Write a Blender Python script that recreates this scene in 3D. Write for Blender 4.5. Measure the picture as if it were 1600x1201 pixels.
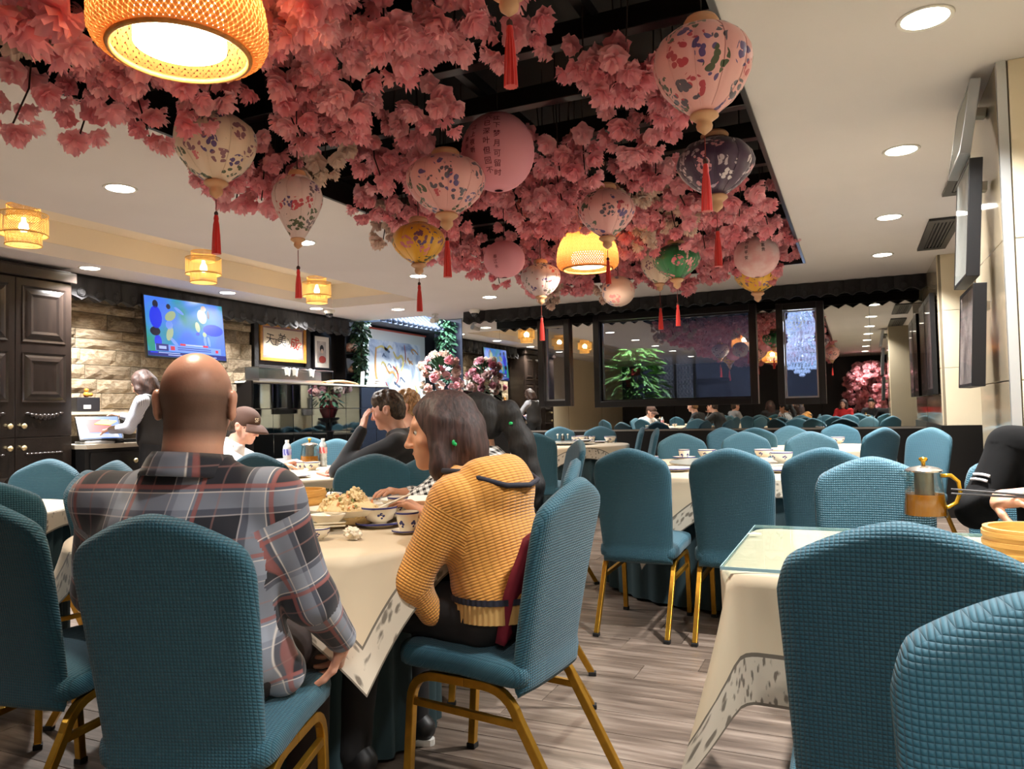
import bpy, bmesh, math, random
import numpy as np
from mathutils import Vector, Matrix, Euler

for _o in list(bpy.data.objects):
    bpy.data.objects.remove(_o)
random.seed(7)
SC = bpy.context.scene
COL = SC.collection
PI = math.pi

# ------------------------------------------------------------------ camera
FPX = 1180.0                      # focal length in pixels of the 1600 px frame
EYE = Vector((0, 0, 1.15))
YAW, PITCH, ROLL = math.radians(24.4), math.radians(2.1), math.radians(-1.25)
CAM_R = (Matrix.Rotation(YAW, 4, 'Z') @ Matrix.Rotation(PI / 2 + PITCH, 4, 'X') @ Matrix.Rotation(ROLL, 4, 'Z'))
_cd = bpy.data.cameras.new('camera')
_cd.sensor_width = 36.0
_cd.lens = 36.0 * FPX / 1600.0
_cd.clip_start = 0.05
cam = bpy.data.objects.new('camera', _cd)
cam.matrix_world = Matrix.Translation(EYE) @ CAM_R
COL.objects.link(cam)
SC.camera = cam

# ------------------------------------------------------------------ world, exposure
_w = bpy.data.worlds.new('night')
SC.world = _w
_w.use_nodes = True
_w.node_tree.nodes['Background'].inputs[0].default_value = (0.01, 0.012, 0.02, 1)
_w.node_tree.nodes['Background'].inputs[1].default_value = 1.0
SC.view_settings.view_transform = 'Standard'
SC.view_settings.look = 'None'
SC.view_settings.gamma = 1.0
SC.view_settings.use_curve_mapping = False
SC.view_settings.exposure = 0.80
SC.cycles.use_denoising = True
SC.cycles.caustics_reflective = False
SC.cycles.caustics_refractive = False
SC.cycles.max_bounces = 7
SC.cycles.diffuse_bounces = 4
SC.cycles.glossy_bounces = 4
SC.cycles.use_adaptive_sampling = True
SC.cycles.adaptive_threshold = 0.03
SC.cycles.transparent_max_bounces = 8
SC.cycles.sample_clamp_indirect = 4.0
DOWN_W = 44.0                     # watts of one recessed downlight
DOWN_C = (1.0, 0.97, 0.94)

# ------------------------------------------------------------------ key levels of the room
ZC = 2.65                         # ceiling
YM = 10.5                         # mirror wall
XR = 0.86                         # right wall
XL = -7.42                        # left wall
YB = -4.6                         # wall behind the camera
TABLE_Z = 0.76


def P(px, py, d):
    """point seen at pixel (px, py) at depth d along the view axis"""
    v = Vector(((px - 800) / FPX * d, -(py - 600.5) / FPX * d, -d))
    return EYE + (CAM_R.to_3x3() @ v)


def PXY(px, d, py=700):
    p = P(px, py, d)
    return p.x, p.y


# ------------------------------------------------------------------ materials
MATS = {}


def _nt(name):
    m = bpy.data.materials.new(name)
    m.use_nodes = True
    return m, m.node_tree, m.node_tree.nodes['Principled BSDF']


def lin(c):
    """sRGB 0-255 to linear"""
    return tuple(((x / 255) / 12.92 if x / 255 <= 0.04045 else ((x / 255 + 0.055) / 1.055) ** 2.4) for x in c[:3]) + (1.0,)


def N(nt, t, **kw):
    n = nt.nodes.new(t)
    for k, v in kw.items():
        if hasattr(n, k) and k not in n.inputs:
            setattr(n, k, v)
        else:
            n.inputs[k].default_value = v
    return n


def L(nt, a, b):
    nt.links.new(a, b)


def mat(name, rgb, rough=0.6, metal=0.0, spec=0.5, var=0.0, vscale=8.0, bump=0.0, bscale=60.0, stretch=None,
        emit=None, estr=0.0, coat=0.0, sss=0.0, rgb2=None, trans=0.0, sheen=0.0):
    if name in MATS:
        return MATS[name]
    m, nt, b = _nt(name)
    b.inputs['Roughness'].default_value = rough
    b.inputs['Metallic'].default_value = metal
    b.inputs['Specular IOR Level'].default_value = spec
    b.inputs['Coat Weight'].default_value = coat
    b.inputs['Sheen Weight'].default_value = sheen
    b.inputs['Transmission Weight'].default_value = trans
    c = lin(rgb)
    b.inputs['Base Color'].default_value = c
    if sss:
        b.inputs['Subsurface Weight'].default_value = sss
        b.inputs['Subsurface Radius'].default_value = (0.01, 0.004, 0.002)
        b.inputs['Subsurface Scale'].default_value = 1.0
    if var or bump or rgb2:
        tc = N(nt, 'ShaderNodeTexCoord')
        src = tc.outputs['Object']
        if stretch:
            mp = N(nt, 'ShaderNodeMapping')
            mp.inputs['Scale'].default_value = stretch
            L(nt, src, mp.inputs['Vector'])
            src = mp.outputs['Vector']
        if var or rgb2:
            no = N(nt, 'ShaderNodeTexNoise', Scale=vscale, Detail=4.0)
            L(nt, src, no.inputs['Vector'])
            cr = N(nt, 'ShaderNodeValToRGB')
            c2 = lin(rgb2) if rgb2 else tuple(x * (1 - var) for x in c[:3]) + (1,)
            cr.color_ramp.elements[0].color = c2
            cr.color_ramp.elements[1].color = c
            cr.color_ramp.elements[0].position = 0.32
            cr.color_ramp.elements[1].position = 0.68
            L(nt, no.outputs['Fac'], cr.inputs['Fac'])
            L(nt, cr.outputs['Color'], b.inputs['Base Color'])
        if bump:
            nb = N(nt, 'ShaderNodeTexNoise', Scale=bscale, Detail=3.0)
            L(nt, src, nb.inputs['Vector'])
            bp = N(nt, 'ShaderNodeBump', Strength=bump, Distance=0.01)
            L(nt, nb.outputs['Fac'], bp.inputs['Height'])
            L(nt, bp.outputs['Normal'], b.inputs['Normal'])
    if emit:
        b.inputs['Emission Color'].default_value = lin(emit)
        b.inputs['Emission Strength'].default_value = estr
    MATS[name] = m
    return m


def random_tint(m, amount=0.25):
    """small value change from one object to the next"""
    nt = m.node_tree
    b = nt.nodes['Principled BSDF']
    oi = N(nt, 'ShaderNodeObjectInfo')
    mr = N(nt, 'ShaderNodeMapRange')
    mr.inputs['To Min'].default_value = 1 - amount
    mr.inputs['To Max'].default_value = 1 + amount
    L(nt, oi.outputs['Random'], mr.inputs['Value'])
    mx = N(nt, 'ShaderNodeMix', data_type='RGBA', blend_type='MULTIPLY')
    mx.inputs[0].default_value = 1.0
    src = b.inputs['Base Color'].links
    if src:
        L(nt, src[0].from_socket, mx.inputs[6])
    else:
        mx.inputs[6].default_value = b.inputs['Base Color'].default_value
    L(nt, mr.outputs['Result'], mx.inputs[7])
    L(nt, mx.outputs[2], b.inputs['Base Color'])
    return m


# ------------------------------------------------------------------ mesh building
class MB:
    """collects geometry, then links it as one mesh object"""

    def __init__(self):
        self.v, self.f, self.uv, self.mi = [], [], {}, {}

    def add(self, vs, fs):
        o = len(self.v)
        self.v += [tuple(p) for p in vs]
        self.f += [tuple(i + o for i in f) for f in fs]
        return self

    def box(self, c, s, M=None):
        x, y, z = s[0] / 2, s[1] / 2, s[2] / 2
        vs = [Vector((sx * x, sy * y, sz * z)) for sx in (-1, 1) for sy in (-1, 1) for sz in (-1, 1)]
        if M is not None:
            vs = [M @ p for p in vs]
        vs = [p + Vector(c) for p in vs]
        return self.add(vs, [(0, 1, 3, 2), (4, 6, 7, 5), (0, 4, 5, 1), (2, 3, 7, 6), (0, 2, 6, 4), (1, 5, 7, 3)])

    def box2(self, a, b):
        return self.box([(a[i] + b[i]) / 2 for i in range(3)], [abs(b[i] - a[i]) for i in range(3)])

    def lathe(self, prof, n=24, c=(0, 0, 0), cap=True, wob=None):
        """profile of (r, z) turned about z"""
        o = len(self.v)
        for k, (r, z) in enumerate(prof):
            for i in range(n):
                a = 2 * PI * i / n
                rr = r * (wob(a, k) if wob else 1)
                self.v.append((c[0] + rr * math.cos(a), c[1] + rr * math.sin(a), c[2] + z))
        for k in range(len(prof) - 1):
            for i in range(n):
                j = (i + 1) % n
                self.f.append((o + k * n + i, o + k * n + j, o + (k + 1) * n + j, o + (k + 1) * n + i))
        if cap:
            if prof[0][0] > 1e-4:
                self.f.append(tuple(o + i for i in range(n))[::-1])
            if prof[-1][0] > 1e-4:
                self.f.append(tuple(o + (len(prof) - 1) * n + i for i in range(n)))
        return self

    def tube(self, pts, r, n=8, cap=True):
        """round tube through points; r is one radius or a list"""
        pts = [Vector(p) for p in pts]
        rs = r if isinstance(r, (list, tuple)) else [r] * len(pts)
        o = len(self.v)
        t0 = (pts[1] - pts[0]).normalized()
        up = Vector((0, 0, 1)) if abs(t0.z) < 0.9 else Vector((1, 0, 0))
        nx = t0.cross(up).normalized()
        for i, p in enumerate(pts):
            if i == 0:
                t = t0
            elif i == len(pts) - 1:
                t = (pts[-1] - pts[-2]).normalized()
            else:
                t = (pts[i + 1] - pts[i - 1]).normalized()
            nx = (nx - t * nx.dot(t)).normalized()
            ny = t.cross(nx)
            for k in range(n):
                a = 2 * PI * k / n
                self.v.append(tuple(p + (nx * math.cos(a) + ny * math.sin(a)) * rs[i]))
        for i in range(len(pts) - 1):
            for k in range(n):
                j = (k + 1) % n
                self.f.append((o + i * n + k, o + i * n + j, o + (i + 1) * n + j, o + (i + 1) * n + k))
        if cap:
            self.f.append(tuple(o + k for k in range(n))[::-1])
            self.f.append(tuple(o + (len(pts) - 1) * n + k for k in range(n)))
        return self

    def sq(self, pts, w, t):
        """rectangular bar through points of a plane x = const; w across x, t across the path"""
        pts = [Vector(p) for p in pts]
        o = len(self.v)
        for i, p in enumerate(pts):
            a = pts[max(i - 1, 0)]
            b = pts[min(i + 1, len(pts) - 1)]
            d = (b - a).normalized()
            s = Vector((1, 0, 0))
            n2 = d.cross(s).normalized()
            for sx, sn in ((-1, -1), (1, -1), (1, 1), (-1, 1)):
                self.v.append(tuple(p + s * sx * w / 2 + n2 * sn * t / 2))
        for i in range(len(pts) - 1):
            for k in range(4):
                j = (k + 1) % 4
                self.f.append((o + i * 4 + k, o + i * 4 + j, o + (i + 1) * 4 + j, o + (i + 1) * 4 + k))
        self.f.append((o + 3, o + 2, o + 1, o))
        e = o + (len(pts) - 1) * 4
        self.f.append((e, e + 1, e + 2, e + 3))
        return self

    def prism(self, poly, z0, z1, M=None):
        n = len(poly)
        vs = [Vector((x, y, z0)) for x, y in poly] + [Vector((x, y, z1)) for x, y in poly]
        if M is not None:
            vs = [M @ p for p in vs]
        fs = [tuple(range(n))[::-1], tuple(range(n, 2 * n))]
        fs += [(i, (i + 1) % n, n + (i + 1) % n, n + i) for i in range(n)]
        return self.add(vs, fs)

    def grid(self, fn, nu, nv, closed_u=False):
        """fn(u, v) with u, v in 0..1 gives the point"""
        o = len(self.v)
        cu = nu if closed_u else nu + 1
        for j in range(nv + 1):
            for i in range(cu):
                self.v.append(tuple(fn(i / nu, j / nv)))
        for j in range(nv):
            for i in range(nu):
                i2 = (i + 1) % cu
                self.f.append((o + j * cu + i, o + j * cu + i2, o + (j + 1) * cu + i2, o + (j + 1) * cu + i))
        return self

    def ball(self, c, r, n=12, m=8, M=None):
        r = r if isinstance(r, (tuple, list)) else (r, r, r)
        o = len(self.v)

        def fn(u, v):
            a, b = u * 2 * PI, -PI / 2 + v * PI
            p = Vector((r[0] * math.cos(a) * math.cos(b), r[1] * math.sin(a) * math.cos(b), r[2] * math.sin(b)))
            if M is not None:
                p = M @ p
            return p + Vector(c)
        return self.grid(fn, n, m, True)

    def mesh(self, name, m=None, smooth=False, uv=None, bevel=0.0, angle=None, recalc=False):
        me = bpy.data.meshes.new(name)
        me.from_pydata(self.v, [], self.f)
        if bevel or recalc:
            bm = bmesh.new()
            bm.from_mesh(me)
            if recalc:
                bmesh.ops.remove_doubles(bm, verts=bm.verts, dist=1e-5)
                bmesh.ops.recalc_face_normals(bm, faces=bm.faces)
            if bevel:
                bmesh.ops.bevel(bm, geom=[e for e in bm.edges if len(e.link_faces) == 2 and e.calc_face_angle(0) > 0.6],
                                offset=bevel, segments=2, profile=0.6, affect='EDGES', clamp_overlap=True)
            bm.to_mesh(me)
            bm.free()
        if uv:
            lay = me.uv_layers.new(name='uv')
            for lp in me.loops:
                lay.data[lp.index].uv = uv(me.vertices[lp.vertex_index].co)
        if smooth:
            me.polygons.foreach_set('use_smooth', [True] * len(me.polygons))
            if angle:
                me.set_sharp_from_angle(angle=angle)
        if m is not None:
            me.materials.append(m)
        me.update()
        return me

    def build(self, name, m, parent=None, **kw):
        return obj(name, self.mesh(name, m, **kw), parent)


def obj(name, me, parent=None, loc=None, rot=None, scale=None):
    o = bpy.data.objects.new(name, me)
    COL.objects.link(o)
    if parent is not None:
        o.parent = parent
    if loc is not None:
        o.location = loc
    if rot is not None:
        o.rotation_euler = rot
    if scale is not None:
        o.scale = scale
    return o


def tag(o, label, cat, group=None, kind=None):
    o['label'] = label
    o['category'] = cat
    if group:
        o['group'] = group
    if kind:
        o['kind'] = kind
    return o


def thing(name, label, cat, loc=(0, 0, 0), rz=0.0, group=None):
    o = obj(name, None, loc=loc, rot=(0, 0, rz))
    o.empty_display_size = 0.05
    return tag(o, label, cat, group)


def struct(name, mb, m, parent=None, label=None, **kw):
    o = mb.build(name, m, parent, **kw)
    if parent is None:
        o['kind'] = 'structure'
    if label:
        o['label'] = label
    return o


def copy_tree(o, parent=None):
    c = o.copy()
    COL.objects.link(c)
    c.parent = parent
    for ch in list(o.children):
        copy_tree(ch, c)
    return c


def text_mesh(body, size, m, name='lettering', extrude=0.0006, align='CENTER'):
    cu = bpy.data.curves.new(name, 'FONT')
    cu.body = body
    cu.size = size
    cu.extrude = extrude
    cu.align_x = align
    cu.align_y = 'CENTER'
    cu.resolution_u = 3
    to = bpy.data.objects.new(name, cu)
    COL.objects.link(to)
    dg = bpy.context.evaluated_depsgraph_get()
    me = bpy.data.meshes.new_from_object(to.evaluated_get(dg))
    bpy.data.objects.remove(to)
    me.materials.clear()
    me.materials.append(m)
    return me

# ================================================================== THE ROOM
# ---- materials of the setting
def plaster(name, rgb, rough=0.75):
    return mat(name, rgb, rough, var=0.05, vscale=1.3, bump=0.03, bscale=90)


M_CEIL = plaster('ceiling_paint', (222, 218, 218))
M_TRAY = plaster('tray_paint', (238, 226, 205))
M_WALLP = plaster('beige_panel_paint', (224, 212, 184), 0.35)
M_GROUT = mat('panel_joint', (120, 110, 92), 0.8)
M_BLACK = mat('black_lacquer', (22, 20, 20), 0.28, spec=0.5, var=0.25, vscale=3)
M_BLACKM = mat('black_matt_paint', (14, 13, 13), 0.75)
M_WAIN = mat('black_wainscot', (13, 12, 12), 0.35)
M_STEEL = mat('brushed_steel', (176, 178, 180), 0.3, 1.0)


def mirror_mat(name, rgb, rough):
    m, nt, b = _nt(name)
    b.inputs['Base Color'].default_value = lin(rgb)
    b.inputs['Metallic'].default_value = 1.0
    b.inputs['Roughness'].default_value = rough
    MATS[name] = m
    return m


M_MIRROR = mirror_mat('mirror_glass', (212, 212, 206), 0.012)
M_TILEMIR = mirror_mat('smoked_mirror_glass', (150, 158, 164), 0.03)


def glass_mat(name, tint, refl, rough=0.0):
    """thin pane: a share of mirror reflection over a tinted clear pane"""
    m = bpy.data.materials.new(name)
    m.use_nodes = True
    nt = m.node_tree
    nt.nodes.remove(nt.nodes['Principled BSDF'])
    out = nt.nodes['Material Output']
    t = N(nt, 'ShaderNodeBsdfTransparent', Color=lin(tint))
    g = N(nt, 'ShaderNodeBsdfGlossy', Roughness=rough)
    g.inputs['Color'].default_value = (1, 1, 1, 1)
    mx = N(nt, 'ShaderNodeMixShader')
    if isinstance(refl, tuple):
        lw = N(nt, 'ShaderNodeLayerWeight', Blend=0.5)
        pw = N(nt, 'ShaderNodeMath', operation='POWER')
        pw.inputs[1].default_value = 4.0
        L(nt, lw.outputs['Facing'], pw.inputs[0])
        mu = N(nt, 'ShaderNodeMath', operation='MULTIPLY_ADD')
        mu.inputs[1].default_value = refl[1]
        mu.inputs[2].default_value = refl[0]
        L(nt, pw.outputs[0], mu.inputs[0])
        L(nt, mu.outputs[0], mx.inputs[0])
    else:
        mx.inputs[0].default_value = refl
    L(nt, t.outputs[0], mx.inputs[1])
    L(nt, g.outputs[0], mx.inputs[2])
    L(nt, mx.outputs[0], out.inputs['Surface'])
    MATS[name] = m
    return m


M_PANE = glass_mat('window_glass', (150, 158, 172), 0.30)
M_CLEAR = glass_mat('clear_glass', (238, 242, 240), (0.04, 0.5))

# ---- floor: vinyl planks laid across the room
_m, _nt_, _b = _nt('vinyl_plank')
_tc = N(_nt_, 'ShaderNodeTexCoord')
_oi = N(_nt_, 'ShaderNodeObjectInfo')
_geo = N(_nt_, 'ShaderNodeNewGeometry')
_mp = N(_nt_, 'ShaderNodeMapping')
_mp.inputs['Scale'].default_value = (1.0, 14.0, 1.0)
L(_nt_, _geo.outputs['Position'], _mp.inputs['Vector'])
_ad = N(_nt_, 'ShaderNodeVectorMath', operation='ADD')
L(_nt_, _mp.outputs[0], _ad.inputs[0])
_sc = N(_nt_, 'ShaderNodeMath', operation='MULTIPLY')
_sc.inputs[1].default_value = 37.0
L(_nt_, _oi.outputs['Random'], _sc.inputs[0])
L(_nt_, _sc.outputs[0], _ad.inputs[1])
_no = N(_nt_, 'ShaderNodeTexNoise', Scale=2.2, Detail=6.0, Roughness=0.62)
L(_nt_, _ad.outputs[0], _no.inputs['Vector'])
_cr = N(_nt_, 'ShaderNodeValToRGB')
_e = _cr.color_ramp.elements
_e[0].position, _e[0].color = 0.30, lin((76, 64, 55))
_e[1].position, _e[1].color = 0.72, lin((152, 138, 126))
_x = _e.new(0.5)
_x.color = lin((112, 98, 87))
L(_nt_, _no.outputs['Fac'], _cr.inputs['Fac'])
_mr = N(_nt_, 'ShaderNodeMapRange')
_mr.inputs['To Min'].default_value, _mr.inputs['To Max'].default_value = 0.78, 1.12
L(_nt_, _oi.outputs['Random'], _mr.inputs['Value'])
_mx = N(_nt_, 'ShaderNodeMix', data_type='RGBA', blend_type='MULTIPLY')
_mx.inputs[0].default_value = 1.0
L(_nt_, _cr.outputs[0], _mx.inputs[6])
L(_nt_, _mr.outputs[0], _mx.inputs[7])
L(_nt_, _mx.outputs[2], _b.inputs['Base Color'])
_b.inputs['Roughness'].default_value = 0.36
_bp = N(_nt_, 'ShaderNodeBump', Strength=0.08, Distance=0.004)
L(_nt_, _no.outputs['Fac'], _bp.inputs['Height'])
L(_nt_, _bp.outputs[0], _b.inputs['Normal'])
M_PLANK = _m

floor = struct('floor', MB().box2((-7.9, YB - 0.2, -0.12), (1.5, 13.4, -0.006)), mat('floor_joint', (46, 38, 33), 0.8))
_rng = random.Random(3)
PW, PL = 0.185, 1.25
_pm = MB().box((0, 0, -0.004), (PL - 0.003, PW - 0.003, 0.008)).mesh('plank', M_PLANK, bevel=0.0012)
_rest = MB()
_row = 0
_y = -4.4
while _y < 13.2:
    _x0 = -7.7 + _rng.random() * PL
    while _x0 < 1.3:
        cx, cy = _x0 + PL / 2, _y + PW / 2
        d = -0.413 * cx + 0.911 * cy
        lat = 0.911 * cx + 0.413 * cy
        if d > 1.9 and abs(lat) < 0.72 * d + 0.5 and cy < 7.0 and cx > -3.6 and cx + PL / 2 < 1.25:
            obj('plank', _pm, floor, (cx, cy, 0))
        else:
            a, b = max(_x0, -7.7), min(_x0 + PL, 1.25)
            if b - a > 0.05:
                _rest.box2((a, _y, -0.008), (b - 0.003, _y + PW - 0.003, 0))
        _x0 += PL
    _y += PW
_o = _rest.build('plank_field', M_PLANK, floor)
_o['kind'] = 'stuff'

# ---- ceiling with the blossom opening and the tray of the rattan lamps
OX0, OX1, OY0, OY1 = -3.24, -0.42, -2.6, 8.43      # opening
TX0, TX1, TY0, TY1 = -6.57, -5.17, -1.5, 8.5       # tray
AX1, AY0 = -5.95, 9.94                             # raised bay over the painting
cb = MB()


def slab(x0, x1, y0, y1, z0=ZC, z1=ZC + 0.12):
    cb.box2((x0, y0, z0), (x1, y1, z1))


slab(XL - 0.1, TX0, YB, AY0)
slab(TX0, TX1, YB, TY0)
slab(TX0, TX1, TY1, AY0)
slab(TX1, OX0, YB, YM + 0.1)
slab(AX1, TX1, AY0, YM + 0.1)
slab(OX0, OX1, YB, OY0)
slab(OX0, OX1, OY1, YM + 0.1)
slab(OX1, 1.35, YB, YM + 0.1)
ceiling = struct('ceiling', cb, M_CEIL)
tb = MB()
tb.box2((TX0 - 0.05, TY0, ZC + 0.121), (TX0, TY1, 2.98))
tb.box2((TX1, TY0, ZC + 0.121), (TX1 + 0.05, TY1, 2.98))
tb.box2((TX0 - 0.05, TY0 - 0.05, ZC + 0.121), (TX1 + 0.05, TY0, 2.98))
tb.box2((TX0 - 0.05, TY1, ZC + 0.121), (TX1 + 0.05, TY1 + 0.05, 2.98))
tb.box2((TX0 - 0.05, TY0 - 0.05, 2.98), (TX1 + 0.05, TY1 + 0.05, 3.05))
struct('ceiling_tray', tb, M_TRAY)['kind'] = 'structure'
ob = MB()
ob.box2((OX0 - 0.04, OY0, ZC + 0.121), (OX0, OY1, 3.3))
ob.box2((OX1, OY0, ZC + 0.121), (OX1 + 0.04, OY1, 3.3))
ob.box2((OX0, OY0 - 0.04, ZC + 0.121), (OX1, OY0, 3.3))
ob.box2((OX0, OY1, ZC + 0.121), (OX1, OY1 + 0.04, 3.3))
ob.box2((OX0 - 0.04, OY0 - 0.04, 3.3), (OX1 + 0.04, OY1 + 0.04, 3.36))
opening = struct('ceiling_opening', ob, M_BLACKM)
opening['kind'] = 'structure'
_bm1 = MB().box((0, 0, 0), (OX1 - OX0 - 0.03, 0.07, 0.10)).mesh('beam', M_BLACK, bevel=0.004)
for _i in range(20):
    obj('beam', _bm1, opening, ((OX0 + OX1) / 2, OY0 + 0.3 + _i * 0.55, 2.86))
_bm2 = MB().box((0, 0, 0), (0.05, OY1 - OY0 - 0.02, 0.07)).mesh('rail', M_BLACK, bevel=0.003)
for _x in (-2.62, -1.83, -1.04):
    obj('rail', _bm2, opening, (_x, (OY0 + OY1) / 2, 2.95))
_tr = MB()
for a, b in (((OX0, OY0), (OX0 + 0.025, OY1)), ((OX1 - 0.025, OY0), (OX1, OY1)), ((OX0, OY1 - 0.025), (OX1, OY1)), ((OX0, OY0), (OX1, OY0 + 0.025))):
    _tr.box2((a[0], a[1], ZC - 0.012), (b[0], b[1], ZC + 0.14))
_t = struct('trim_1', _tr, M_BLACK)
_t['label'] = 'black trim around the blossom ceiling opening'

# ---- outer walls
struct('wall_left', MB().box2((XL - 0.15, YB, 0), (XL, 13.2, 3.5)), M_BLACKM)
struct('wall_left_panel', MB().box2((XL + 0.001, YB, 0), (XL + 0.02, 3.05, ZC)), M_WALLP)['kind'] = 'structure'
struct('wall_behind', MB().box2((-7.6, YB - 0.15, 0), (1.5, YB, ZC)), mat('charcoal_wall', (30, 30, 34), 0.5))
wall_right = struct('wall_right', MB().box2((1.28, YB, 0), (1.42, YM + 3, ZC)), M_GROUT)
# pier panels: tiles with recessed joints on cores
_core = MB().box2((0.63, 3.90, 0), (1.279, 4.75, ZC)).box2((0.81, 8.73, 0), (1.279, YM - 0.02, ZC))
struct('wall_pier', _core, M_GROUT, wall_right)


def panels(x0, x1, y0, y1, zs, axis, m, parent, t=0.012, name='panel'):
    for a, b in zip(zs[:-1], zs[1:]):
        if axis == 'y':      # faces -y
            me = MB().box2((x0 + 0.002, y0 - t, a + 0.002), (x1 - 0.002, y0, b - 0.002))
        else:                # faces -x
            me = MB().box2((x0 - t, y0 + 0.002, a + 0.002), (x0, y1 - 0.002, b - 0.002))
        me.build(name, m, parent, bevel=0.002)


M_GLOSSP = mat('glossy_beige_panel', (196, 182, 156), 0.07, spec=0.8)
_ZS = (0.0, 0.62, 1.24, 1.86, ZC)
panels(0.66, 1.27, 3.90, 0, _ZS, 'y', M_WALLP, wall_right)
panels(0.63, 0, 3.915, 4.75, _ZS, 'x', M_GLOSSP, wall_right)
MB().box2((0.617, 3.888, 0), (0.655, 3.914, ZC)).build('corner_strip', mat('aluminium_strip', (206, 210, 210), 0.3, 0.6), wall_right)
panels(0.83, 1.27, 8.73, 0, (0.92, 1.50, 2.08, ZC), 'y', M_WALLP, wall_right)
panels(0.81, 0, 8.745, YM - 0.03, (0.92, 1.50, 2.08, ZC), 'x', M_GLOSSP, wall_right)
panels(1.28, 0, YB + 0.1, 3.88, _ZS, 'x', M_WALLP, wall_right)
panels(1.28, 0, 4.77, 6.0, _ZS, 'x', M_WALLP, wall_right)
MB().box2((0.80, 8.70, 0), (1.275, 8.729, 0.92)).box2((0.78, 8.70, 0), (0.809, YM - 0.02, 0.92)).build('wainscot', M_WAIN, wall_right)
MB().box2((1.24, 4.77, 0), (1.279, 8.70, 0.90)).build('wainscot', M_WAIN, wall_right)
# brown post, white roller blind and pelmet in the recess of the right wall
post = tag(MB().box2((1.04, 7.55, 0), (1.22, 7.75, 2.545)).build('wooden_post', mat('brown_post', (96, 80, 62), 0.45), bevel=0.006),
           'brown wooden post in the recess between the two beige piers', 'post')
bl = thing('roller_blind', 'white roller blind hanging in the recess behind the picture frames', 'blind', (1.1, 6.3, 1.5))
MB().box2((-0.006, -0.85, 0.02), (0.006, 0.85, 0.98)).build('fabric', mat('blind_cloth', (224, 226, 222), 0.8), bl)
MB().tube([(0, -0.87, 1.02), (0, 0.87, 1.02)], 0.035, 12).build('roller', mat('blind_roller', (214, 212, 206), 0.5), bl, smooth=True, angle=0.6)
MB().box2((-0.014, -0.86, -0.02), (0.014, 0.86, 0.02)).build('bottom_bar', mat('blind_roller', (214, 212, 206), 0.5), bl, bevel=0.004)
pel = tag(MB().box2((0.98, 5.3, 2.55), (1.24, 8.70, ZC - 0.001)).build('pelmet', M_CEIL, bevel=0.004),
          'white boxed pelmet along the ceiling above the blind', 'pelmet')

# ---- mirror wall
wall_back = struct('wall_back', MB().box2((-5.6, YM + 0.001, 0), (-4.2, YM + 0.14, ZC)).box2((-4.2, YM + 0.001, 0), (-3.86, YM + 0.14, 1.29))
                   .box2((-4.2, YM + 0.001, 2.43), (-3.86, YM + 0.14, ZC)).box2((-3.86, YM + 0.001, 0), (-3.33, YM + 0.14, ZC))
                   .box2((-3.33, YM + 0.001, 0), (-1.25, YM + 0.14, 1.27)).box2((-3.33, YM + 0.001, 2.45), (-1.25, YM + 0.14, ZC))
                   .box2((-1.25, YM + 0.001, 0), (-0.84, YM + 0.14, ZC)).box2((-0.84, YM + 0.001, 0), (-0.40, YM + 0.14, 1.25))
                   .box2((-0.84, YM + 0.001, 2.43), (-0.40, YM + 0.14, ZC)).box2((-0.40, YM + 0.001, 0), (1.28, YM + 0.14, ZC)), M_BLACKM)
MB().box2((-5.6, YM - 0.05, 0), (0.80, YM, 0.86)).build('wainscot', M_WAIN, wall_back)
MB().box2((-5.6, YM - 0.062, 0.845), (0.80, YM - 0.02, 0.868)).build('rail', mat('rail_edge', (150, 146, 138), 0.35, 0.5), wall_back)


def mirror_panel(x0, x1, z0, z1):
    MB().box2((x0 + 0.0015, YM - 0.008, z0 + 0.0015), (x1 - 0.0015, YM, z1 - 0.0015)).build('mirror_panel', M_MIRROR, wall_back)


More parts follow.
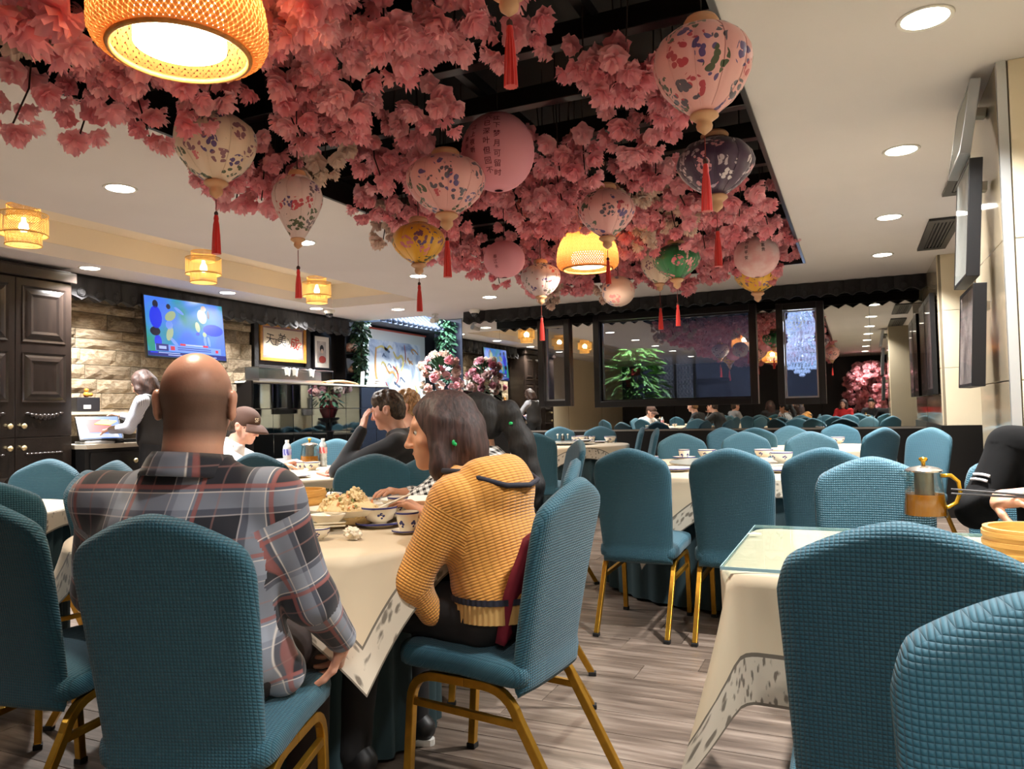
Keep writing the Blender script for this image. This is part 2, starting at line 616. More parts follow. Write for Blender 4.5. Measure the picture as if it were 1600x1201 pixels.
for x0, x1, z0, z1 in ((-5.6, -4.95, 0.869, ZC), (-4.95, -4.22, 0.869, ZC), (-4.22, -3.85, 0.869, 1.27), (-4.22, -3.85, 2.45, ZC),
                       (-3.85, -3.34, 0.869, ZC), (-3.34, -2.29, 0.869, 1.25), (-2.29, -1.24, 0.869, 1.25), (-3.34, -1.24, 2.47, ZC),
                       (-1.24, -0.85, 0.869, ZC), (-0.85, -0.39, 0.869, 1.23), (-0.85, -0.39, 2.45, ZC), (-0.39, 0.2, 0.869, ZC), (0.2, 0.80, 0.869, ZC)):
    mirror_panel(x0, x1, z0, z1)
for n, (x0, x1, z0, z1) in enumerate(((-4.29, -3.79, 1.22, 2.50), (-3.42, -1.16, 1.19, 2.52), (-0.91, -0.33, 1.17, 2.49)), 1):
    fr = MB()
    w, dp = 0.085, 0.09
    fr.box2((x0, YM - dp, z0), (x0 + w, YM - 0.009, z1)).box2((x1 - w, YM - dp, z0), (x1, YM - 0.009, z1))
    fr.box2((x0 + w, YM - dp, z0), (x1 - w, YM - 0.009, z0 + w)).box2((x0 + w, YM - dp, z1 - w), (x1 - w, YM - 0.009, z1))
    wn = struct('window_%d' % n, fr, M_BLACK, bevel=0.004)
    wn['label'] = ('narrow black framed window left of the wide one', 'wide black framed window in the mirror wall',
                   'black framed window showing the crystal chandelier')[n - 1]
    MB().box2((x0 + w, YM + 0.03, z0 + w), (x1 - w, YM + 0.036, z1 - w)).build('pane', M_PANE, wn)
    i = MB()
    s = 0.022
    i.box2((x0 + w, YM, z0 + w), (x0 + w + s, YM + 0.06, z1 - w)).box2((x1 - w - s, YM, z0 + w), (x1 - w, YM + 0.06, z1 - w))
    i.box2((x0 + w + s, YM, z0 + w), (x1 - w - s, YM + 0.06, z0 + w + s)).box2((x0 + w + s, YM, z1 - w - s), (x1 - w - s, YM + 0.06, z1 - w))
    i.build('inner_frame', M_STEEL if n != 2 else M_BLACK, wn)

# room beyond the windows
_bk = MB()
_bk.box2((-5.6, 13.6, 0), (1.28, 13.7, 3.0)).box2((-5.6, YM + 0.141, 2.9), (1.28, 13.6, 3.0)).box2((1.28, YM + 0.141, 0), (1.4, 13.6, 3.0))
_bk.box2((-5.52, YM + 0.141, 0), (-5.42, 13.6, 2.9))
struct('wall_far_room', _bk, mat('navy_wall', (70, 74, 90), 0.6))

# alcove with the painting
_al = MB()
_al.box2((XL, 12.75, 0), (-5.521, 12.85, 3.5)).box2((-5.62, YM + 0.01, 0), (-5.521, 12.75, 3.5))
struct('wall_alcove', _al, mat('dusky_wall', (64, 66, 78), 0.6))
struct('ceiling_alcove', MB().box2((XL, AY0 - 0.1, 3.5), (-5.5, 12.85, 3.58)).box2((XL, AY0 - 0.1, ZC + 0.121), (AX1, AY0, 3.5))
       .box2((AX1, AY0 - 0.1, ZC + 0.121), (AX1 + 0.08, YM + 0.01, 3.5)).box2((AX1, YM + 0.01, ZC), (-5.62, 12.75, ZC + 0.1)),
       plaster('pale_blue_paint', (196, 212, 236)))['kind'] = 'structure'

# ---- black tile eaves over the mirror wall and the left wall
M_TILE = mat('black_roof_tile', (46, 45, 46), 0.75, spec=0.3, var=0.3, vscale=5)


def tile_mesh(w, h):
    """one convex tile with a round boss and a dripping pointed lip; faces -y, origin top centre"""
    mb = MB()
    nu = 10
    pr = []
    for k in range(nu + 1):
        u = -1 + 2 * k / nu
        y = -0.035 * math.cos(u * PI / 2) ** 1.0
        zb = -h + 0.05 * abs(u) ** 0.9
        pr.append((u * w / 2, y, zb))
    vs, fs = [], []
    for x, y, zb in pr:
        for z in (0, -h * 0.55, zb):
            vs.append((x, y * (0.7 if z == 0 else 1) - (0.03 if z == zb else (0.012 if z else 0)), z))
    for x, y, zb in pr:
        for z in (0, zb):
            vs.append((x, 0.02, z))
    o = 3 * (nu + 1)
    for k in range(nu):
        a, b = k * 3, (k + 1) * 3
        fs += [(a, b, b + 1, a + 1), (a + 1, b + 1, b + 2, a + 2)]
        c, d = o + k * 2, o + (k + 1) * 2
        fs += [(c, c + 1, d + 1, d), (a + 2, b + 2, d + 1, c + 1), (a, c, d, b)]
    fs += [(0, 1, 2, o + 1, o), (nu * 3, o + nu * 2, o + nu * 2 + 1, nu * 3 + 2, nu * 3 + 1)]
    mb.add(vs, fs)
    Mx = Matrix.Rotation(PI / 2, 3, 'X')
    o2 = len(mb.v)
    mb.lathe([(0.0, 0.012), (0.028, 0.012), (0.034, 0.004), (0.04, 0.008), (0.045, 0.0)], 14, cap=False)
    for k in range(o2, len(mb.v)):
        p = Mx @ Vector(mb.v[k])
        mb.v[k] = (p.x, p.y - 0.064, p.z - h * 0.68)
    return mb.mesh('tile', M_TILE, smooth=True, angle=0.7, recalc=True)


eave = tag(obj('tile_eave', MB().box2((-5.25, 9.885, ZC - 0.035), (0.80, 10.02, ZC - 0.001)).box2((-5.25, 9.90, 2.50), (0.80, 9.96, ZC - 0.036)).mesh('tile_eave', M_BLACKM)),
           'black scalloped roof tile eave running above the mirror wall', 'eave')
_tm = tile_mesh(0.178, 0.19)
for k in range(34):
    obj('tile', _tm, eave, (-5.16 + k * 0.1785, 9.882, ZC - 0.002))
eavel = tag(obj('tile_eave', MB().box2((XL + 0.001, 5.0, ZC - 0.035), (XL + 0.30, 9.66, ZC - 0.001)).mesh('tile_eave', M_BLACKM)),
            'black scalloped roof tile eave above the stone wall and television', 'eave')
_tm2 = tile_mesh(0.2, 0.24)
for k in range(23):
    obj('tile', _tm2, eavel, (XL + 0.31, 5.1 + k * 0.2, ZC - 0.036), (0, 0, PI / 2))

# ---- recessed downlights
M_LAMP = mat('downlight_diffuser', (255, 255, 255), 0.5, emit=(255, 246, 232), estr=16.0)
M_LRIM = mat('downlight_rim', (236, 234, 228), 0.5)
_lm = MB().lathe([(0.0, 0.004), (0.084, 0.004), (0.084, -0.003), (0.0, -0.003)], 28).mesh('diffuser', M_LAMP)
_rm = MB().lathe([(0.084, 0.0), (0.103, -0.001), (0.099, -0.008), (0.084, -0.004)], 28, cap=False).mesh('rim', M_LRIM, smooth=True)
_ld = bpy.data.lights.new('downlight', 'AREA')
_ld.shape = 'DISK'
_ld.size = 0.16
_ld.energy = DOWN_W
_ld.color = DOWN_C
_ld.spread = math.radians(118)


_ld2 = _ld.copy()
_ld2.energy = DOWN_W * 0.5


def downlight(x, y, label, group=None):
    t = thing('downlight', label, 'ceiling light', (x, y, ZC), 0, group)
    obj('diffuser', _lm, t, (0, 0, -0.002))
    obj('rim', _rm, t)
    obj('lamp_glow', _ld2 if group else _ld, t, (0, 0, -0.012))
    return t


for y, lb in ((3.31, 'round recessed ceiling light nearest the camera above the right aisle'), (4.99, 'second round recessed light along the right aisle, beside the larger black vent'),
              (6.74, 'third round recessed light along the right aisle, beside the smaller black vent'), (8.41, 'farthest round recessed light along the right aisle')):
    downlight(0.30, y, lb)
for y in (1.6, -0.4, -2.4):
    downlight(0.30, y, 'round recessed ceiling light behind the camera along the right aisle', 'recessed lights behind the camera')
for y, lb in ((3.36, 'large round recessed light on the ceiling above the left chairs'), (5.15, 'round recessed light behind the narrow hanging cream lantern'),
              (7.01, 'round recessed light beneath the yellow lantern'), (8.77, 'round recessed light near the left end of the mirror eave')):
    downlight(-4.27, y, lb)
for y in (1.5, -0.9):
    downlight(-4.27, y, 'round recessed ceiling light behind the camera left of the opening', 'recessed lights behind the camera')
for y, lb in ((4.99, 'round recessed light above the black cabinet'), (6.77, 'round recessed light right of the television under the tray'), (8.40, 'round recessed light above the calligraphy frame')):
    downlight(-6.77, y, lb)
downlight(-6.77, 3.2, 'round recessed ceiling light over the tall cabinet beyond the left frame edge')
downlight(-5.88, 9.09, 'round recessed light in front of the dragon painting')

# ---- black slot air vents in the right ceiling
def vent(x0, x1, y0, y1, label):
    t = thing('air_vent', label, 'air vent', ((x0 + x1) / 2, (y0 + y1) / 2, ZC))
    w, h = x1 - x0, y1 - y0
    MB().box((0, 0, -0.004), (w, h, 0.006)).build('backing', M_BLACKM, t)
    f = MB()
    for s in (-1, 1):
        f.box((s * (w / 2 - 0.025), 0, -0.014), (0.05, h, 0.014)).box((0, s * (h / 2 - 0.05), -0.014), (w - 0.1, 0.1, 0.014))
    f.build('frame', mat('vent_black', (40, 39, 39), 0.5), t)
    n = 5
    for k in range(n):
        MB().box(((k + 0.5) / n * (w - 0.1) - (w - 0.1) / 2, 0, -0.013), ((w - 0.1) / n * 0.5, h - 0.2, 0.01)).build('slat', mat('vent_black', (40, 39, 39), 0.5), t)


vent(0.62, 0.87, 4.9, 6.2, 'long black slot air vent beside the hanging picture frames')
vent(0.60, 0.84, 6.98, 8.3, 'smaller black slot air vent farther along the right ceiling')
vent(0.62, 0.87, 2.0, 2.95, 'black slot air vent cut off by the top right corner')

# ================================================================== CHAIRS
_m, _nt_, _b = _nt('teal_waffle_cover')
_uvn = N(_nt_, 'ShaderNodeUVMap')
_uvn.uv_map = 'uv'
_sp = N(_nt_, 'ShaderNodeSeparateXYZ')
L(_nt_, _uvn.outputs[0], _sp.inputs[0])
_hs = []
for ax in (0, 1):
    mu = N(_nt_, 'ShaderNodeMath', operation='MULTIPLY')
    mu.inputs[1].default_value = 2 * PI / (0.0074 if ax else 0.0080) / 2
    L(_nt_, _sp.outputs[ax], mu.inputs[0])
    si = N(_nt_, 'ShaderNodeMath', operation='SINE')
    L(_nt_, mu.outputs[0], si.inputs[0])
    ab = N(_nt_, 'ShaderNodeMath', operation='ABSOLUTE')
    L(_nt_, si.outputs[0], ab.inputs[0])
    pw = N(_nt_, 'ShaderNodeMath', operation='POWER')
    pw.inputs[1].default_value = 0.45
    L(_nt_, ab.outputs[0], pw.inputs[0])
    _hs.append(pw)
_mn = N(_nt_, 'ShaderNodeMath', operation='MULTIPLY')
L(_nt_, _hs[0].outputs[0], _mn.inputs[0])
L(_nt_, _hs[1].outputs[0], _mn.inputs[1])
_cr = N(_nt_, 'ShaderNodeValToRGB')
_cr.color_ramp.elements[0].color = lin((20, 68, 84))
_cr.color_ramp.elements[1].color = lin((31, 87, 105))
_cr.color_ramp.elements[0].position = 0.12
_cr.color_ramp.elements[1].position = 0.85
L(_nt_, _mn.outputs[0], _cr.inputs[0])
L(_nt_, _cr.outputs[0], _b.inputs['Base Color'])
_b.inputs['Roughness'].default_value = 0.7
_b.inputs['Sheen Weight'].default_value = 0.15
_bp = N(_nt_, 'ShaderNodeBump', Strength=0.6, Distance=0.004)
L(_nt_, _mn.outputs[0], _bp.inputs['Height'])
L(_nt_, _bp.outputs[0], _b.inputs['Normal'])
M_COVER = _m
M_GOLD = mat('gold_paint_metal', (196, 148, 52), 0.3, 0.85, var=0.2, vscale=30)
M_RUBBER = mat('black_rubber', (18, 18, 18), 0.7)

CH = 0.955          # chair height
CW = 0.205          # half width of the back


def chair_meshes():
    # backrest: closed pillow, outline with a soft crown
    def ztop(u):
        a = abs(u)
        crown = CH - 0.066 * min(1.0, (a / 0.86)) ** 1.6
        return crown - 0.070 * max(0.0, (a - 0.83) / 0.17) ** 2.3

    def lean(z):
        t = max(0.0, z - 0.44)
        return -0.175 - 0.16 * t - 0.10 * t * t

    nu, nv = 44, 40
    zb = 0.352
    mb = MB()
    uvs = []
    sides = []
    for side in (1, -1):          # front (+y), back (-y)
        ids = []
        for j in range(nv + 1):
            row = []
            for i in range(nu + 1):
                u = -1 + 2 * i / nu
                v = j / nv
                uu = math.copysign(1 - (1 - abs(u)) ** 1.5, u)
                vv = v
                zt = ztop(uu)
                z = zb + (zt - zb) * vv
                w = (CW - 0.022 * (1 - min(1, (z - zb) / 0.45)))
                x = uu * w
                eu = max(0.0, 1 - abs(uu) ** 10) ** 0.5
                ev = max(0.0, 1 - max(0, (vv - 0.9) / 0.1) ** 4) ** 0.5 if side == 1 or True else 1
                eb = max(0.0, 1 - max(0, (0.07 - vv) / 0.07) ** 3) ** 0.5
                th = 0.027 * eu * ev * eb
                bow = -0.012 * (1 - uu * uu)
                y = lean(z) + bow + side * th
                row.append(len(mb.v))
                mb.v.append((x, y, z))
            ids.append(row)
        for j in range(nv):
            for i in range(nu):
                a, b, c, d = ids[j][i], ids[j][i + 1], ids[j + 1][i + 1], ids[j + 1][i]
                mb.f.append((a, d, c, b) if side == 1 else (a, b, c, d))
        sides.append(ids)
    me_b = mb.mesh('backrest', M_COVER, smooth=True, recalc=True, uv=lambda c: (c.x, c.z + (0.4 * c.y)))
    # seat: rounded slab under the cover
    sb = MB()

    def seat(u, v):
        a = u * 2 * PI
        ca, sa = math.cos(a), math.sin(a)
        e = 0.22
        sx = math.copysign(abs(ca) ** e, ca)
        sy = math.copysign(abs(sa) ** e, sa)
        b = -PI / 2 + v * PI
        e2 = 0.45
        cb_ = abs(math.cos(b)) ** e2
        sz = math.copysign(abs(math.sin(b)) ** e2, math.sin(b))
        x, y = 0.208 * sx * cb_, 0.225 * sy * cb_
        z = 0.425 + 0.045 * sz
        if sz > 0:
            z += 0.012 * (1 - (x / 0.21) ** 2) * (1 - (y / 0.23) ** 2)
        return (x, y + 0.02, z - 0.015 * max(0, -y) / 0.2)
    sb.grid(seat, 48, 14, True)
    me_s = sb.mesh('seat', M_COVER, smooth=True, recalc=True, uv=lambda c: (c.x, c.y + c.z))
    out = {'backrest': me_b, 'seat': me_s}

    # inverted-U side frames
    def arc(p0, c, p1, n=6):
        p0, c, p1 = Vector(p0), Vector(c), Vector(p1)
        return [p0 * (1 - t) ** 2 + c * 2 * t * (1 - t) + p1 * t * t for t in [k / n for k in range(n + 1)]]
    zr = 0.372
    fr = [Vector((0, 0.215, 0.012))] + arc((0, 0.195, zr - 0.09), (0, 0.19, zr), (0, 0.10, zr)) + [Vector((0, 0.0, zr))]
    re = [Vector((0, 0.0, zr))] + arc((0, -0.06, zr), (0, -0.145, zr), (0, -0.175, zr - 0.08)) + [Vector((0, -0.335, 0.012))]
    out['front'] = MB().sq(fr, 0.024, 0.026).mesh('leg', M_GOLD, bevel=0.003)
    out['rear'] = MB().sq(re, 0.024, 0.026).mesh('leg', M_GOLD, bevel=0.003)
    out['stretcher'] = MB().sq([(0, 0.190, zr - 0.085), (0, -0.183, zr - 0.095)], 0.018, 0.02).mesh('stretcher', M_GOLD, bevel=0.002)
    out['cross'] = MB().box((0, 0.05, zr + 0.005), (0.36, 0.02, 0.02)).mesh('cross_bar', M_GOLD)
    out['cap_f'] = MB().box((0, 0.215, 0.009), (0.030, 0.032, 0.018)).mesh('foot_cap', M_RUBBER, bevel=0.003)
    out['cap_r'] = MB().box((0, -0.337, 0.009), (0.030, 0.034, 0.018)).mesh('foot_cap', M_RUBBER, bevel=0.003)
    return out


CM = chair_meshes()
N_CHAIR = [0]


def chair(x, y, rz, label, group=None, tilt=0.0, caps=True):
    t = thing('banquet_chair', label, 'chair', (x, y, 0), rz, group)
    obj('backrest', CM['backrest'], t)
    obj('seat', CM['seat'], t)
    for s in (-1, 1):
        for k, c in (('front', 'cap_f'), ('rear', 'cap_r')):
            lg = obj('leg', CM[k], t, (s * 0.182, 0, 0))
            if caps:
                obj('foot_cap', CM[c], lg)
        obj('stretcher', CM['stretcher'], t, (s * 0.182, 0, 0))
    obj('cross_bar', CM['cross'], t)
    return t


def face(dx, dy):
    """rotation that turns +y towards (dx, dy)"""
    return math.atan2(dy, dx) - PI / 2


def cam_dir(l, d):
    """a direction given as (right, away) of the camera, in the room's plan"""
    return (-0.413 * d + 0.911 * l, 0.911 * d + 0.413 * l)


def chair_px(px, d, fl, fd, label, group=None, off=0.22, caps=True):
    """chair whose back top stands at pixel column px and depth d, facing (right, away)"""
    x, y = PXY(px, d)
    fx, fy = cam_dir(fl, fd)
    n = math.hypot(fx, fy)
    fx, fy = fx / n, fy / n
    return chair(x + fx * off, y + fy * off, face(fx, fy), label, group, caps=caps)


def chair_px_w(px, d, wx, wy, label, group=None, off=0.22, caps=True):
    """the same with the facing given in the room's plan"""
    x, y = PXY(px, d)
    n = math.hypot(wx, wy)
    return chair(x + wx / n * off, y + wy / n * off, face(wx, wy), label, group, caps=caps)


# ---- near chairs
T1 = (-1.78, 2.28)      # centre of the round table of the party in front
C_MAN = chair_px(268, 1.66, 0.10, 1.0, 'teal covered chair the man in the plaid shirt sits on')
C_WOMAN = chair_px(868, 2.27, -0.87, 0.49, 'teal covered chair the woman in the mustard hoodie sits on')
chair_px(0, 2.12, 0.30, 0.95, 'teal covered chair cut off by the left frame edge, left of the plaid man')
chair_px_w(1400, 1.33, 0, 1, 'big teal covered chair with its back to the camera at the glass topped table')
chair_px_w(1690, 0.86, 0.02, -1, 'nearest teal covered chair, cut off by the bottom right corner').scale = (1, 1, 0.966)
chair_px_w(988, 3.92, 0, 1, 'teal covered chair with its back to us, left of the pair before the round table')
chair_px_w(1142, 3.72, 0, 1, 'teal covered chair with its back to us, second from left before the round table')
chair_px_w(1290, 3.60, 0.0, 1, 'dark teal covered chair third from left, half behind a lighter facing chair')
chair_px_w(1362, 2.78, 0, -1, 'teal covered chair facing us behind the glass teapot')
C_RIGHT = chair_px_w(1600, 2.95, -0.1, -1, 'teal covered chair behind the person in the black jacket')
C_PONY = chair_px(872, 3.15, -0.95, 0.1, 'teal covered chair the dark haired woman with the ponytail sits on')
chair_px(582, 3.78, 0.05, -1, 'teal covered chair facing us on the far side of the food table')
chair_px(672, 3.75, -0.35, -1, 'teal covered chair facing us beyond the food table, behind the mustard hoodie')
chair_px(165, 3.05, 1.0, 0.0, 'teal covered chair seen past the plaid man\'s left shoulder')
chair_px(62, 4.0, -0.1, -1, 'teal covered chair facing us below the tall black cabinet')
chair_px(160, 3.7, -0.5, -0.85, 'teal covered chair turned to the left table, in front of the till')
chair_px(-30, 2.72, -0.55, 1, 'teal covered chair partly hidden at the left frame edge behind the nearest left chair')
chair_px(890, 5.2, -0.9, -0.15, 'pale teal chair seen edge on, right of the ponytail woman\'s chair')
chair_px(412, 4.35, 0.35, 1, 'teal covered chair just right of the plaid man\'s neck at the tea table')
# ---- chairs round the far tables
chair_px(1068, 5.95, 0.1, -1, 'teal covered chair facing us at far left of the middle round table')
chair_px(1168, 6.05, 0.05, -1, 'teal covered chair facing us in the middle behind the round table\'s stacked cups')
chair_px(1270, 5.75, -0.1, -1, 'teal covered chair facing us at far right of the middle round table')
chair_px(838, 7.1, 0.25, 1, 'dark teal chair with its back to us at the far left round table')
chair_px(876, 9.6, 0.1, -1, 'teal covered chair facing us behind the caddy on the far left round table')
chair_px(938, 9.3, -0.1, -1, 'teal covered chair facing us behind the bowls on the far left round table')
chair_px(995, 8.6, -1, 0.12, 'narrow looking teal chair seen edge on right of the far left round table')
chair_px(1017, 8.0, -1, 0.1, 'second narrow looking teal chair seen edge on, nearer the middle round table')
chair_px(1136, 7.5, 0.25, -1, 'teal covered chair at far centre under the wide window')
chair_px(1180, 7.3, 0.3, 1, 'dark teal chair top just behind the middle facing chair')
chair_px(1240, 7.6, 0.1, -1, 'teal covered chair under the window with the chandelier, left of two')
chair_px(1315, 7.9, -0.1, -1, 'teal covered chair facing us under the mirrored blossom tree')
chair_px(1372, 6.5, -0.35, 1, 'dark teal chair with its back turned at the far right table')
chair_px(1447, 6.1, -1, -0.45, 'teal chair turned to the left below the beige pier')
chair_px(482, 7.2, 0.2, -1, 'teal covered chair before the mirror tiled bar, behind the tea table pot')
chair_px(523, 6.5, 0.0, -1, 'teal covered chair before the mirror tiled bar, right of the water bottles')
chair_px(660, 6.0, -0.9, 0.3, 'teal covered chair behind the man in the dark sweater')
C_SWEAT = chair_px(718, 4.95, -1, 0.12, 'teal covered chair the man in the dark sweater sits on')
C_CAP = chair_px(292, 5.6, 1, 0.1, 'teal covered chair the man in the brown cap sits on')
# ---- chairs behind the camera, seen only in the mirror wall
for x, y, rz in ((-2.9, 0.35, -2.2), (-2.0, 0.55, 2.6), (-1.35, -0.15, 1.7), (-3.2, -0.75, -1.2), (-0.3, -1.9, 0.3), (0.4, -2.0, 0.1), (-1.4, -2.6, 0.0), (-2.4, -2.8, 0.2),
                 (-0.9, 1.35, 0.4), (-0.5, -0.5, -2.4)):
    if (x, y) in ((-0.9, 1.35), (-0.5, -0.5)):
        continue
    chair(x, y, rz, 'teal covered chair behind the camera, showing only in the mirror', 'chairs seen in the mirror', caps=False)

# ================================================================== TABLES
def cloth_mat(name, rgb):
    m, nt, b = _nt(name)
    uv = N(nt, 'ShaderNodeUVMap')
    uv.uv_map = 'uv'
    sp = N(nt, 'ShaderNodeSeparateXYZ')
    L(nt, uv.outputs[0], sp.inputs[0])
    base = lin(rgb)
    # border band: v is the distance from the hem
    band = N(nt, 'ShaderNodeMath', operation='LESS_THAN')
    band.inputs[1].default_value = 0.115
    L(nt, sp.outputs[1], band.inputs[0])
    ln = N(nt, 'ShaderNodeMath', operation='COMPARE')
    ln.inputs[1].default_value = 0.117
    ln.inputs[2].default_value = 0.005
    L(nt, sp.outputs[1], ln.inputs[0])
    hem = N(nt, 'ShaderNodeMath', operation='LESS_THAN')
    hem.inputs[1].default_value = 0.007
    L(nt, sp.outputs[1], hem.inputs[0])
    vo = N(nt, 'ShaderNodeTexVoronoi', Scale=30.0)
    L(nt, uv.outputs[0], vo.inputs['Vector'])
    no = N(nt, 'ShaderNodeTexNoise', Scale=46.0, Detail=3.0)
    L(nt, uv.outputs[0], no.inputs['Vector'])
    ad = N(nt, 'ShaderNodeMath', operation='MULTIPLY')
    L(nt, vo.outputs['Distance'], ad.inputs[0])
    L(nt, no.outputs['Fac'], ad.inputs[1])
    pat = N(nt, 'ShaderNodeValToRGB')
    pat.color_ramp.elements[0].position, pat.color_ramp.elements[0].color = 0.12, lin((112, 104, 92))
    pat.color_ramp.elements[1].position, pat.color_ramp.elements[1].color = 0.20, lin((196, 186, 168))
    L(nt, ad.outputs[0], pat.inputs[0])
    m1 = N(nt, 'ShaderNodeMix', data_type='RGBA')
    m1.inputs[6].default_value = base
    L(nt, band.outputs[0], m1.inputs[0])
    L(nt, pat.outputs[0], m1.inputs[7])
    m2 = N(nt, 'ShaderNodeMix', data_type='RGBA')
    m2.inputs[7].default_value = lin((104, 96, 84))
    mxl = N(nt, 'ShaderNodeMath', operation='MAXIMUM')
    L(nt, ln.outputs[0], mxl.inputs[0])
    L(nt, hem.outputs[0], mxl.inputs[1])
    L(nt, mxl.outputs[0], m2.inputs[0])
    L(nt, m1.outputs[2], m2.inputs[6])
    L(nt, m2.outputs[2], b.inputs['Base Color'])
    b.inputs['Roughness'].default_value = 0.55
    b.inputs['Sheen Weight'].default_value = 0.2
    return m


M_CLOTH = cloth_mat('cream_satin_cloth', (204, 188, 160))
M_SKIRT = mat('dark_teal_skirt_cloth', (38, 62, 68), 0.8, var=0.3, vscale=4)
M_WOOD_D = mat('dark_table_wood', (44, 32, 26), 0.5)


def table_cloth(cx, cy, R, half, rz, label, group=None, rect=None, seed=1, name='tablecloth'):
    """square cloth over a round (R) or rectangular (rect = half sizes) table; top at TABLE_Z, folds below"""
    rg = random.Random(seed)
    ph = [rg.random() * 6.28 for _ in range(4)]
    na, nr = 160, 14
    mb = MB()
    uvd = []

    def rim(a):
        ca, sa = math.cos(a), math.sin(a)
        if rect is None:
            return Vector((R * ca, R * sa)), Vector((ca, sa))
        hx, hy = rect
        # rounded rectangle by superellipse
        e = 0.13
        p = Vector((hx * math.copysign(abs(ca) ** e, ca), hy * math.copysign(abs(sa) ** e, sa)))
        q = Vector((math.copysign(abs(ca) ** 1.2, ca), math.copysign(abs(sa) ** 1.2, sa))).normalized()
        return p, q
    rows = []
    for k in range(nr + 1):
        row = []
        for i in range(na):
            a = 2 * PI * i / na
            if rect is not None:      # sample denser round the corners
                a = a - 0.24 * math.sin(4 * a)
            p, q = rim(a)
            m4 = abs(math.cos(2 * a))
            corner = 1 - m4
            if rect is None:
                drop = half / max(abs(math.cos(a)), abs(math.sin(a))) - R
                drop = min(max(drop, 0.07), 0.60)
                amp = 0.05 * (0.3 + corner)
                fold = math.sin(8 * a + ph[0]) * 0.6 + math.sin(13 * a + ph[1]) * 0.4
                cone = 0.055 * corner ** 3
            else:
                drop = half + (0.20 * corner ** 5)
                amp = 0.018
                fold = math.sin(9 * a + ph[0]) + 0.7 * math.sin(17 * a + ph[1])
                cone = 0.12 * corner ** 8
            if k == 0:
                row.append(len(mb.v))
                mb.v.append((p.x * 0.02, p.y * 0.02, 0))
                uvd.append((a, drop + 0.5))
                continue
            if k <= 2:
                s = (0.6, 0.992)[k - 1]
                row.append(len(mb.v))
                mb.v.append((p.x * s, p.y * s, 0))
                uvd.append((a * 0.8, drop + 0.1))
                continue
            t = (k - 3) / (nr - 3)
            out = 0.012 + (cone + amp * fold * 0.55) * t ** 1.2 + 0.03 * t * corner - 0.03 * t * (1 - corner) + 0.01 * t
            out = max(out, 0.012 if rect is None else 0.006)
            z = -0.008 - drop * t
            row.append(len(mb.v))
            mb.v.append((p.x + q.x * out, p.y + q.y * out, z))
            uvd.append((a * 0.8, drop * (1 - t)))
        rows.append(row)
    for k in range(nr):
        for i in range(na):
            j = (i + 1) % na
            mb.f.append((rows[k][i], rows[k][j], rows[k + 1][j], rows[k + 1][i]))
    mb.f.append(tuple(rows[0])[::-1])
    me = mb.mesh(name, M_CLOTH, smooth=True)
    lay = me.uv_layers.new(name='uv')
    for pl in me.polygons:
        us = [uvd[me.loops[li].vertex_index] for li in pl.loop_indices]
        wrap = max(u[0] for u in us) - min(u[0] for u in us) > 2
        for li, u in zip(pl.loop_indices, us):
            lay.data[li].uv = (u[0] + (2 * PI * 0.8 if wrap and u[0] < 1 else 0), u[1])
    o = obj(name, me, loc=(cx, cy, TABLE_Z), rot=(0, 0, rz))
    return tag(o, label, 'tablecloth', group)


def round_table(cx, cy, R, half, rz, what, skirt=True, seed=1, susan=None, inset=0.035):
    t = thing('round_table', 'round table %s, under its cream cloth' % what, 'table', (cx, cy, 0))
    MB().lathe([(R - 0.01, -0.022), (R, -0.012), (R - 0.004, -0.003), (0.0, -0.003)][::1], 48, (0, 0, TABLE_Z)).build('tabletop', M_WOOD_D, t)
    MB().lathe([(0.26, 0.0), (0.26, 0.03), (0.06, 0.08), (0.05, 0.35), (0.06, 0.66), (0.2, TABLE_Z - 0.026)], 20).build('pedestal', M_WOOD_D, t, smooth=True, angle=0.6)
    if skirt:
        sk = MB()
        sk.grid(lambda u, v: ((R - inset + 0.014 * math.sin(u * 2 * PI * 34)) * math.cos(u * 2 * PI), (R - inset + 0.014 * math.sin(u * 2 * PI * 34)) * math.sin(u * 2 * PI),
                              0.02 + v * (TABLE_Z - 0.045)), 272, 2, True)
        s = sk.build('table_skirt', M_SKIRT, smooth=True)
        s.location = (cx, cy, 0)
        tag(s, 'dark teal pleated skirt of the round table %s' % what, 'table skirt')
    table_cloth(cx, cy, R, half, rz, 'cream cloth with floral hem on the round table %s' % what, seed=seed)
    if susan:
        ls = thing('lazy_susan', 'glass lazy susan turned on the round table %s' % what, 'lazy susan', (cx, cy, TABLE_Z))
        MB().lathe([(0.11, 0.002), (0.11, 0.022)], 28).build('turntable_base', M_STEEL, ls, smooth=True, angle=0.6)
        MB().lathe([(0.0, 0.023), (susan, 0.023), (susan + 0.002, 0.027), (susan, 0.033), (0.0, 0.033)], 56).build('glass_disc', mat('milky_glass_disc', (186, 184, 172), 0.16, spec=0.5), ls, smooth=True, angle=0.6)


T1 = P(480, 790, 2.85)
T1 = (T1.x, T1.y)
round_table(T1[0], T1[1], 0.78, 0.80, math.radians(4), 'the front party uses', susan=0.31, seed=4, inset=0.30)
T3 = (-0.75, 5.2)
round_table(T3[0], T3[1], 0.90, 1.0, 0.4, 'behind two chair backs', seed=8, susan=0.42)
_p = PXY(890, 8.8)
T4 = (_p[0], _p[1])
round_table(T4[0], T4[1], 0.68, 0.80, 0.6, 'far left by the mirror', seed=11, susan=0.3)
_p = PXY(500, 5.35)
T5 = (_p[0], _p[1])
round_table(T5[0], T5[1], 0.66, 0.80, 0.2, 'with teapot and bottles', seed=14)
_p = PXY(-62, 3.35)
T6 = (_p[0] - 0.1, _p[1])
round_table(T6[0], T6[1], 0.50, 0.57, 0.5, 'at the left frame edge', seed=15)
_p = PXY(1285, 7.2)
T7 = (_p[0], _p[1])
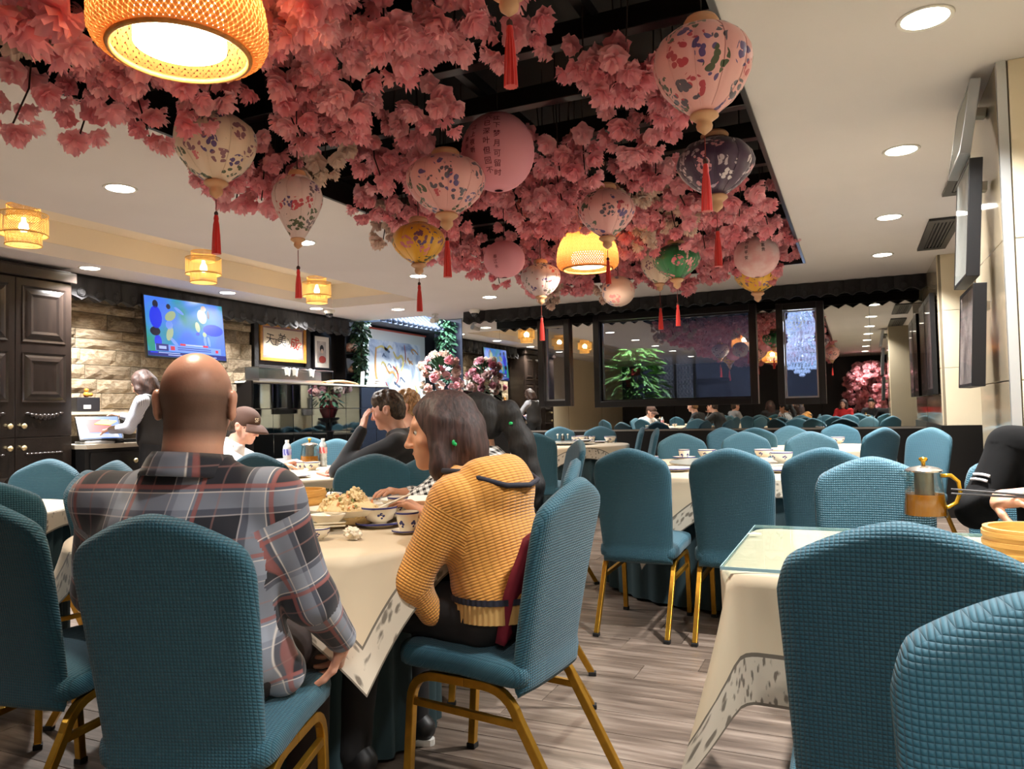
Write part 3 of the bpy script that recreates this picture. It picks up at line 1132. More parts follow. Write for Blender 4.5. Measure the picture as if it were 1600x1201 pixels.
round_table(T7[0], T7[1], 0.62, 0.74, 0.1, 'far right by the mirror', seed=18)
round_table(-2.25, -0.35, 0.66, 0.78, 0.3, 'left behind the camera', seed=21, skirt=False)

# rectangular table on the right with the glass sheet
T2X0, T2X1, T2Y0, T2Y1 = -0.31, 0.98, 1.87, 2.56
t2 = thing('rectangular_table', 'rectangular table at right under its cream cloth and glass sheet', 'table', ((T2X0 + T2X1) / 2, (T2Y0 + T2Y1) / 2, 0))
hx, hy = (T2X1 - T2X0) / 2, (T2Y1 - T2Y0) / 2
MB().box((0, 0, TABLE_Z - 0.016), (2 * hx - 0.07, 2 * hy - 0.07, 0.026)).build('tabletop', M_WOOD_D, t2, bevel=0.004)
for sx in (-1, 1):
    for sy in (-1, 1):
        MB().box((sx * (hx - 0.30), sy * (hy - 0.12), (TABLE_Z - 0.03) / 2), (0.05, 0.05, TABLE_Z - 0.032)).build('leg', M_WOOD_D, t2, bevel=0.004)
table_cloth((T2X0 + T2X1) / 2, (T2Y0 + T2Y1) / 2, 0, 0.30, 0, 'cream cloth with a grey floral hem draped over the right rectangular table', rect=(hx, hy), seed=5)
gl = MB().box2((T2X0 + 0.002, T2Y0 + 0.002, TABLE_Z + 0.001), (T2X1 - 0.002, T2Y1 - 0.002, TABLE_Z + 0.009)).build('glass_sheet', mat('table_glass', (226, 238, 240), 0.03, spec=0.6, trans=0.0), bevel=0.001)
gl.data.materials.clear()
gl.data.materials.append(glass_mat('table_glass_sheet', (246, 251, 250), (0.03, 0.3)))
_ge = MB()
for _a, _b in (((T2X0, T2Y0), (T2X1, T2Y0 + 0.002)), ((T2X0, T2Y1 - 0.002), (T2X1, T2Y1)), ((T2X0, T2Y0 + 0.002), (T2X0 + 0.002, T2Y1 - 0.002)), ((T2X1 - 0.002, T2Y0 + 0.002), (T2X1, T2Y1 - 0.002))):
    _ge.box2((_a[0], _a[1], TABLE_Z + 0.001), (_b[0], _b[1], TABLE_Z + 0.009))
_ge.build('polished_edge', mat('blue_glass_edge', (150, 186, 196), 0.15), gl)
tag(gl, 'clear glass sheet lying on the right rectangular table', 'glass sheet')

# ================================================================== LEFT WALL
# ---- stacked stone wall
_sm = []
for k, (c1, c2) in enumerate((((170, 154, 128), (126, 108, 84)), ((156, 140, 116), (110, 94, 74)), ((180, 166, 142), (140, 120, 94)), ((142, 130, 110), (98, 86, 70)))):
    _sm.append(random_tint(mat('sandstone_%d' % k, c1, 0.85, rgb2=c2, vscale=7, bump=0.7, bscale=26), 0.12))
stone_wall = struct('wall_stone', MB().box2((XL + 0.001, 5.0, 0.6), (XL + 0.03, 7.78, ZC - 0.04)), mat('stone_joint', (52, 44, 36), 0.9))


def stone_mesh(m, rg):
    nx, nz = 6, 3
    mb = MB()

    def fn(u, v):
        x, z = u - 0.5, v - 0.5
        e = min(u, 1 - u, v, 1 - v)
        y = -0.5 * (0.25 if e < 1e-6 else 1.0) + (rg.random() - 0.5) * 0.45 * (e > 1e-6)
        return (x + (rg.random() - 0.5) * 0.03 * (0 < u < 1), y, z + (rg.random() - 0.5) * 0.06 * (0 < v < 1))
    mb.grid(fn, nx, nz)
    n = (nx + 1) * (nz + 1)
    mb.add([(-0.5, 0.5, -0.5), (0.5, 0.5, -0.5), (0.5, 0.5, 0.5), (-0.5, 0.5, 0.5)], [(0, 1, 2, 3)])
    c = [0, nx, n - 1, n - 1 - nx]
    for a, b in ((0, 1), (1, 2), (2, 3), (3, 0)):
        mb.f.append((c[a], c[b], n + b, n + a))
    return mb.mesh('stone', m, recalc=True)


_rg = random.Random(11)
_sv = [stone_mesh(_sm[k % 4], _rg) for k in range(8)]
_z = 1.0
while _z < 2.44:
    h = _rg.choice((0.11, 0.13, 0.15, 0.17, 0.21))
    _y = 5.0 - _rg.random() * 0.3
    while _y < 7.77:
        w = _rg.choice((0.24, 0.32, 0.42, 0.55))
        a, b = max(_y, 5.0), min(_y + w, 7.77)
        if b - a > 0.05:
            if h > 0.18 and _rg.random() < 0.4:
                hs = ((_z, h * 0.5), (_z + h * 0.5, h * 0.5))
            else:
                hs = ((_z, h),)
            for z0, hh in hs:
                obj('stone', _rg.choice(_sv), stone_wall, (XL + 0.03 + 0.02 + _rg.random() * 0.012, (a + b) / 2, z0 + hh / 2), (0, 0, PI / 2), (b - a - 0.005, 0.05, hh - 0.006))
        _y += w
    _z += h

# ---- television
def hslant(m, parent, pts, thick=0.0012, name='graphic', z=0.0):
    """flat print: polygon in the (y right, z up) plane of the screen"""
    return MB().prism([(p[0], p[1]) for p in pts], z, z + thick).build(name, m, parent)


def emis(name, rgb, s=1.0):
    return mat(name, tuple(x * 0.2 for x in rgb), 0.4, emit=rgb, estr=s)


_p = P(288, 512, 9.05)
tv = thing('television', 'wall mounted flat television showing a football match above the stone wall', 'television', (-6.98, 6.36, 2.18))
_tvr = obj('screen_housing', MB().box((0, 0, -0.02), (1.17, 0.69, 0.035)).mesh('screen_housing', mat('tv_black_plastic', (12, 12, 13), 0.35), bevel=0.006), tv,
           rot=Euler((PI / 2 - 0.10, 0, PI / 2 + 0.0)), scale=(0.97, 1.02, 1.0))
# screen picture, drawn in the plane of the housing (x right, y up, z out)
_scm, _snt, _sb = _nt('tv_picture')
_stc = N(_snt, 'ShaderNodeTexCoord')
_sno = N(_snt, 'ShaderNodeTexNoise', Scale=2.6, Detail=1.5)
L(_snt, _stc.outputs['Object'], _sno.inputs['Vector'])
_scr = N(_snt, 'ShaderNodeValToRGB')
_e = _scr.color_ramp.elements
_e[0].position, _e[0].color = 0.35, lin((36, 150, 128))
_e[1].position, _e[1].color = 0.62, lin((60, 120, 240))
_x = _e.new(0.48)
_x.color = lin((50, 140, 214))
L(_snt, _sno.outputs['Fac'], _scr.inputs[0])
L(_snt, _scr.outputs[0], _sb.inputs['Emission Color'])
_sb.inputs['Emission Strength'].default_value = 0.62
_sb.inputs['Base Color'].default_value = (0.01, 0.01, 0.02, 1)
_sb.inputs['Roughness'].default_value = 0.25
screen = obj('screen', MB().box((0, 0, 0), (1.145, 0.655, 0.001)).mesh('screen', _scm), _tvr, (0, 0.004, -0.0018))
ES = 0.6
e_navy, e_blue, e_sky = emis('tv_navy', (10, 18, 120), ES), emis('tv_blue', (20, 50, 235), ES), emis('tv_sky', (110, 150, 255), ES)
e_yel, e_red, e_white, e_dark, e_skin = emis('tv_yellow', (160, 178, 140), ES), emis('tv_red', (205, 30, 60), ES), emis('tv_white', (170, 190, 255), ES), emis('tv_dark', (20, 24, 50), ES), emis('tv_tan', (150, 120, 110), ES)


def blob(m, cx, cy, rx, ry, rot=0.0, n=14, z=0.0005, name='player_shape'):
    pts = []
    for k in range(n):
        a = 2 * PI * k / n
        x, y = rx * math.cos(a), ry * math.sin(a)
        pts.append((cx + x * math.cos(rot) - y * math.sin(rot), cy + x * math.sin(rot) + y * math.cos(rot)))
    hslant(m, screen, pts, 0.0004, name, z)


for m, *a in ((e_dark, -0.43, 0.245, 0.038, 0.045), (e_blue, -0.435, 0.10, 0.085, 0.125), (e_dark, -0.455, -0.055, 0.07, 0.05), (e_blue, -0.425, -0.165, 0.05, 0.07),
              (e_yel, -0.23, 0.13, 0.085, 0.05, 0.5), (e_sky, -0.255, 0.03, 0.05, 0.05), (e_yel, -0.255, -0.07, 0.045, 0.085, -0.4), (e_sky, -0.2, -0.16, 0.075, 0.022, -0.7),
              (e_sky, -0.1, 0.2, 0.075, 0.02, -0.5), (e_dark, -0.25, 0.235, 0.03, 0.03),
              (e_yel, 0.24, 0.17, 0.07, 0.085, 0.3), (e_skin, 0.27, 0.265, 0.04, 0.035), (e_yel, 0.16, 0.04, 0.035, 0.06, 0.2), (e_blue, 0.155, -0.04, 0.03, 0.02), (e_yel, 0.26, -0.04, 0.03, 0.03),
              (e_sky, 0.26, -0.12, 0.02, 0.06, 0.1), (e_sky, 0.32, -0.12, 0.02, 0.06, 0.2), (e_blue, 0.40, 0.02, 0.16, 0.07), (e_dark, 0.34, 0.2, 0.02, 0.05)):
    blob(m, *a)
for m, x0, x1, y0, y1, z in ((e_navy, -0.572, 0.572, -0.325, -0.275, 0.0005), (e_sky, -0.47, 0.50, -0.268, -0.195, 0.0005), (e_navy, -0.46, -0.29, -0.265, -0.190, 0.001),
                             (e_red, -0.26, -0.20, -0.252, -0.208, 0.001), (e_red, 0.41, 0.455, -0.25, -0.215, 0.001), (e_red, -0.12, -0.04, -0.192, -0.170, 0.001),
                             (e_red, 0.22, 0.30, -0.192, -0.170, 0.001), (e_white, -0.04, 0.22, -0.19, -0.172, 0.001), (e_blue, -0.54, -0.44, -0.293, -0.278, 0.001),
                             (e_white, -0.43, -0.13, -0.291, -0.281, 0.001), (e_white, -0.3, -0.05, -0.312, -0.302, 0.001), (e_white, 0.02, 0.15, -0.296, -0.286, 0.001), (e_white, 0.2, 0.42, -0.310, -0.300, 0.001)):
    hslant(m, screen, [(x0, y0), (x1, y0), (x1, y1), (x0, y1)], 0.0004, 'caption_bar', z)
for k in range(2):
    hslant(e_navy, screen, [(-0.16, -0.222 - k * 0.022), (0.34, -0.222 - k * 0.022), (0.34, -0.214 - k * 0.022), (-0.16, -0.214 - k * 0.022)], 0.0004, 'caption_line', 0.0012)
hslant(e_white, screen, [(-0.42, -0.245), (-0.32, -0.245), (-0.32, -0.212), (-0.42, -0.212)], 0.0004, 'score', 0.0015)
MB().box2((-0.385, -0.05, -0.06), (-0.05, 0.05, 0.06)).build('wall_bracket', M_BLACKM, tv)

# ---- tall black cabinet
M_CAB = mat('dark_stained_wood', (38, 30, 26), 0.26, spec=0.5, rgb2=(28, 22, 19), vscale=5, stretch=(4, 4, 0.6))
M_BRASSW = mat('pale_brass', (214, 196, 150), 0.3, 0.8)
CX = -6.95
cab = thing('tall_cabinet', 'tall dark panelled cabinet with double doors and brass knobs', 'cabinet', (CX, 4.30, 0))
MB().box2((-0.45, -1.2, 0), (-0.022, 0.63, 2.50)).build('body', M_CAB, cab)
MB().box2((-0.45, -1.22, 2.50), (0.035, 0.66, 2.60)).box2((-0.45, -1.2, 2.60), (0.0, 0.63, 2.62)).build('cornice', M_CAB, cab, bevel=0.008)


def raised_panel(parent, y0, y1, z0, z1):
    mb = MB()
    for i, (inset, d) in enumerate(((0.0, 0.010), (0.022, 0.004), (0.045, 0.012), (0.075, 0.018), (0.10, 0.012))):
        mb.add([(d - 0.004, y0 + inset, z0 + inset), (d - 0.004, y1 - inset, z0 + inset), (d - 0.004, y1 - inset, z1 - inset), (d - 0.004, y0 + inset, z1 - inset)], [])
    for i in range(4):
        a, b = i * 4, i * 4 + 4
        for k in range(4):
            j = (k + 1) % 4
            mb.f.append((a + k, a + j, b + j, b + k))
    mb.f.append((16, 17, 18, 19))
    mb.add([(-0.004, y0, z0), (-0.004, y1, z0), (-0.004, y1, z1), (-0.004, y0, z1)], [])
    for k in range(4):
        j = (k + 1) % 4
        mb.f.append((20 + k, 20 + j, j, k))
    mb.build('panel', M_CAB, parent)


_KN = MB().lathe([(0.0, 0.0), (0.010, 0.0), (0.008, 0.016), (0.022, 0.026), (0.026, 0.036), (0.018, 0.046), (0.0, 0.05)], 14).mesh('knob', M_BRASSW, smooth=True)
for y0, y1, kside in ((0.085, 0.625, 0), (-0.46, 0.08, 1), (-1.005, -0.465, 0)):
    for z0, z1, kz in ((1.02, 2.49, 1.12), (0.06, 1.01, 0.92)):
        dr = MB().box2((-0.021, y0, z0), (0.0, y1, z1)).build('door', M_CAB, cab, bevel=0.003)
        if z0 > 1:
            raised_panel(dr, y0 + 0.06, y1 - 0.06, 1.90, 2.42)
            raised_panel(dr, y0 + 0.06, y1 - 0.06, 1.34, 1.80)
        else:
            raised_panel(dr, y0 + 0.06, y1 - 0.06, 0.14, 0.66)
        obj('knob', _KN, dr, (0, y0 + 0.06 if kside == 0 else y1 - 0.06, kz), (0, PI / 2, 0))
        # carved swag
        cv = MB()
        zc = 1.235 if z0 > 1 else 0.86
        for k in range(9):
            u = (k - 4) / 4
            cv.ball((0.006, (y0 + y1) / 2 + u * 0.16, zc - (0.035 * (1 - u * u) if z0 > 1 else 0)), (0.012, 0.026, 0.014 + (0.018 * (1 - abs(u)) if z0 > 1 else 0)), 8, 6)
        cv.build('carving', M_CAB, dr, smooth=True)

# ---- cash desk with till
M_DESK = mat('desk_black', (16, 15, 15), 0.5)
desk = thing('cash_desk', 'low black cash desk with a pale worktop beside the tall cabinet', 'desk', (-7.0, 5.75, 0))
MB().box2((-0.38, -0.78, 0), (0.18, 1.15, 0.88)).build('body', M_DESK, desk)
MB().box2((-0.39, -0.79, 0.88), (0.22, 1.16, 0.925)).build('worktop', mat('pale_laminate', (206, 196, 178), 0.4), desk, bevel=0.004)
for y in (-0.45, 0.18, 0.8):
    d = MB().box2((0.181, y - 0.28, 0.08), (0.198, y + 0.28, 0.84)).build('door', M_DESK, desk, bevel=0.003)
    obj('knob', _KN, d, (0.198, y + 0.2, 0.74), (0, PI / 2, 0))
MB().box2((-0.40, -0.79, 1.22), (-0.20, 0.02, 1.25)).build('raised_shelf', mat('pale_laminate', (206, 196, 178), 0.4), desk)
MB().box2((-0.36, -0.74, 0.926), (-0.22, -0.70, 1.22)).box2((-0.36, -0.07, 0.926), (-0.22, -0.03, 1.22)).build('shelf_post', M_DESK, desk)
tl = thing('till_terminal', 'touch screen till with a red and blue display on the cash desk', 'till', (-6.92, 5.18, 0.926))
MB().box2((-0.12, -0.16, 0), (0.1, 0.16, 0.03)).build('base', mat('till_grey', (196, 198, 202), 0.4), tl, bevel=0.008)
_tr = obj('display', MB().box((0, 0, 0), (0.40, 0.30, 0.03)).mesh('display', mat('till_black', (20, 20, 22), 0.4), bevel=0.006), tl, (0.0, 0.02, 0.15), Euler((math.radians(52), 0, math.radians(68))))
MB().box((0, 0, 0), (0.37, 0.27, 0.002)).build('screen', emis('till_sky', (120, 160, 240), 0.55), _tr).location = (0, 0, 0.0165)
hslant(emis('till_red', (190, 70, 76), 0.6), _tr, [(-0.10, -0.06), (0.12, -0.06), (0.10, 0.10), (-0.13, 0.10)], 0.001, 'red_field', 0.018)
hslant(emis('till_white', (226, 232, 245), 0.6), _tr, [(-0.17, -0.125), (0.16, -0.125), (0.15, -0.08), (-0.17, -0.08)], 0.001, 'button_row', 0.018)
MB().tube([(-0.02, 0, 0.02), (-0.03, 0.01, 0.12)], 0.02, 10).build('stand', mat('till_grey', (196, 198, 202), 0.4), tl)
prn = thing('receipt_printer', 'black receipt printer on the raised shelf of the cash desk', 'printer', (-7.29, 5.30, 1.2505))
MB().box2((-0.08, -0.13, 0), (0.08, 0.13, 0.15)).build('body', mat('printer_black', (34, 34, 38), 0.45), prn, bevel=0.012)
MB().box2((0.081, -0.06, 0.03), (0.084, 0.02, 0.07)).build('paper_slip', mat('paper_white', (232, 232, 228), 0.8), prn)
fig = MB()
fig.ball((0, 0, 0.03), (0.03, 0.03, 0.03)).ball((0, 0, 0.075), 0.022).ball((0.02, 0.03, 0.03), (0.02, 0.03, 0.02))
tag(fig.build('figurine', mat('red_gold_glaze', (196, 92, 50), 0.3, rgb2=(226, 176, 60), vscale=24), smooth=True), 'small red and gold figurine on top of the receipt printer', 'figurine').location = (-7.29, 5.33, 1.4)
tag(MB().box2((-0.05, -0.16, 0), (0.10, 0.16, 0.035)).build('keyboard', mat('till_black', (20, 20, 22), 0.4), bevel=0.006), 'black keyboard on the worktop below the till display', 'keyboard').location = (-6.90, 5.46, 0.926)
cb_ = MB()
cb_.box2((-0.01, -0.13, 0), (0.01, 0.13, 0.30))
tag(cb_.build('cardboard_panel', mat('cardboard', (196, 160, 112), 0.8, var=0.1), bevel=0.002), 'upright cardboard sheet at the worktop edge below the cashier\'s elbow', 'cardboard').location = (-6.80, 5.85, 0.926)
bg = MB()
bg.grid(lambda u, v: ((0.10 + 0.02 * math.sin(9 * u)) * math.cos(u * 2 * PI) * (1 - 0.25 * v ** 3), (0.13 + 0.015 * math.sin(11 * u)) * math.sin(u * 2 * PI) * (1 - 0.2 * v ** 3), 0.34 * v), 28, 8, True)
tag(bg.build('paper_bag', mat('white_bag', (222, 214, 204), 0.6, bump=0.3, bscale=14), smooth=True), 'white takeaway bag standing behind the cashier on the desk', 'bag').location = (-7.2, 6.75, 0.926)

# ---- mirror tiled bar
bar = thing('mirror_bar', 'bar counter clad in square mirror tiles below the calligraphy', 'bar counter', (-6.6, 8.44, 0))
MB().box2((-0.24, -1.47, 0), (-0.012, 1.48, 1.575)).build('core', M_BLACK, bar)
MB().box2((-0.26, -1.48, 1.576), (0.0, 1.49, 1.60)).build('top_shelf', mat('pale_stone_top', (176, 178, 172), 0.25), bar, bevel=0.003)
_rg = random.Random(5)
_mt = MB().box((0, 0, 0), (0.008, 0.364, 0.308)).mesh('mirror_tile', M_TILEMIR, bevel=0.003)
for i in range(8):
    for j in range(5):
        obj('mirror_tile', _mt, bar, (-0.007, -1.285 + i * 0.37, 0.165 + j * 0.312), (0, (_rg.random() - 0.5) * 0.006, (_rg.random() - 0.5) * 0.012))
# slanted black end panel of the bar
_ep = MB()
_ep.prism([(-0.62, 0), (0.03, 0), (0.03, 1.60), (-0.05, 1.60), (-0.62, 1.16)], -0.03, 0.0, Matrix.Rotation(PI / 2, 3, 'X'))
_epo = tag(_ep.build('end_panel', M_BLACK), 'slanted black end panel of the mirror tiled bar', 'panel')
_epo.location = (-6.62, 6.955, 0)

# things on the bar and the dark back wall above
bk = tag(MB().box2((XL + 0.001, 7.79, 0.9), (XL + 0.05, 9.66, ZC - 0.04)).build('back_panel', M_BLACK), 'black lacquered back panel behind the calligraphy', 'panel')
fm = MB()
for a, b in (((7.79, 1.78), (7.87, 2.45)), ((8.86, 1.78), (8.94, 2.45)), ((7.87, 1.78), (8.86, 1.87))):
    fm.box2((XL + 0.051, a[0], a[1]), (XL + 0.10, b[0], b[1]))
tag(fm.build('carved_surround', mat('carved_black', (30, 27, 26), 0.55, bump=0.6, bscale=40), bevel=0.004), 'carved black wooden surround of the calligraphy', 'frame')


def wall_picture(name, label, cat, y0, y1, z0, z1, x, frame_m, fw, mount_m, mw, paper_m):
    t = thing(name, label, cat, (x, (y0 + y1) / 2, (z0 + z1) / 2), PI / 2)
    w, h = (y1 - y0) / 2, (z1 - z0) / 2
    f = MB()
    f.box2((-w, -0.03, -h), (-w + fw, 0, h)).box2((w - fw, -0.03, -h), (w, 0, h)).box2((-w + fw, -0.03, -h), (w - fw, 0, -h + fw)).box2((-w + fw, -0.03, h - fw), (w - fw, 0, h))
    f.build('frame', frame_m, t, bevel=0.004)
    MB().box2((-w + fw, -0.012, -h + fw), (w - fw, 0, h - fw)).build('mount', mount_m, t)
    p = MB().box2((-w + fw + mw, -0.0135, -h + fw + mw), (w - fw - mw, -0.0121, h - fw - mw)).build('paper', paper_m, t)
    return t, p


M_PAPER = mat('rice_paper', (232, 220, 200), 0.8, var=0.05)
M_INK = mat('black_ink', (22, 20, 20), 0.7)
M_REDI = mat('red_ink', (214, 40, 44), 0.7)
cal, calp = wall_picture('calligraphy', 'framed calligraphy with black brush characters and a red one', 'calligraphy', 7.90, 8.84, 1.93, 2.46, XL + 0.075,
                         mat('gold_bamboo_frame', (198, 140, 60), 0.4, var=0.3, vscale=30), 0.045, mat('mauve_mount', (148, 118, 122), 0.8), 0.03, M_PAPER)
for ch, x, z, s, m in (('天', -0.27, 0.03, 0.17, M_INK), ('工', -0.155, -0.005, 0.12, M_INK), ('美', -0.03, 0.03, 0.19, M_INK), ('心', 0.09, 0.02, 0.11, M_INK), ('成', 0.235, 0.0, 0.20, M_REDI), ('之', 0.345, -0.01, 0.10, M_REDI)):
    obj('character', text_mesh(ch, s, m), calp, (x, -0.0145, z), Euler((PI / 2, 0.12, 0)))
por, porp = wall_picture('portrait_print', 'black framed print of a figure in red, right of the calligraphy', 'picture', 9.01, 9.41, 1.86, 2.38, XL + 0.075,
                         M_BLACK, 0.025, mat('white_mount', (226, 222, 212), 0.8), 0.07, mat('grey_print', (150, 146, 142), 0.7, rgb2=(200, 190, 180), vscale=9))
MB().ball((0.0, -0.016, 0.05), (0.045, 0.002, 0.06), 14, 8).build('hair_shape', M_INK, porp)
MB().ball((0.01, -0.018, -0.11), (0.085, 0.002, 0.055), 14, 8).build('robe_shape', mat('print_red', (150, 60, 52), 0.7), porp)
MB().ball((0.0, -0.019, 0.015), (0.03, 0.002, 0.035), 12, 8).build('face_shape', mat('print_skin', (206, 180, 160), 0.7), porp)

# dish cabinet with three rags, clip boards, cups on the bar
sh = thing('display_case', 'low glass display case on the bar under the calligraphy', 'display case', (-6.98, 8.15, 1.32))
MB().box2((-0.14, -0.75, 0.0), (0.10, 0.75, 0.30)).build('base', M_BLACK, sh)
MB().box2((-0.14, -0.75, 0.30), (0.10, 0.75, 0.33)).box2((-0.14, -0.75, 0.47), (0.10, 0.75, 0.485)).box2((-0.14, -0.75, 0.33), (-0.12, 0.75, 0.47)).build('case_frame', M_STEEL, sh)
MB().box2((0.095, -0.75, 0.331), (0.099, 0.75, 0.469)).build('glass_front', M_CLEAR, sh)
for k, y in enumerate((-0.25, -0.1, 0.24)):
    o = tag(MB().grid(lambda u, v: (0.02 * math.sin(u * 3) + 0.004, (u - 0.5) * 0.12 * (1 - 0.35 * v), -v * 0.10 + 0.01 * math.sin(7 * u)), 8, 6).build('folded_towel', mat('white_towel', (232, 230, 224), 0.9), smooth=True),
            ('leftmost', 'middle', 'rightmost')[k] + ' of three white folded cloths hanging on the display case', 'cloth')
    o.location = (-6.865, 8.15 + y, 1.80)
    md = o.modifiers.new('thick', 'SOLIDIFY')
    md.thickness = 0.006
lg = MB()
lg.grid(lambda u, v: (-0.06 + 0.12 * v, (u - 0.5) * 0.7, 0.03 * math.sin(PI * u) + 0.02 * math.sin(v * PI)), 14, 4)
_l = tag(lg.build('wicker_tray', mat('tan_wicker', (178, 124, 76), 0.7, bump=0.6, bscale=80), smooth=True), 'long tan wicker tray on the bar top', 'tray')
_l.location = (-6.72, 8.85, 1.605)
_l.modifiers.new('thick', 'SOLIDIFY').thickness = 0.012
_c = tag(MB().box2((-0.005, -0.07, 0), (0.005, 0.07, 0.2)).build('menu_card', mat('card_white', (230, 228, 224), 0.6)), 'small white card standing on the bar right of the tray', 'card')
_c.location = (-6.7, 9.35, 1.605)
_c.rotation_euler = (0.1, 0.1, 0.3)
for k in range(3):
    o = tag(MB().box2((-0.07, -0.15, 0), (0.07, 0.15, 0.03)).build('foam_box', mat('foam_white', (224, 220, 214), 0.7), bevel=0.008), ('lowest', 'middle', 'topmost')[k] + ' of three white flat boxes stacked at the bar\'s right end', 'box')
    o.location = (-6.7, 9.7, 1.602 + k * 0.032)
    o.rotation_euler = (0, 0, 0.1 * k)

# black shelf unit by the painting
su = thing('shelf_unit', 'black open shelf unit between the bar and the dragon painting', 'shelf', (XL + 0.01, 9.90, 0))
MB().box2((0, -0.30, 1.0), (0.02, 0.26, 2.64)).build('back', M_BLACKM, su)
MB().box2((0.02, -0.30, 1.0), (0.22, -0.27, 2.64)).build('side', M_BLACK, su)
MB().box2((0.02, 0.24, 1.0), (0.22, 0.26, 2.64)).build('side', M_BLACK, su)
for z in (1.35, 1.80, 2.12, 2.45):
    MB().box2((0.02, -0.27, z), (0.22, 0.24, z + 0.025)).build('shelf', M_BLACK, su)
for nm, lb, x, y, z, r, c1, c2 in (('ornament', 'red and white lion ornament on the upper shelf', 0.13, 0.0, 2.145, 0.11, (176, 84, 62), (226, 210, 190)),
                                   ('ornament', 'pink and cream ornament on the lower shelf', 0.13, 0.05, 1.825, 0.08, (206, 140, 116), (232, 214, 190))):
    mb = MB()
    mb.ball((0, 0, r * 0.8), (r, r * 1.2, r * 0.8)).ball((0.03, 0.05, r * 1.7), (r * 0.6, r * 0.6, r * 0.6)).ball((0.0, -0.08, r * 0.6), (r * 0.5, r * 0.7, r * 0.6))
    tag(mb.build(nm, mat('glaze_%d%d%d' % c1, c1, 0.4, rgb2=c2, vscale=16), smooth=True), lb, 'ornament').location = (XL + x, 9.90 + y, z)
_bk = tag(MB().box2((-0.012, -0.11, 0), (0.012, 0.11, 0.24)).build('photo_frame', mat('grey_glass_frame', (140, 144, 148), 0.3), bevel=0.004), 'grey photo frame leaning on the lower shelf', 'photo frame')
_bk.location = (XL + 0.12, 9.92, 1.83)
_bk.rotation_euler = (0, -0.2, 0)

# ---- security cameras on the ceiling
for x, y, lb in ((-6.72, 8.62, 'white dome security camera on the ceiling above the calligraphy'), (-4.98, 9.72, 'small white security camera at the left end of the mirror eave')):
    t = thing('security_camera', lb, 'camera', (x, y, ZC))
    MB().lathe([(0.075, 0.0), (0.078, -0.03), (0.06, -0.055), (0.0, -0.055)], 20).build('base', mat('camera_white', (226, 224, 218), 0.5), t, smooth=True, angle=0.8)
    MB().lathe([(0.052, -0.055), (0.048, -0.085), (0.03, -0.105), (0.0, -0.112)], 20).build('dome', mat('smoked_dome', (36, 36, 40), 0.1), t, smooth=True, angle=0.8)
t = thing('spot_camera', 'white bullet camera on the ceiling edge beside the alcove', 'camera', (-5.72, 9.86, ZC))
MB().lathe([(0.05, 0.0), (0.05, -0.02), (0.0, -0.02)], 16).build('base', mat('camera_white', (226, 224, 218), 0.5), t)
MB().tube([(0, 0, -0.02), (0, -0.01, -0.06)], 0.015).tube([(0.0, 0.05, -0.08), (0.02, -0.12, -0.11)], 0.04, 14).build('barrel', mat('camera_white', (226, 224, 218), 0.5), t, smooth=True, angle=0.7)

# ================================================================== ALCOVE: painting, tiled gable, ivy, flowers
pt = thing('dragon_painting', 'large white scroll painting of a golden dragon in clouds', 'painting', (XL + 0.02, 11.28, 0), PI / 2)
W2 = 0.98
f = MB()
f.box2((-W2, -0.05, 0.9), (W2, 0.0, 2.60))
f.build('backing', mat('white_silk', (228, 224, 208), 0.7), pt)
_dm, _dnt, _db = _nt('cloud_ink_wash')
_tc = N(_dnt, 'ShaderNodeTexCoord')
_no = N(_dnt, 'ShaderNodeTexNoise', Scale=2.2, Detail=6.0, Distortion=1.2)
L(_dnt, _tc.outputs['Object'], _no.inputs['Vector'])
_cr = N(_dnt, 'ShaderNodeValToRGB')
_e = _cr.color_ramp.elements
_e[0].position, _e[0].color = 0.34, lin((132, 142, 158))
_e[1].position, _e[1].color = 0.52, lin((230, 229, 222))
_x = _e.new(0.46)
_x.color = lin((196, 202, 206))
L(_dnt, _no.outputs['Fac'], _cr.inputs[0])
L(_dnt, _cr.outputs[0], _db.inputs['Base Color'])
_db.inputs['Roughness'].default_value = 0.75
MB().box2((-W2 + 0.16, -0.054, 0.95), (W2 - 0.18, -0.0505, 2.43)).build('ink_wash', _dm, pt)
M_DG, M_DG2, M_DGR = mat('dragon_ochre', (206, 148, 84), 0.7), mat('dragon_yellow', (222, 196, 110), 0.7), mat('dragon_red', (178, 84, 66), 0.7)


def stroke(pts, w, m, name='brush_stroke'):
    w *= 0.55
    mb = MB()
    pts = [Vector((p[0], 0, p[1])) for p in pts]
    # smooth the line by subdividing
    for _ in range(2):
        q = [pts[0]]
        for a, b in zip(pts[:-1], pts[1:]):
            q += [a * 0.75 + b * 0.25, a * 0.25 + b * 0.75]
        pts = q + [pts[-1]]
    n = len(pts)
    vs, fs = [], []
    for i, p in enumerate(pts):
        t = (pts[min(i + 1, n - 1)] - pts[max(i - 1, 0)]).normalized()
        s = Vector((-t.z, 0, t.x)) * w * (0.35 + 0.65 * math.sin(PI * (0.08 + 0.84 * i / (n - 1))))
        for y in (-0.0545, -0.0575):
            vs += [(p + s + Vector((0, y, 0))), (p - s + Vector((0, y, 0)))]
    for i in range(n - 1):
        a, b = i * 4, i * 4 + 4
        fs += [(a + 2, b + 2, b + 3, a + 3), (a, a + 2, b + 2, b), (a + 1, b + 1, b + 3, a + 3)]
    mb.add(vs, fs)
    mb.build(name, m, pt)


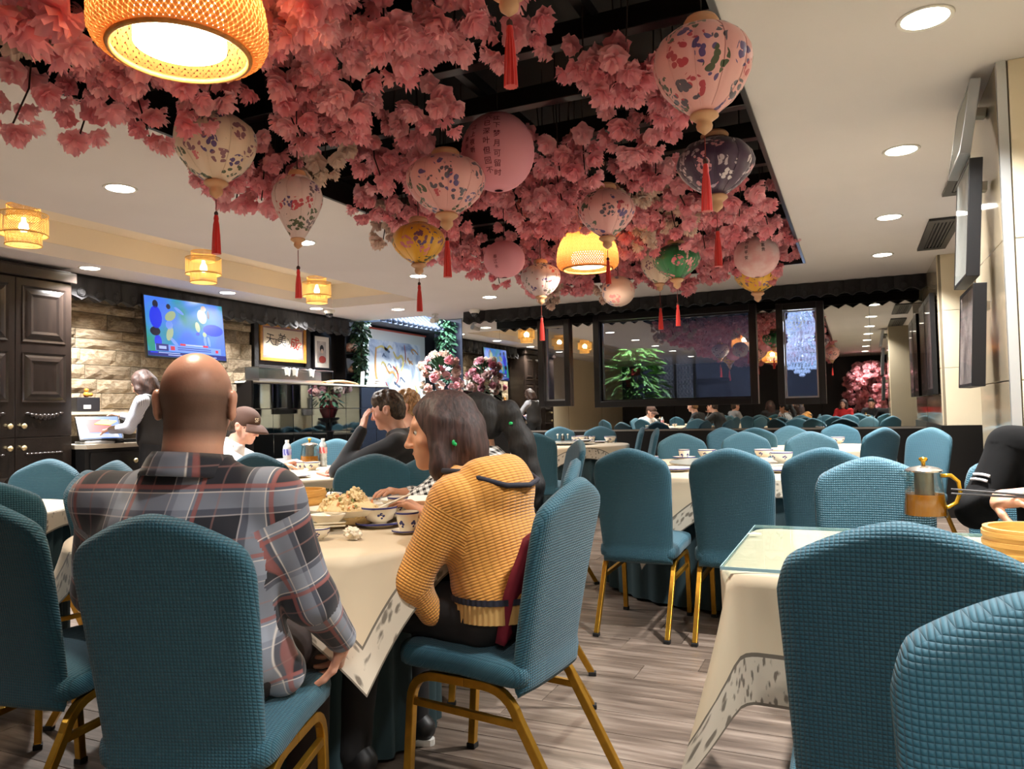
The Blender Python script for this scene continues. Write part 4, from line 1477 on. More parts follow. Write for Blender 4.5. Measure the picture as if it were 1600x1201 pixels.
stroke([(-0.62, 2.30), (-0.66, 2.0), (-0.62, 1.72), (-0.45, 1.66), (-0.36, 1.50), (-0.36, 1.36)], 0.055, M_DG)
stroke([(-0.62, 2.28), (-0.45, 2.34), (-0.30, 2.26), (-0.22, 2.36), (-0.12, 2.30)], 0.04, M_DG2)
stroke([(-0.1, 2.26), (0.02, 2.12), (0.16, 2.22), (0.24, 2.08), (0.14, 1.92)], 0.045, M_DG2)
stroke([(-0.36, 2.02), (-0.24, 1.86), (-0.12, 1.92), (0.0, 1.78)], 0.04, M_DG)
stroke([(-0.12, 2.0), (0.0, 1.94), (0.06, 1.80), (-0.02, 1.70)], 0.035, M_DGR)
stroke([(-0.35, 1.72), (-0.27, 1.62), (-0.22, 1.54)], 0.02, M_DGR)
stroke([(0.26, 2.40), (0.30, 2.22), (0.28, 2.06)], 0.02, M_DGR)
stroke([(0.60, 1.68), (0.70, 1.52), (0.62, 1.42)], 0.035, M_DG2)
stroke([(-0.70, 1.62), (-0.60, 1.56), (-0.50, 1.42)], 0.015, M_DG)
M_DGG = mat('ink_grey', (96, 104, 120), 0.7)
for _k in range(16):
    _a = random.Random(_k)
    _x, _z = _a.uniform(-0.6, 0.62), _a.uniform(1.3, 2.3)
    stroke([(_x, _z), (_x + _a.uniform(-.1, .1), _z + 0.07), (_x + _a.uniform(0, .16), _z + _a.uniform(-.05, .12)), (_x + _a.uniform(0.05, .2), _z)], _a.uniform(0.012, 0.035), _a.choice((M_DGG, M_DGG, M_DG, M_DG2)))
MB().box2((-0.62, -0.0575, 1.30), (-0.57, -0.0545, 1.36)).build('red_seal', M_DGR, pt)
MB().box2((-W2 - 0.02, -0.07, 2.60), (W2 + 0.02, 0.0, 2.625)).build('top_batten', mat('red_batten', (186, 74, 48), 0.6), pt)
# tiled gable roof over the painting
ga = thing('tile_canopy', 'grey tiled canopy roof above the dragon painting', 'canopy', (XL + 0.02, 11.28, 2.67), PI / 2)
MB().prism([(0, 0.0), (-0.42, 0.0), (-0.42, 0.03), (0, 0.42)], -1.02, 1.02, Matrix(((0, 0, 1), (1, 0, 0), (0, 1, 0)))).build('slope', mat('grey_tile', (88, 96, 110), 0.55), ga)
_rt = MB().tube([(0, -0.45, 0.05), (0, -0.2, 0.26), (0, -0.01, 0.44)], 0.035, 8).ball((0, -0.455, 0.045), 0.042, 10, 8).mesh('roof_tile', mat('dark_grey_tile', (62, 68, 80), 0.5), smooth=True, angle=0.8)
for k in range(13):
    obj('roof_tile', _rt, ga, (-0.96 + k * 0.16, 0, 0))
# bluish cove light of the alcove
_al = bpy.data.lights.new('alcove_strip_light', 'AREA')
_al.shape, _al.size, _al.size_y, _al.energy, _al.color = 'RECTANGLE', 1.2, 0.25, 190.0, (0.80, 0.90, 1.0)
_st = thing('strip_light', 'cold white strip light high in the alcove ceiling', 'ceiling light', (-6.55, 11.2, 3.49))
MB().box((0, 0, -0.01), (0.25, 1.2, 0.02)).build('diffuser', emis('cold_strip', (214, 230, 255), 6.0), _st)
obj('lamp_glow', _al, _st, (0, 0, -0.025), (0, 0, PI / 2))

# leaves: ivy garlands, plants
def leaf_mesh(name, m, l=0.08, w=0.05, curl=0.2):
    mb = MB()
    prof = ((0, 0.02), (0.25, 0.8), (0.5, 1.0), (0.75, 0.65), (1.0, 0.03))
    for t, ww in prof:
        for s in (-1, 0, 1):
            mb.v.append((s * w / 2 * ww, t * l, -curl * l * t * t + (0.12 * w * abs(s) * ww)))
    for i in range(len(prof) - 1):
        a = i * 3
        mb.f += [(a, a + 1, a + 4, a + 3), (a + 1, a + 2, a + 5, a + 4)]
    return mb.mesh(name, m, smooth=True)


M_IVY = mat('ivy_green', (58, 96, 66), 0.5, rgb2=(36, 66, 44), vscale=11)
M_LEAF2 = mat('bright_leaf_green', (140, 186, 92), 0.5, rgb2=(84, 134, 62), vscale=9)


def leaf_mass(name, label, cat, loc, shape, n, l, w, m, seed, stems, group=None):
    """one plant: a stem part and a foliage part of many leaves"""
    rg = random.Random(seed)
    t = thing(name, label, cat, loc, 0, group)
    mb = MB()
    for _ in range(n):
        p, out = shape(rg)
        out = Vector(out)
        d = (out + Vector((rg.uniform(-.6, .6), rg.uniform(-.6, .6), rg.uniform(-.7, .3)))).normalized()
        q = d.to_track_quat('Y', 'Z')
        s = rg.uniform(0.65, 1.25)
        tw = Matrix.Rotation(rg.uniform(-0.8, 0.8), 3, 'Y')
        base = len(mb.v)
        prof = ((0, 0.05), (0.35, 1.0), (0.7, 0.75), (1.0, 0.04))
        for tt, ww in prof:
            for sgn in (-1, 1):
                v = tw @ Vector((sgn * w * s / 2 * ww, tt * l * s, -0.25 * l * s * tt * tt))
                mb.v.append(tuple(Vector(p) + q.to_matrix() @ v))
        for i in range(3):
            a = base + i * 2
            mb.f.append((a, a + 1, a + 3, a + 2))
    fo = mb.build('foliage', m, t)
    fo['kind'] = 'stuff'
    sm = MB()
    for pts, r in stems:
        sm.tube(pts, r, 6)
    sm.build('stem', mat('stem_brown', (74, 66, 44), 0.8), t)
    return t


def col_shape(h, r0, r1=None, z0=0.0):
    r1 = r0 if r1 is None else r1

    def fn(rg):
        z = rg.random()
        a = rg.random() * 2 * PI
        r = (r0 + (r1 - r0) * z) * math.sqrt(rg.random())
        return (r * math.cos(a), r * math.sin(a), z0 + z * h), (math.cos(a), math.sin(a), -0.3)
    return fn


leaf_mass('ivy_garland', 'dark ivy garland hanging left of the dragon painting', 'ivy', (XL + 0.30, 9.90, 1.62), col_shape(1.02, 0.07, 0.14), 520, 0.075, 0.055, M_IVY, 1, [([(0, 0, 1.24), (0.02, 0, 0.6), (0, 0, 0.05)], 0.006)])
leaf_mass('ivy_garland', 'ivy garland hanging right of the dragon painting', 'ivy', (-6.95, 12.35, 1.75), col_shape(1.55, 0.13, 0.20), 700, 0.085, 0.06, M_IVY, 2, [([(0, 0, 1.5), (0.02, 0, 0.6), (0, 0, 0.05)], 0.006)])
leaf_mass('ivy_garland', 'short ivy garland above the peony bouquet', 'ivy', (-6.2, 12.2, 1.95), col_shape(0.75, 0.14, 0.2), 380, 0.08, 0.06, M_IVY, 3, [([(0, 0, 0.7), (0.02, 0, 0.3), (0, 0, 0.05)], 0.006)])

# ================================================================== LANTERNS
def floral_mat(name, base, cols, scale=16.0, density=0.55, silk=0.4, leafc=(74, 84, 60)):
    m, nt, b = _nt(name)
    tc = N(nt, 'ShaderNodeTexCoord')
    nz = N(nt, 'ShaderNodeTexNoise', Scale=9.0, Detail=2.0)
    L(nt, tc.outputs['Object'], nz.inputs['Vector'])
    off = N(nt, 'ShaderNodeVectorMath', operation='SCALE')
    off.inputs['Scale'].default_value = 0.05
    L(nt, nz.outputs['Color'], off.inputs[0])
    ad = N(nt, 'ShaderNodeVectorMath', operation='ADD')
    L(nt, tc.outputs['Object'], ad.inputs[0])
    L(nt, off.outputs[0], ad.inputs[1])
    vo = N(nt, 'ShaderNodeTexVoronoi', Scale=scale)
    L(nt, ad.outputs[0], vo.inputs['Vector'])
    v2 = N(nt, 'ShaderNodeTexVoronoi', Scale=scale * 3.2)
    L(nt, ad.outputs[0], v2.inputs['Vector'])
    big = N(nt, 'ShaderNodeTexNoise', Scale=scale * 0.32, Detail=1.0)
    L(nt, tc.outputs['Object'], big.inputs['Vector'])
    # petals: small cells inside the round of a large cell
    c1 = N(nt, 'ShaderNodeMath', operation='LESS_THAN')
    c1.inputs[1].default_value = 0.52
    L(nt, vo.outputs['Distance'], c1.inputs[0])
    c2 = N(nt, 'ShaderNodeMath', operation='LESS_THAN')
    c2.inputs[1].default_value = 0.50
    L(nt, v2.outputs['Distance'], c2.inputs[0])
    c3 = N(nt, 'ShaderNodeMath', operation='GREATER_THAN')
    c3.inputs[1].default_value = density
    L(nt, big.outputs['Fac'], c3.inputs[0])
    ma = N(nt, 'ShaderNodeMath', operation='MULTIPLY')
    L(nt, c1.outputs[0], ma.inputs[0])
    L(nt, c2.outputs[0], ma.inputs[1])
    mb_ = N(nt, 'ShaderNodeMath', operation='MULTIPLY')
    L(nt, ma.outputs[0], mb_.inputs[0])
    L(nt, c3.outputs[0], mb_.inputs[1])
    se = N(nt, 'ShaderNodeSeparateColor')
    L(nt, vo.outputs['Color'], se.inputs[0])
    cr = N(nt, 'ShaderNodeValToRGB')
    cr.color_ramp.interpolation = 'CONSTANT'
    cr.color_ramp.elements[0].color = lin(cols[0])
    cr.color_ramp.elements[1].position = 0.99
    cr.color_ramp.elements[1].color = lin(cols[-1])
    for k, c in enumerate(list(cols[1:]) + [leafc]):
        e = cr.color_ramp.elements.new((k + 1) / (len(cols) + 1))
        e.color = lin(c)
    L(nt, se.outputs[0], cr.inputs[0])
    mx = N(nt, 'ShaderNodeMix', data_type='RGBA')
    mx.inputs[6].default_value = lin(base)
    L(nt, mb_.outputs[0], mx.inputs[0])
    L(nt, cr.outputs[0], mx.inputs[7])
    L(nt, mx.outputs[2], b.inputs['Base Color'])
    b.inputs['Roughness'].default_value = silk
    b.inputs['Sheen Weight'].default_value = 0.3
    return m


M_FIN = mat('turned_wood_finial', (206, 160, 122), 0.45)
M_TASS = mat('red_silk_tassel', (204, 30, 26), 0.55, sheen=0.3)
M_CORD = mat('dark_red_cord', (110, 30, 26), 0.7)
M_BLKKNOT = mat('dark_knot', (60, 28, 26), 0.6)
PURP, PINKF, ROSE, GOLDF = (92, 72, 128), (214, 120, 130), (190, 70, 84), (206, 170, 90)
M_LAN = {
    'cream': floral_mat('cream_floral_silk', (226, 206, 186), (PURP, PINKF, (140, 96, 110)), 12, 0.30),
    'lilac': floral_mat('lilac_cream_silk', (220, 200, 202), (PURP, ROSE, (110, 90, 100)), 15, 0.42),
    'pink': floral_mat('pink_floral_silk', (232, 172, 172), (PURP, ROSE, (90, 80, 96)), 12, 0.36),
    'yellow': floral_mat('yellow_floral_silk', (228, 170, 40), (PURP, (120, 70, 100), PINKF), 12, 0.34),
    'purple': floral_mat('purple_floral_silk', (62, 34, 66), ((222, 210, 214), (216, 150, 160), (180, 160, 180)), 12, 0.38, leafc=(196, 180, 190)),
    'green': floral_mat('green_floral_silk', (34, 120, 66), ((226, 150, 156), (232, 186, 180), (206, 110, 126)), 11, 0.40, leafc=(20, 70, 50)),
    'rosepaper': mat('rose_paper', (224, 150, 166), 0.7),
    'whitepaper': mat('white_pink_paper', (236, 208, 206), 0.7, rgb2=(222, 160, 160), vscale=9),
    'bluecream': floral_mat('cream_blue_patch_silk', (228, 198, 184), ((98, 104, 146), (226, 150, 150), (120, 120, 160)), 9, 0.42, leafc=(150, 140, 160)),
}


def lantern(px, py, d, dia, hgt, style, mkey, label, tassel=None, cord=None, top=True):
    """tassel = (gap below finial, length)"""
    p = P(px, py, d)
    R, H = dia / 2, hgt
    t = thing('lantern', label, 'lantern', p)
    rg = random.Random(int(px * 7 + py))
    t.rotation_euler = (0, 0, rg.random() * 6)
    if style == 'round':
        n = 19
        pr = []
        for k in range(2 * n + 1):
            b = -PI / 2 * 0.93 + PI * 0.93 * k / (2 * n)
            r = R * math.cos(b) * (1.0 if k % 2 == 0 else 0.985)
            pr.append((r, H / 2 * math.sin(b)))
        mb = MB().lathe(pr, 40, cap=False)
        mb.build('shade', M_LAN[mkey], t, smooth=True)
        MB().lathe([(R * 0.13, -H / 2 * 0.985), (R * 0.15, -H / 2 * 1.0), (R * 0.13, -H / 2 * 1.0)], 24, cap=False).build('bottom_ring', M_LAN[mkey], t)
        MB().lathe([(R * 0.13, H / 2 * 0.985), (R * 0.15, H / 2 * 1.0), (R * 0.13, H / 2 * 1.0)], 24, cap=False).build('top_ring', M_CORD, t)
        zb, zt = -H / 2, H / 2
    else:
        nr = 10
        prof = {'drop': ((0.16, -0.5), (0.34, -0.45), (0.62, -0.33), (0.83, -0.19), (0.95, -0.05), (1.0, 0.08), (0.98, 0.20), (0.88, 0.31), (0.66, 0.41), (0.38, 0.46), (0.34, 0.50)),
                'narrow': ((0.22, -0.5), (0.30, -0.45), (0.55, -0.28), (0.82, -0.08), (0.98, 0.10), (1.0, 0.22), (0.92, 0.33), (0.72, 0.42), (0.5, 0.46), (0.46, 0.50)),
                'oval': ((0.14, -0.5), (0.30, -0.44), (0.62, -0.30), (0.86, -0.14), (0.98, 0.0), (1.0, 0.08), (0.93, 0.22), (0.74, 0.36), (0.44, 0.45), (0.30, 0.47), (0.28, 0.50))}[style]

        def wob(a, k):
            f = abs(math.sin(a * nr / 2))
            return 0.955 + 0.045 * (1 - (1 - f) ** 2) if 0 < k < len(prof) - 1 else 1
        MB().lathe([(r * R, z * H) for r, z in prof], nr * 6, cap=True, wob=wob).build('shade', M_LAN[mkey], t, smooth=True, angle=0.5)
        rb = MB()
        for k in range(nr):
            a = 2 * PI * k / nr
            rb.tube([(r * R * 0.968 * math.cos(a), r * R * 0.968 * math.sin(a), z * H) for r, z in prof[1:-1]], 0.0016, 4, cap=False)
        rb.build('rib', M_LAN[mkey], t)['label'] = 'thin bamboo ribs'
        s = R * 0.30
        MB().lathe([(0.75 * s, 0.0), (0.95 * s, -0.12 * s), (0.98 * s, -0.3 * s), (0.7 * s, -0.5 * s), (0.5 * s, -0.65 * s), (0.56 * s, -0.9 * s), (0.5 * s, -1.15 * s), (0.2 * s, -1.4 * s), (0.06 * s, -1.5 * s), (0.0, -1.52 * s)], 18,
                   (0, 0, -0.5 * H + 0.01)).build('finial', M_FIN, t, smooth=True)
        MB().lathe([(R * 0.34, 0.0), (R * 0.36, 0.02), (R * 0.30, 0.035), (0.0, 0.035)], 20, (0, 0, 0.5 * H - 0.002)).build('top_cap', M_FIN, t, smooth=True, angle=0.7)
        zb, zt = -0.5 * H - 1.5 * s, 0.5 * H + 0.03
    MB().tube([(0, 0, zt), (0, 0, 3.298 - p.z)], 0.003, 5).build('hanging_cord', M_BLACKM, t)
    if tassel:
        gap, ln = tassel
        MB().tube([(0, 0, zb + 0.005), (0, 0, zb - gap - 0.005)], 0.0022, 5).build('tassel_cord', M_CORD, t)
        ts = MB()
        r0 = max(0.011, ln * 0.085)

        def tw(a, k):
            return 1 + 0.10 * math.sin(a * 11) if k > 2 else 1
        ts.lathe([(0.0, 0.0), (r0 * 0.55, -0.004), (r0 * 0.75, -0.02), (r0 * 0.6, -0.032), (r0 * 0.8, -0.05), (r0 * 1.05, -ln * 0.55), (r0 * 1.25, -ln), (0.0, -ln)], 33, (0, 0, zb - gap), wob=tw)
        ts.build('tassel', M_TASS, t, smooth=True, angle=0.6)
        MB().ball((0, 0, zb - gap + 0.005), (0.010, 0.010, 0.012), 10, 8).build('bead', M_BLKKNOT, t, smooth=True)
    return t


LANTERNS, LNAME = [], []
NICK = ('cream tasselled lantern', 'slender cream lantern', 'wide pink lantern', 'large round pink lantern', 'yellow lantern', 'small round pink lantern', 'white floral lantern', 'largest pink lantern',
        'purple lantern', 'faded pink lantern', 'cream and blue lantern', 'half hidden cream lantern', 'green lantern', 'white captioned lantern', 'gold lantern', 'long red tassel')


def LN(px, py, w, dia, hpx, style, mkey, label, tas=None):
    d = dia * FPX / w
    o = lantern(px, py, d, dia, hpx * d / FPX, style, mkey, label,
                None if not tas else (tas[0] * d / FPX, tas[1] * d / FPX))
    LANTERNS.append((o.location.x, o.location.y, dia / 2, o.location.z))
    LNAME.append(NICK[len(LNAME)])
    return o


LN(337, 232, 125, 0.40, 108, 'drop', 'cream', 'cream lantern with purple flowers and a long red tassel, left', (22, 62))
LN(465, 326, 78, 0.26, 98, 'narrow', 'lilac', 'slender cream lantern hanging above the rattan ceiling lamps', (28, 46))
LN(697, 290, 124, 0.42, 92, 'drop', 'pink', 'wide pink floral lantern half in the blossoms, left of the round one', (12, 58))
L4 = LN(778, 238, 115, 0.40, 122, 'round', 'rosepaper', 'large round pink paper lantern with columns of brush characters')
LN(654, 381, 84, 0.34, 66, 'oval', 'yellow', 'yellow lantern with purple flowers, left of the tassels', (12, 42))
L6 = LN(788, 405, 65, 0.30, 58, 'round', 'rosepaper', 'small round pink paper lantern low in the blossoms')
LN(845, 438, 63, 0.34, 52, 'drop', 'lilac', 'white floral lantern left of the far rattan lamp', (18, 36))
LN(1098, 112, 152, 0.335, 140, 'drop', 'pink', 'largest pink floral lantern near the right edge of the opening', (40, 76))
LN(1118, 262, 120, 0.42, 92, 'oval', 'purple', 'dark purple lantern with pale flowers', (26, 56))
LN(948, 334, 90, 0.36, 76, 'oval', 'pink', 'faded pink lantern above the far rattan lamp', (14, 38))
LN(966, 455, 52, 0.30, 48, 'round', 'bluecream', 'cream round lantern with blue patches at the far edge')
LN(1030, 414, 58, 0.36, 60, 'drop', 'cream', 'cream lantern half behind the green one', (24, 34))
LN(1057, 409, 74, 0.40, 56, 'oval', 'green', 'green lantern with pink flowers', (22, 34))
L14 = LN(1182, 400, 69, 0.40, 67, 'round', 'whitepaper', 'white and pink round paper lantern with two captions')
LN(1183, 434, 69, 0.46, 48, 'oval', 'yellow', 'gold lantern hanging behind the white round one')
lt = LN(794, -60, 190, 0.36, 100, 'oval', 'pink', 'lantern above the frame whose long red tassel hangs into view', (8, 98))


def wrap_text(lan, R, H, chars, lon, lat0, dlat, size, m):
    """characters set one below the other on a round lantern; lon measured from the camera side"""
    t = lan
    v = Vector((-t.location.x, -t.location.y, 0))
    base = math.atan2(v.y, v.x) - t.rotation_euler.z
    for k, ch in enumerate(chars):
        la = lat0 - k * dlat
        lo = base + lon
        n = Vector((math.cos(la) * math.cos(lo), math.cos(la) * math.sin(lo), math.sin(la)))
        p = Vector((n.x * R, n.y * R, n.z * H / 2)) * 1.004
        zx = n
        xx = Vector((0, 0, 1)).cross(zx).normalized()
        yy = zx.cross(xx)
        M = Matrix((xx, yy, zx)).transposed().to_4x4()
        M.translation = p
        o = obj('character', text_mesh(ch, size, m, extrude=0.0004), t)
        o.matrix_local = M


M_WINE = mat('wine_ink', (116, 44, 58), 0.7)
wrap_text(L4, 0.2, 0.424, '江下梦月可留时', -0.02, 0.62, 0.24, 0.040, M_WINE)
wrap_text(L4, 0.2, 0.424, '六已深叶但回不', -0.30, 0.70, 0.24, 0.040, M_WINE)
wrap_text(L4, 0.2, 0.424, '江上夜听', -0.72, 0.42, 0.20, 0.034, M_WINE)
wrap_text(L4, 0.2, 0.424, '雨声', -0.95, 0.15, 0.20, 0.030, M_WINE)
wrap_text(L6, 0.15, 0.27, '春江水', -0.45, -0.05, 0.26, 0.030, M_WINE)
wrap_text(L14, 0.2, 0.39, '花开富贵', 0.30, 0.75, 0.22, 0.036, M_INK)
wrap_text(L14, 0.2, 0.39, '竹报平安', -0.45, 0.50, 0.24, 0.036, M_INK)

# ================================================================== RATTAN LAMPS
def glow_mat(name, rgb, emit, s):
    return mat(name, rgb, 0.6, var=0.25, vscale=40)


M_RATTAN = mat('woven_rattan', (206, 142, 66), 0.55, var=0.35, vscale=45)
M_RATTAN_L = mat('pale_woven_bamboo', (232, 190, 112), 0.55, var=0.2, vscale=45)


def woven(prof, n, turn, w, th, M=None):
    """two sets of flat strips spiralling over the surface of revolution prof [(r, z)]"""
    mb = MB()
    for sgn in (1, -1):
        for i in range(n):
            a0 = 2 * PI * i / n
            vs = []
            for k, (r, z) in enumerate(prof):
                a = a0 + sgn * turn * k / (len(prof) - 1)
                rr = r + (th if (k + i) % 2 == 0 else -th) * sgn * 0.5
                hw = w / 2 / max(r, 0.03)
                vs += [(rr * math.cos(a - hw), rr * math.sin(a - hw), z), (rr * math.cos(a + hw), rr * math.sin(a + hw), z)]
            fs = [(2 * k, 2 * k + 1, 2 * k + 3, 2 * k + 2) for k in range(len(prof) - 1)]
            mb.add(vs, fs)
    return mb


def dome_lamp(px, py, d, dia, label):
    p = P(px, py, d)
    R = dia / 2
    t = thing('rattan_pendant', label, 'pendant lamp', p)
    prof = []
    for k in range(19):
        b = k / 18
        if b < 0.8:
            a = b / 0.8 * PI * 0.52
            prof.append((0.06 + (R - 0.06) * math.sin(a) ** 0.9, 0.26 * math.cos(a) - 0.03))
        else:
            u = (b - 0.8) / 0.2
            prof.append((R - 0.055 * u * u, -0.04 - 0.055 * math.sin(u * PI / 2)))
    prof = [(r * 1.0, z) for r, z in prof]
    woven(prof, 84, 1.25, 0.0135, 0.004).build('woven_shade', glass_free('lit_woven_rattan', (214, 164, 100)), t)
    a = [(math.cos(2 * PI * k / 48), math.sin(2 * PI * k / 48)) for k in range(49)]
    rb, zb = prof[-1]
    MB().tube([(rb * x, rb * y, zb) for x, y in a], 0.009, 8, cap=False).build('bottom_rim', M_RATTAN, t, smooth=True)
    MB().lathe([(0.0, 0.03), (R * 0.52, 0.03), (R * 0.52, -0.075), (0.0, -0.075)], 40).build('drum_diffuser', emis('lamp_drum', (255, 246, 226), 5.0), t, smooth=True, angle=0.6)
    MB().tube([(0, 0, 0.22), (0, 0, 3.298 - p.z)], 0.005, 6).build('cord', M_BLACKM, t)
    ld = bpy.data.lights.new('pendant_bulb', 'POINT')
    ld.energy, ld.color, ld.shadow_soft_size = 13.0, (1.0, 0.80, 0.55), 0.06
    obj('bulb_glow', ld, t, (0, 0, 0.08))
    ld2 = bpy.data.lights.new('pendant_disc', 'AREA')
    ld2.shape, ld2.size, ld2.energy, ld2.color = 'DISK', R, 14.0, (1.0, 0.86, 0.66)
    obj('down_glow', ld2, t, (0, 0, -0.08))
    LANTERNS.append((p.x, p.y, R, p.z))
    LNAME.append('near rattan lamp' if d < 4 else 'far rattan lamp')
    return t


def glass_free(name, rgb):
    """translucent lining"""
    if name in MATS:
        return MATS[name]
    m = bpy.data.materials.new(name)
    m.use_nodes = True
    nt = m.node_tree
    nt.nodes.remove(nt.nodes['Principled BSDF'])
    di = N(nt, 'ShaderNodeBsdfDiffuse', Color=lin(rgb))
    tr = N(nt, 'ShaderNodeBsdfTranslucent', Color=lin(rgb))
    mx = N(nt, 'ShaderNodeMixShader')
    mx.inputs[0].default_value = 0.5
    L(nt, di.outputs[0], mx.inputs[1])
    L(nt, tr.outputs[0], mx.inputs[2])
    L(nt, mx.outputs[0], nt.nodes['Material Output'].inputs['Surface'])
    MATS[name] = m
    return m


dome_lamp(282, 34, 2.26, 0.50, 'large woven rattan pendant lamp at the top left')
dome_lamp(918, 402, 6.1, 0.50, 'woven rattan pendant lamp at the far end of the blossom ceiling')


def at_x(px, py, X):
    a = P(px, py, 1.0) - EYE
    return EYE + a * ((X - EYE.x) / a.x)


def tier_lamp(px, py, label):
    p = at_x(px, py, -5.87)
    t = thing('tiered_lantern', label, 'ceiling lamp', p)

    def drum(r, z0, z1, n, nm):
        woven([(r, z0 + (z1 - z0) * k / 8) for k in range(9)], n, 0.9, 0.0060, 0.003).build(nm, M_RATTAN_L, t)
        rr = MB()
        for z in (z0, z1):
            rr.tube([(r * math.cos(2 * PI * k / 36), r * math.sin(2 * PI * k / 36), z) for k in range(37)], 0.005, 6, cap=False)
        rr.build('hoop', M_RATTAN_L, t)
    drum(0.115, 0.06, 0.15, 44, 'top_drum')
    drum(0.168, -0.075, 0.085, 60, 'middle_drum')
    drum(0.125, -0.155, -0.06, 46, 'bottom_drum')
    MB().lathe([(0.0, -0.055), (0.02, -0.05), (0.036, -0.02), (0.03, 0.01), (0.016, 0.035), (0.016, 0.06), (0.0, 0.06)], 16).build('bulb', emis('warm_bulb', (255, 226, 170), 14.0), t, smooth=True)
    MB().tube([(0, 0, 0.06), (0, 0, 2.975 - p.z)], 0.004, 6).lathe([(0.05, 0.0), (0.05, 0.02)], 16, (0, 0, 2.958 - p.z)).build('cord', mat('camera_white', (226, 224, 218), 0.5), t)
    ld = bpy.data.lights.new('tier_bulb', 'POINT')
    ld.energy, ld.color, ld.shadow_soft_size = 7.0, (1.0, 0.82, 0.54), 0.05
    obj('bulb_glow', ld, t, (0, 0, -0.005))


tier_lamp(37, 352, 'three tiered woven bamboo ceiling lamp at far left')
tier_lamp(318, 417, 'three tiered woven bamboo ceiling lamp above the television')
tier_lamp(495, 453, 'three tiered woven bamboo ceiling lamp nearest the dragon painting')

# ================================================================== BLOSSOMS
def petal_mat(name, c1, c2, tr=0.3):
    m = bpy.data.materials.new(name)
    m.use_nodes = True
    nt = m.node_tree
    nt.nodes.remove(nt.nodes['Principled BSDF'])
    oi = N(nt, 'ShaderNodeObjectInfo')
    geo = N(nt, 'ShaderNodeNewGeometry')
    no = N(nt, 'ShaderNodeTexNoise', Scale=7.0, Detail=2.0)
    L(nt, geo.outputs['Position'], no.inputs['Vector'])
    ad = N(nt, 'ShaderNodeMath', operation='ADD')
    L(nt, oi.outputs['Random'], ad.inputs[0])
    L(nt, no.outputs['Fac'], ad.inputs[1])
    mu = N(nt, 'ShaderNodeMath', operation='MULTIPLY')
    mu.inputs[1].default_value = 0.5
    L(nt, ad.outputs[0], mu.inputs[0])
    mx = N(nt, 'ShaderNodeMix', data_type='RGBA')
    mx.inputs[6].default_value = lin(c1)
    mx.inputs[7].default_value = lin(c2)
    L(nt, mu.outputs[0], mx.inputs[0])
    di = N(nt, 'ShaderNodeBsdfDiffuse')
    tl_ = N(nt, 'ShaderNodeBsdfTranslucent')
    L(nt, mx.outputs[2], di.inputs[0])
    L(nt, mx.outputs[2], tl_.inputs[0])
    ms = N(nt, 'ShaderNodeMixShader')
    ms.inputs[0].default_value = tr
    L(nt, di.outputs[0], ms.inputs[1])
    L(nt, tl_.outputs[0], ms.inputs[2])
    L(nt, ms.outputs[0], nt.nodes['Material Output'].inputs['Surface'])
    return m


M_PINK = petal_mat('pink_petal', (246, 158, 172), (255, 214, 220), 0.45)
M_WHITE = petal_mat('cream_petal', (226, 200, 190), (244, 226, 212))
M_TWIG = mat('dark_twig', (44, 32, 26), 0.8)


def ruffle(rg, R=0.062, layers=4):
    """ruffled many petalled blossom opening along +z"""
    mb = MB()
    na = 20
    for ly in range(layers):
        f = (1.0, 0.92, 0.74, 0.5)[ly]
        up = (0.05, 0.30, 0.62, 0.95)[ly]
        o = len(mb.v)
        ph = rg.random() * 6
        tx, ty = rg.uniform(-0.12, 0.12), rg.uniform(-0.12, 0.12)
        rings = (0.05, 0.45, 0.8, 1.0)
        for q, rr in enumerate(rings):
            for i in range(na):
                a = 2 * PI * i / na
                lobe = 0.90 + 0.10 * math.cos(5 * a + ph)
                edge = (q >= 2) * (0.07 * math.sin(10 * a + ph * 2) + (rg.random() - 0.5) * 0.10)
                r = R * f * rr * (lobe if q else 1) * (1 + edge)
                z = R * (up * rr ** 1.2 - 0.10 * (1 - rr) + 0.13 * rr * rr * math.sin(5 * a + ph * 3) + (0.16 * math.sin(10 * a + ph) + 0.14 * (rg.random() - 0.5)) * (q >= 2) * rr
                         + tx * rr * math.cos(a) + ty * rr * math.sin(a)) - 0.05 * R * (q == 3)
                mb.v.append((r * math.cos(a), r * math.sin(a), z))
        for q in range(3):
            for i in range(na):
                j = (i + 1) % na
                mb.f.append((o + q * na + i, o + q * na + j, o + (q + 1) * na + j, o + (q + 1) * na + i))
    return mb


_rg = random.Random(21)
FLOW_P = [ruffle(_rg).mesh('blossom', M_PINK, smooth=True) for _ in range(6)]
FLOW_W = [m.copy() for m in FLOW_P[:3]]
for m in FLOW_W:
    m.materials.clear()
    m.materials.append(M_WHITE)


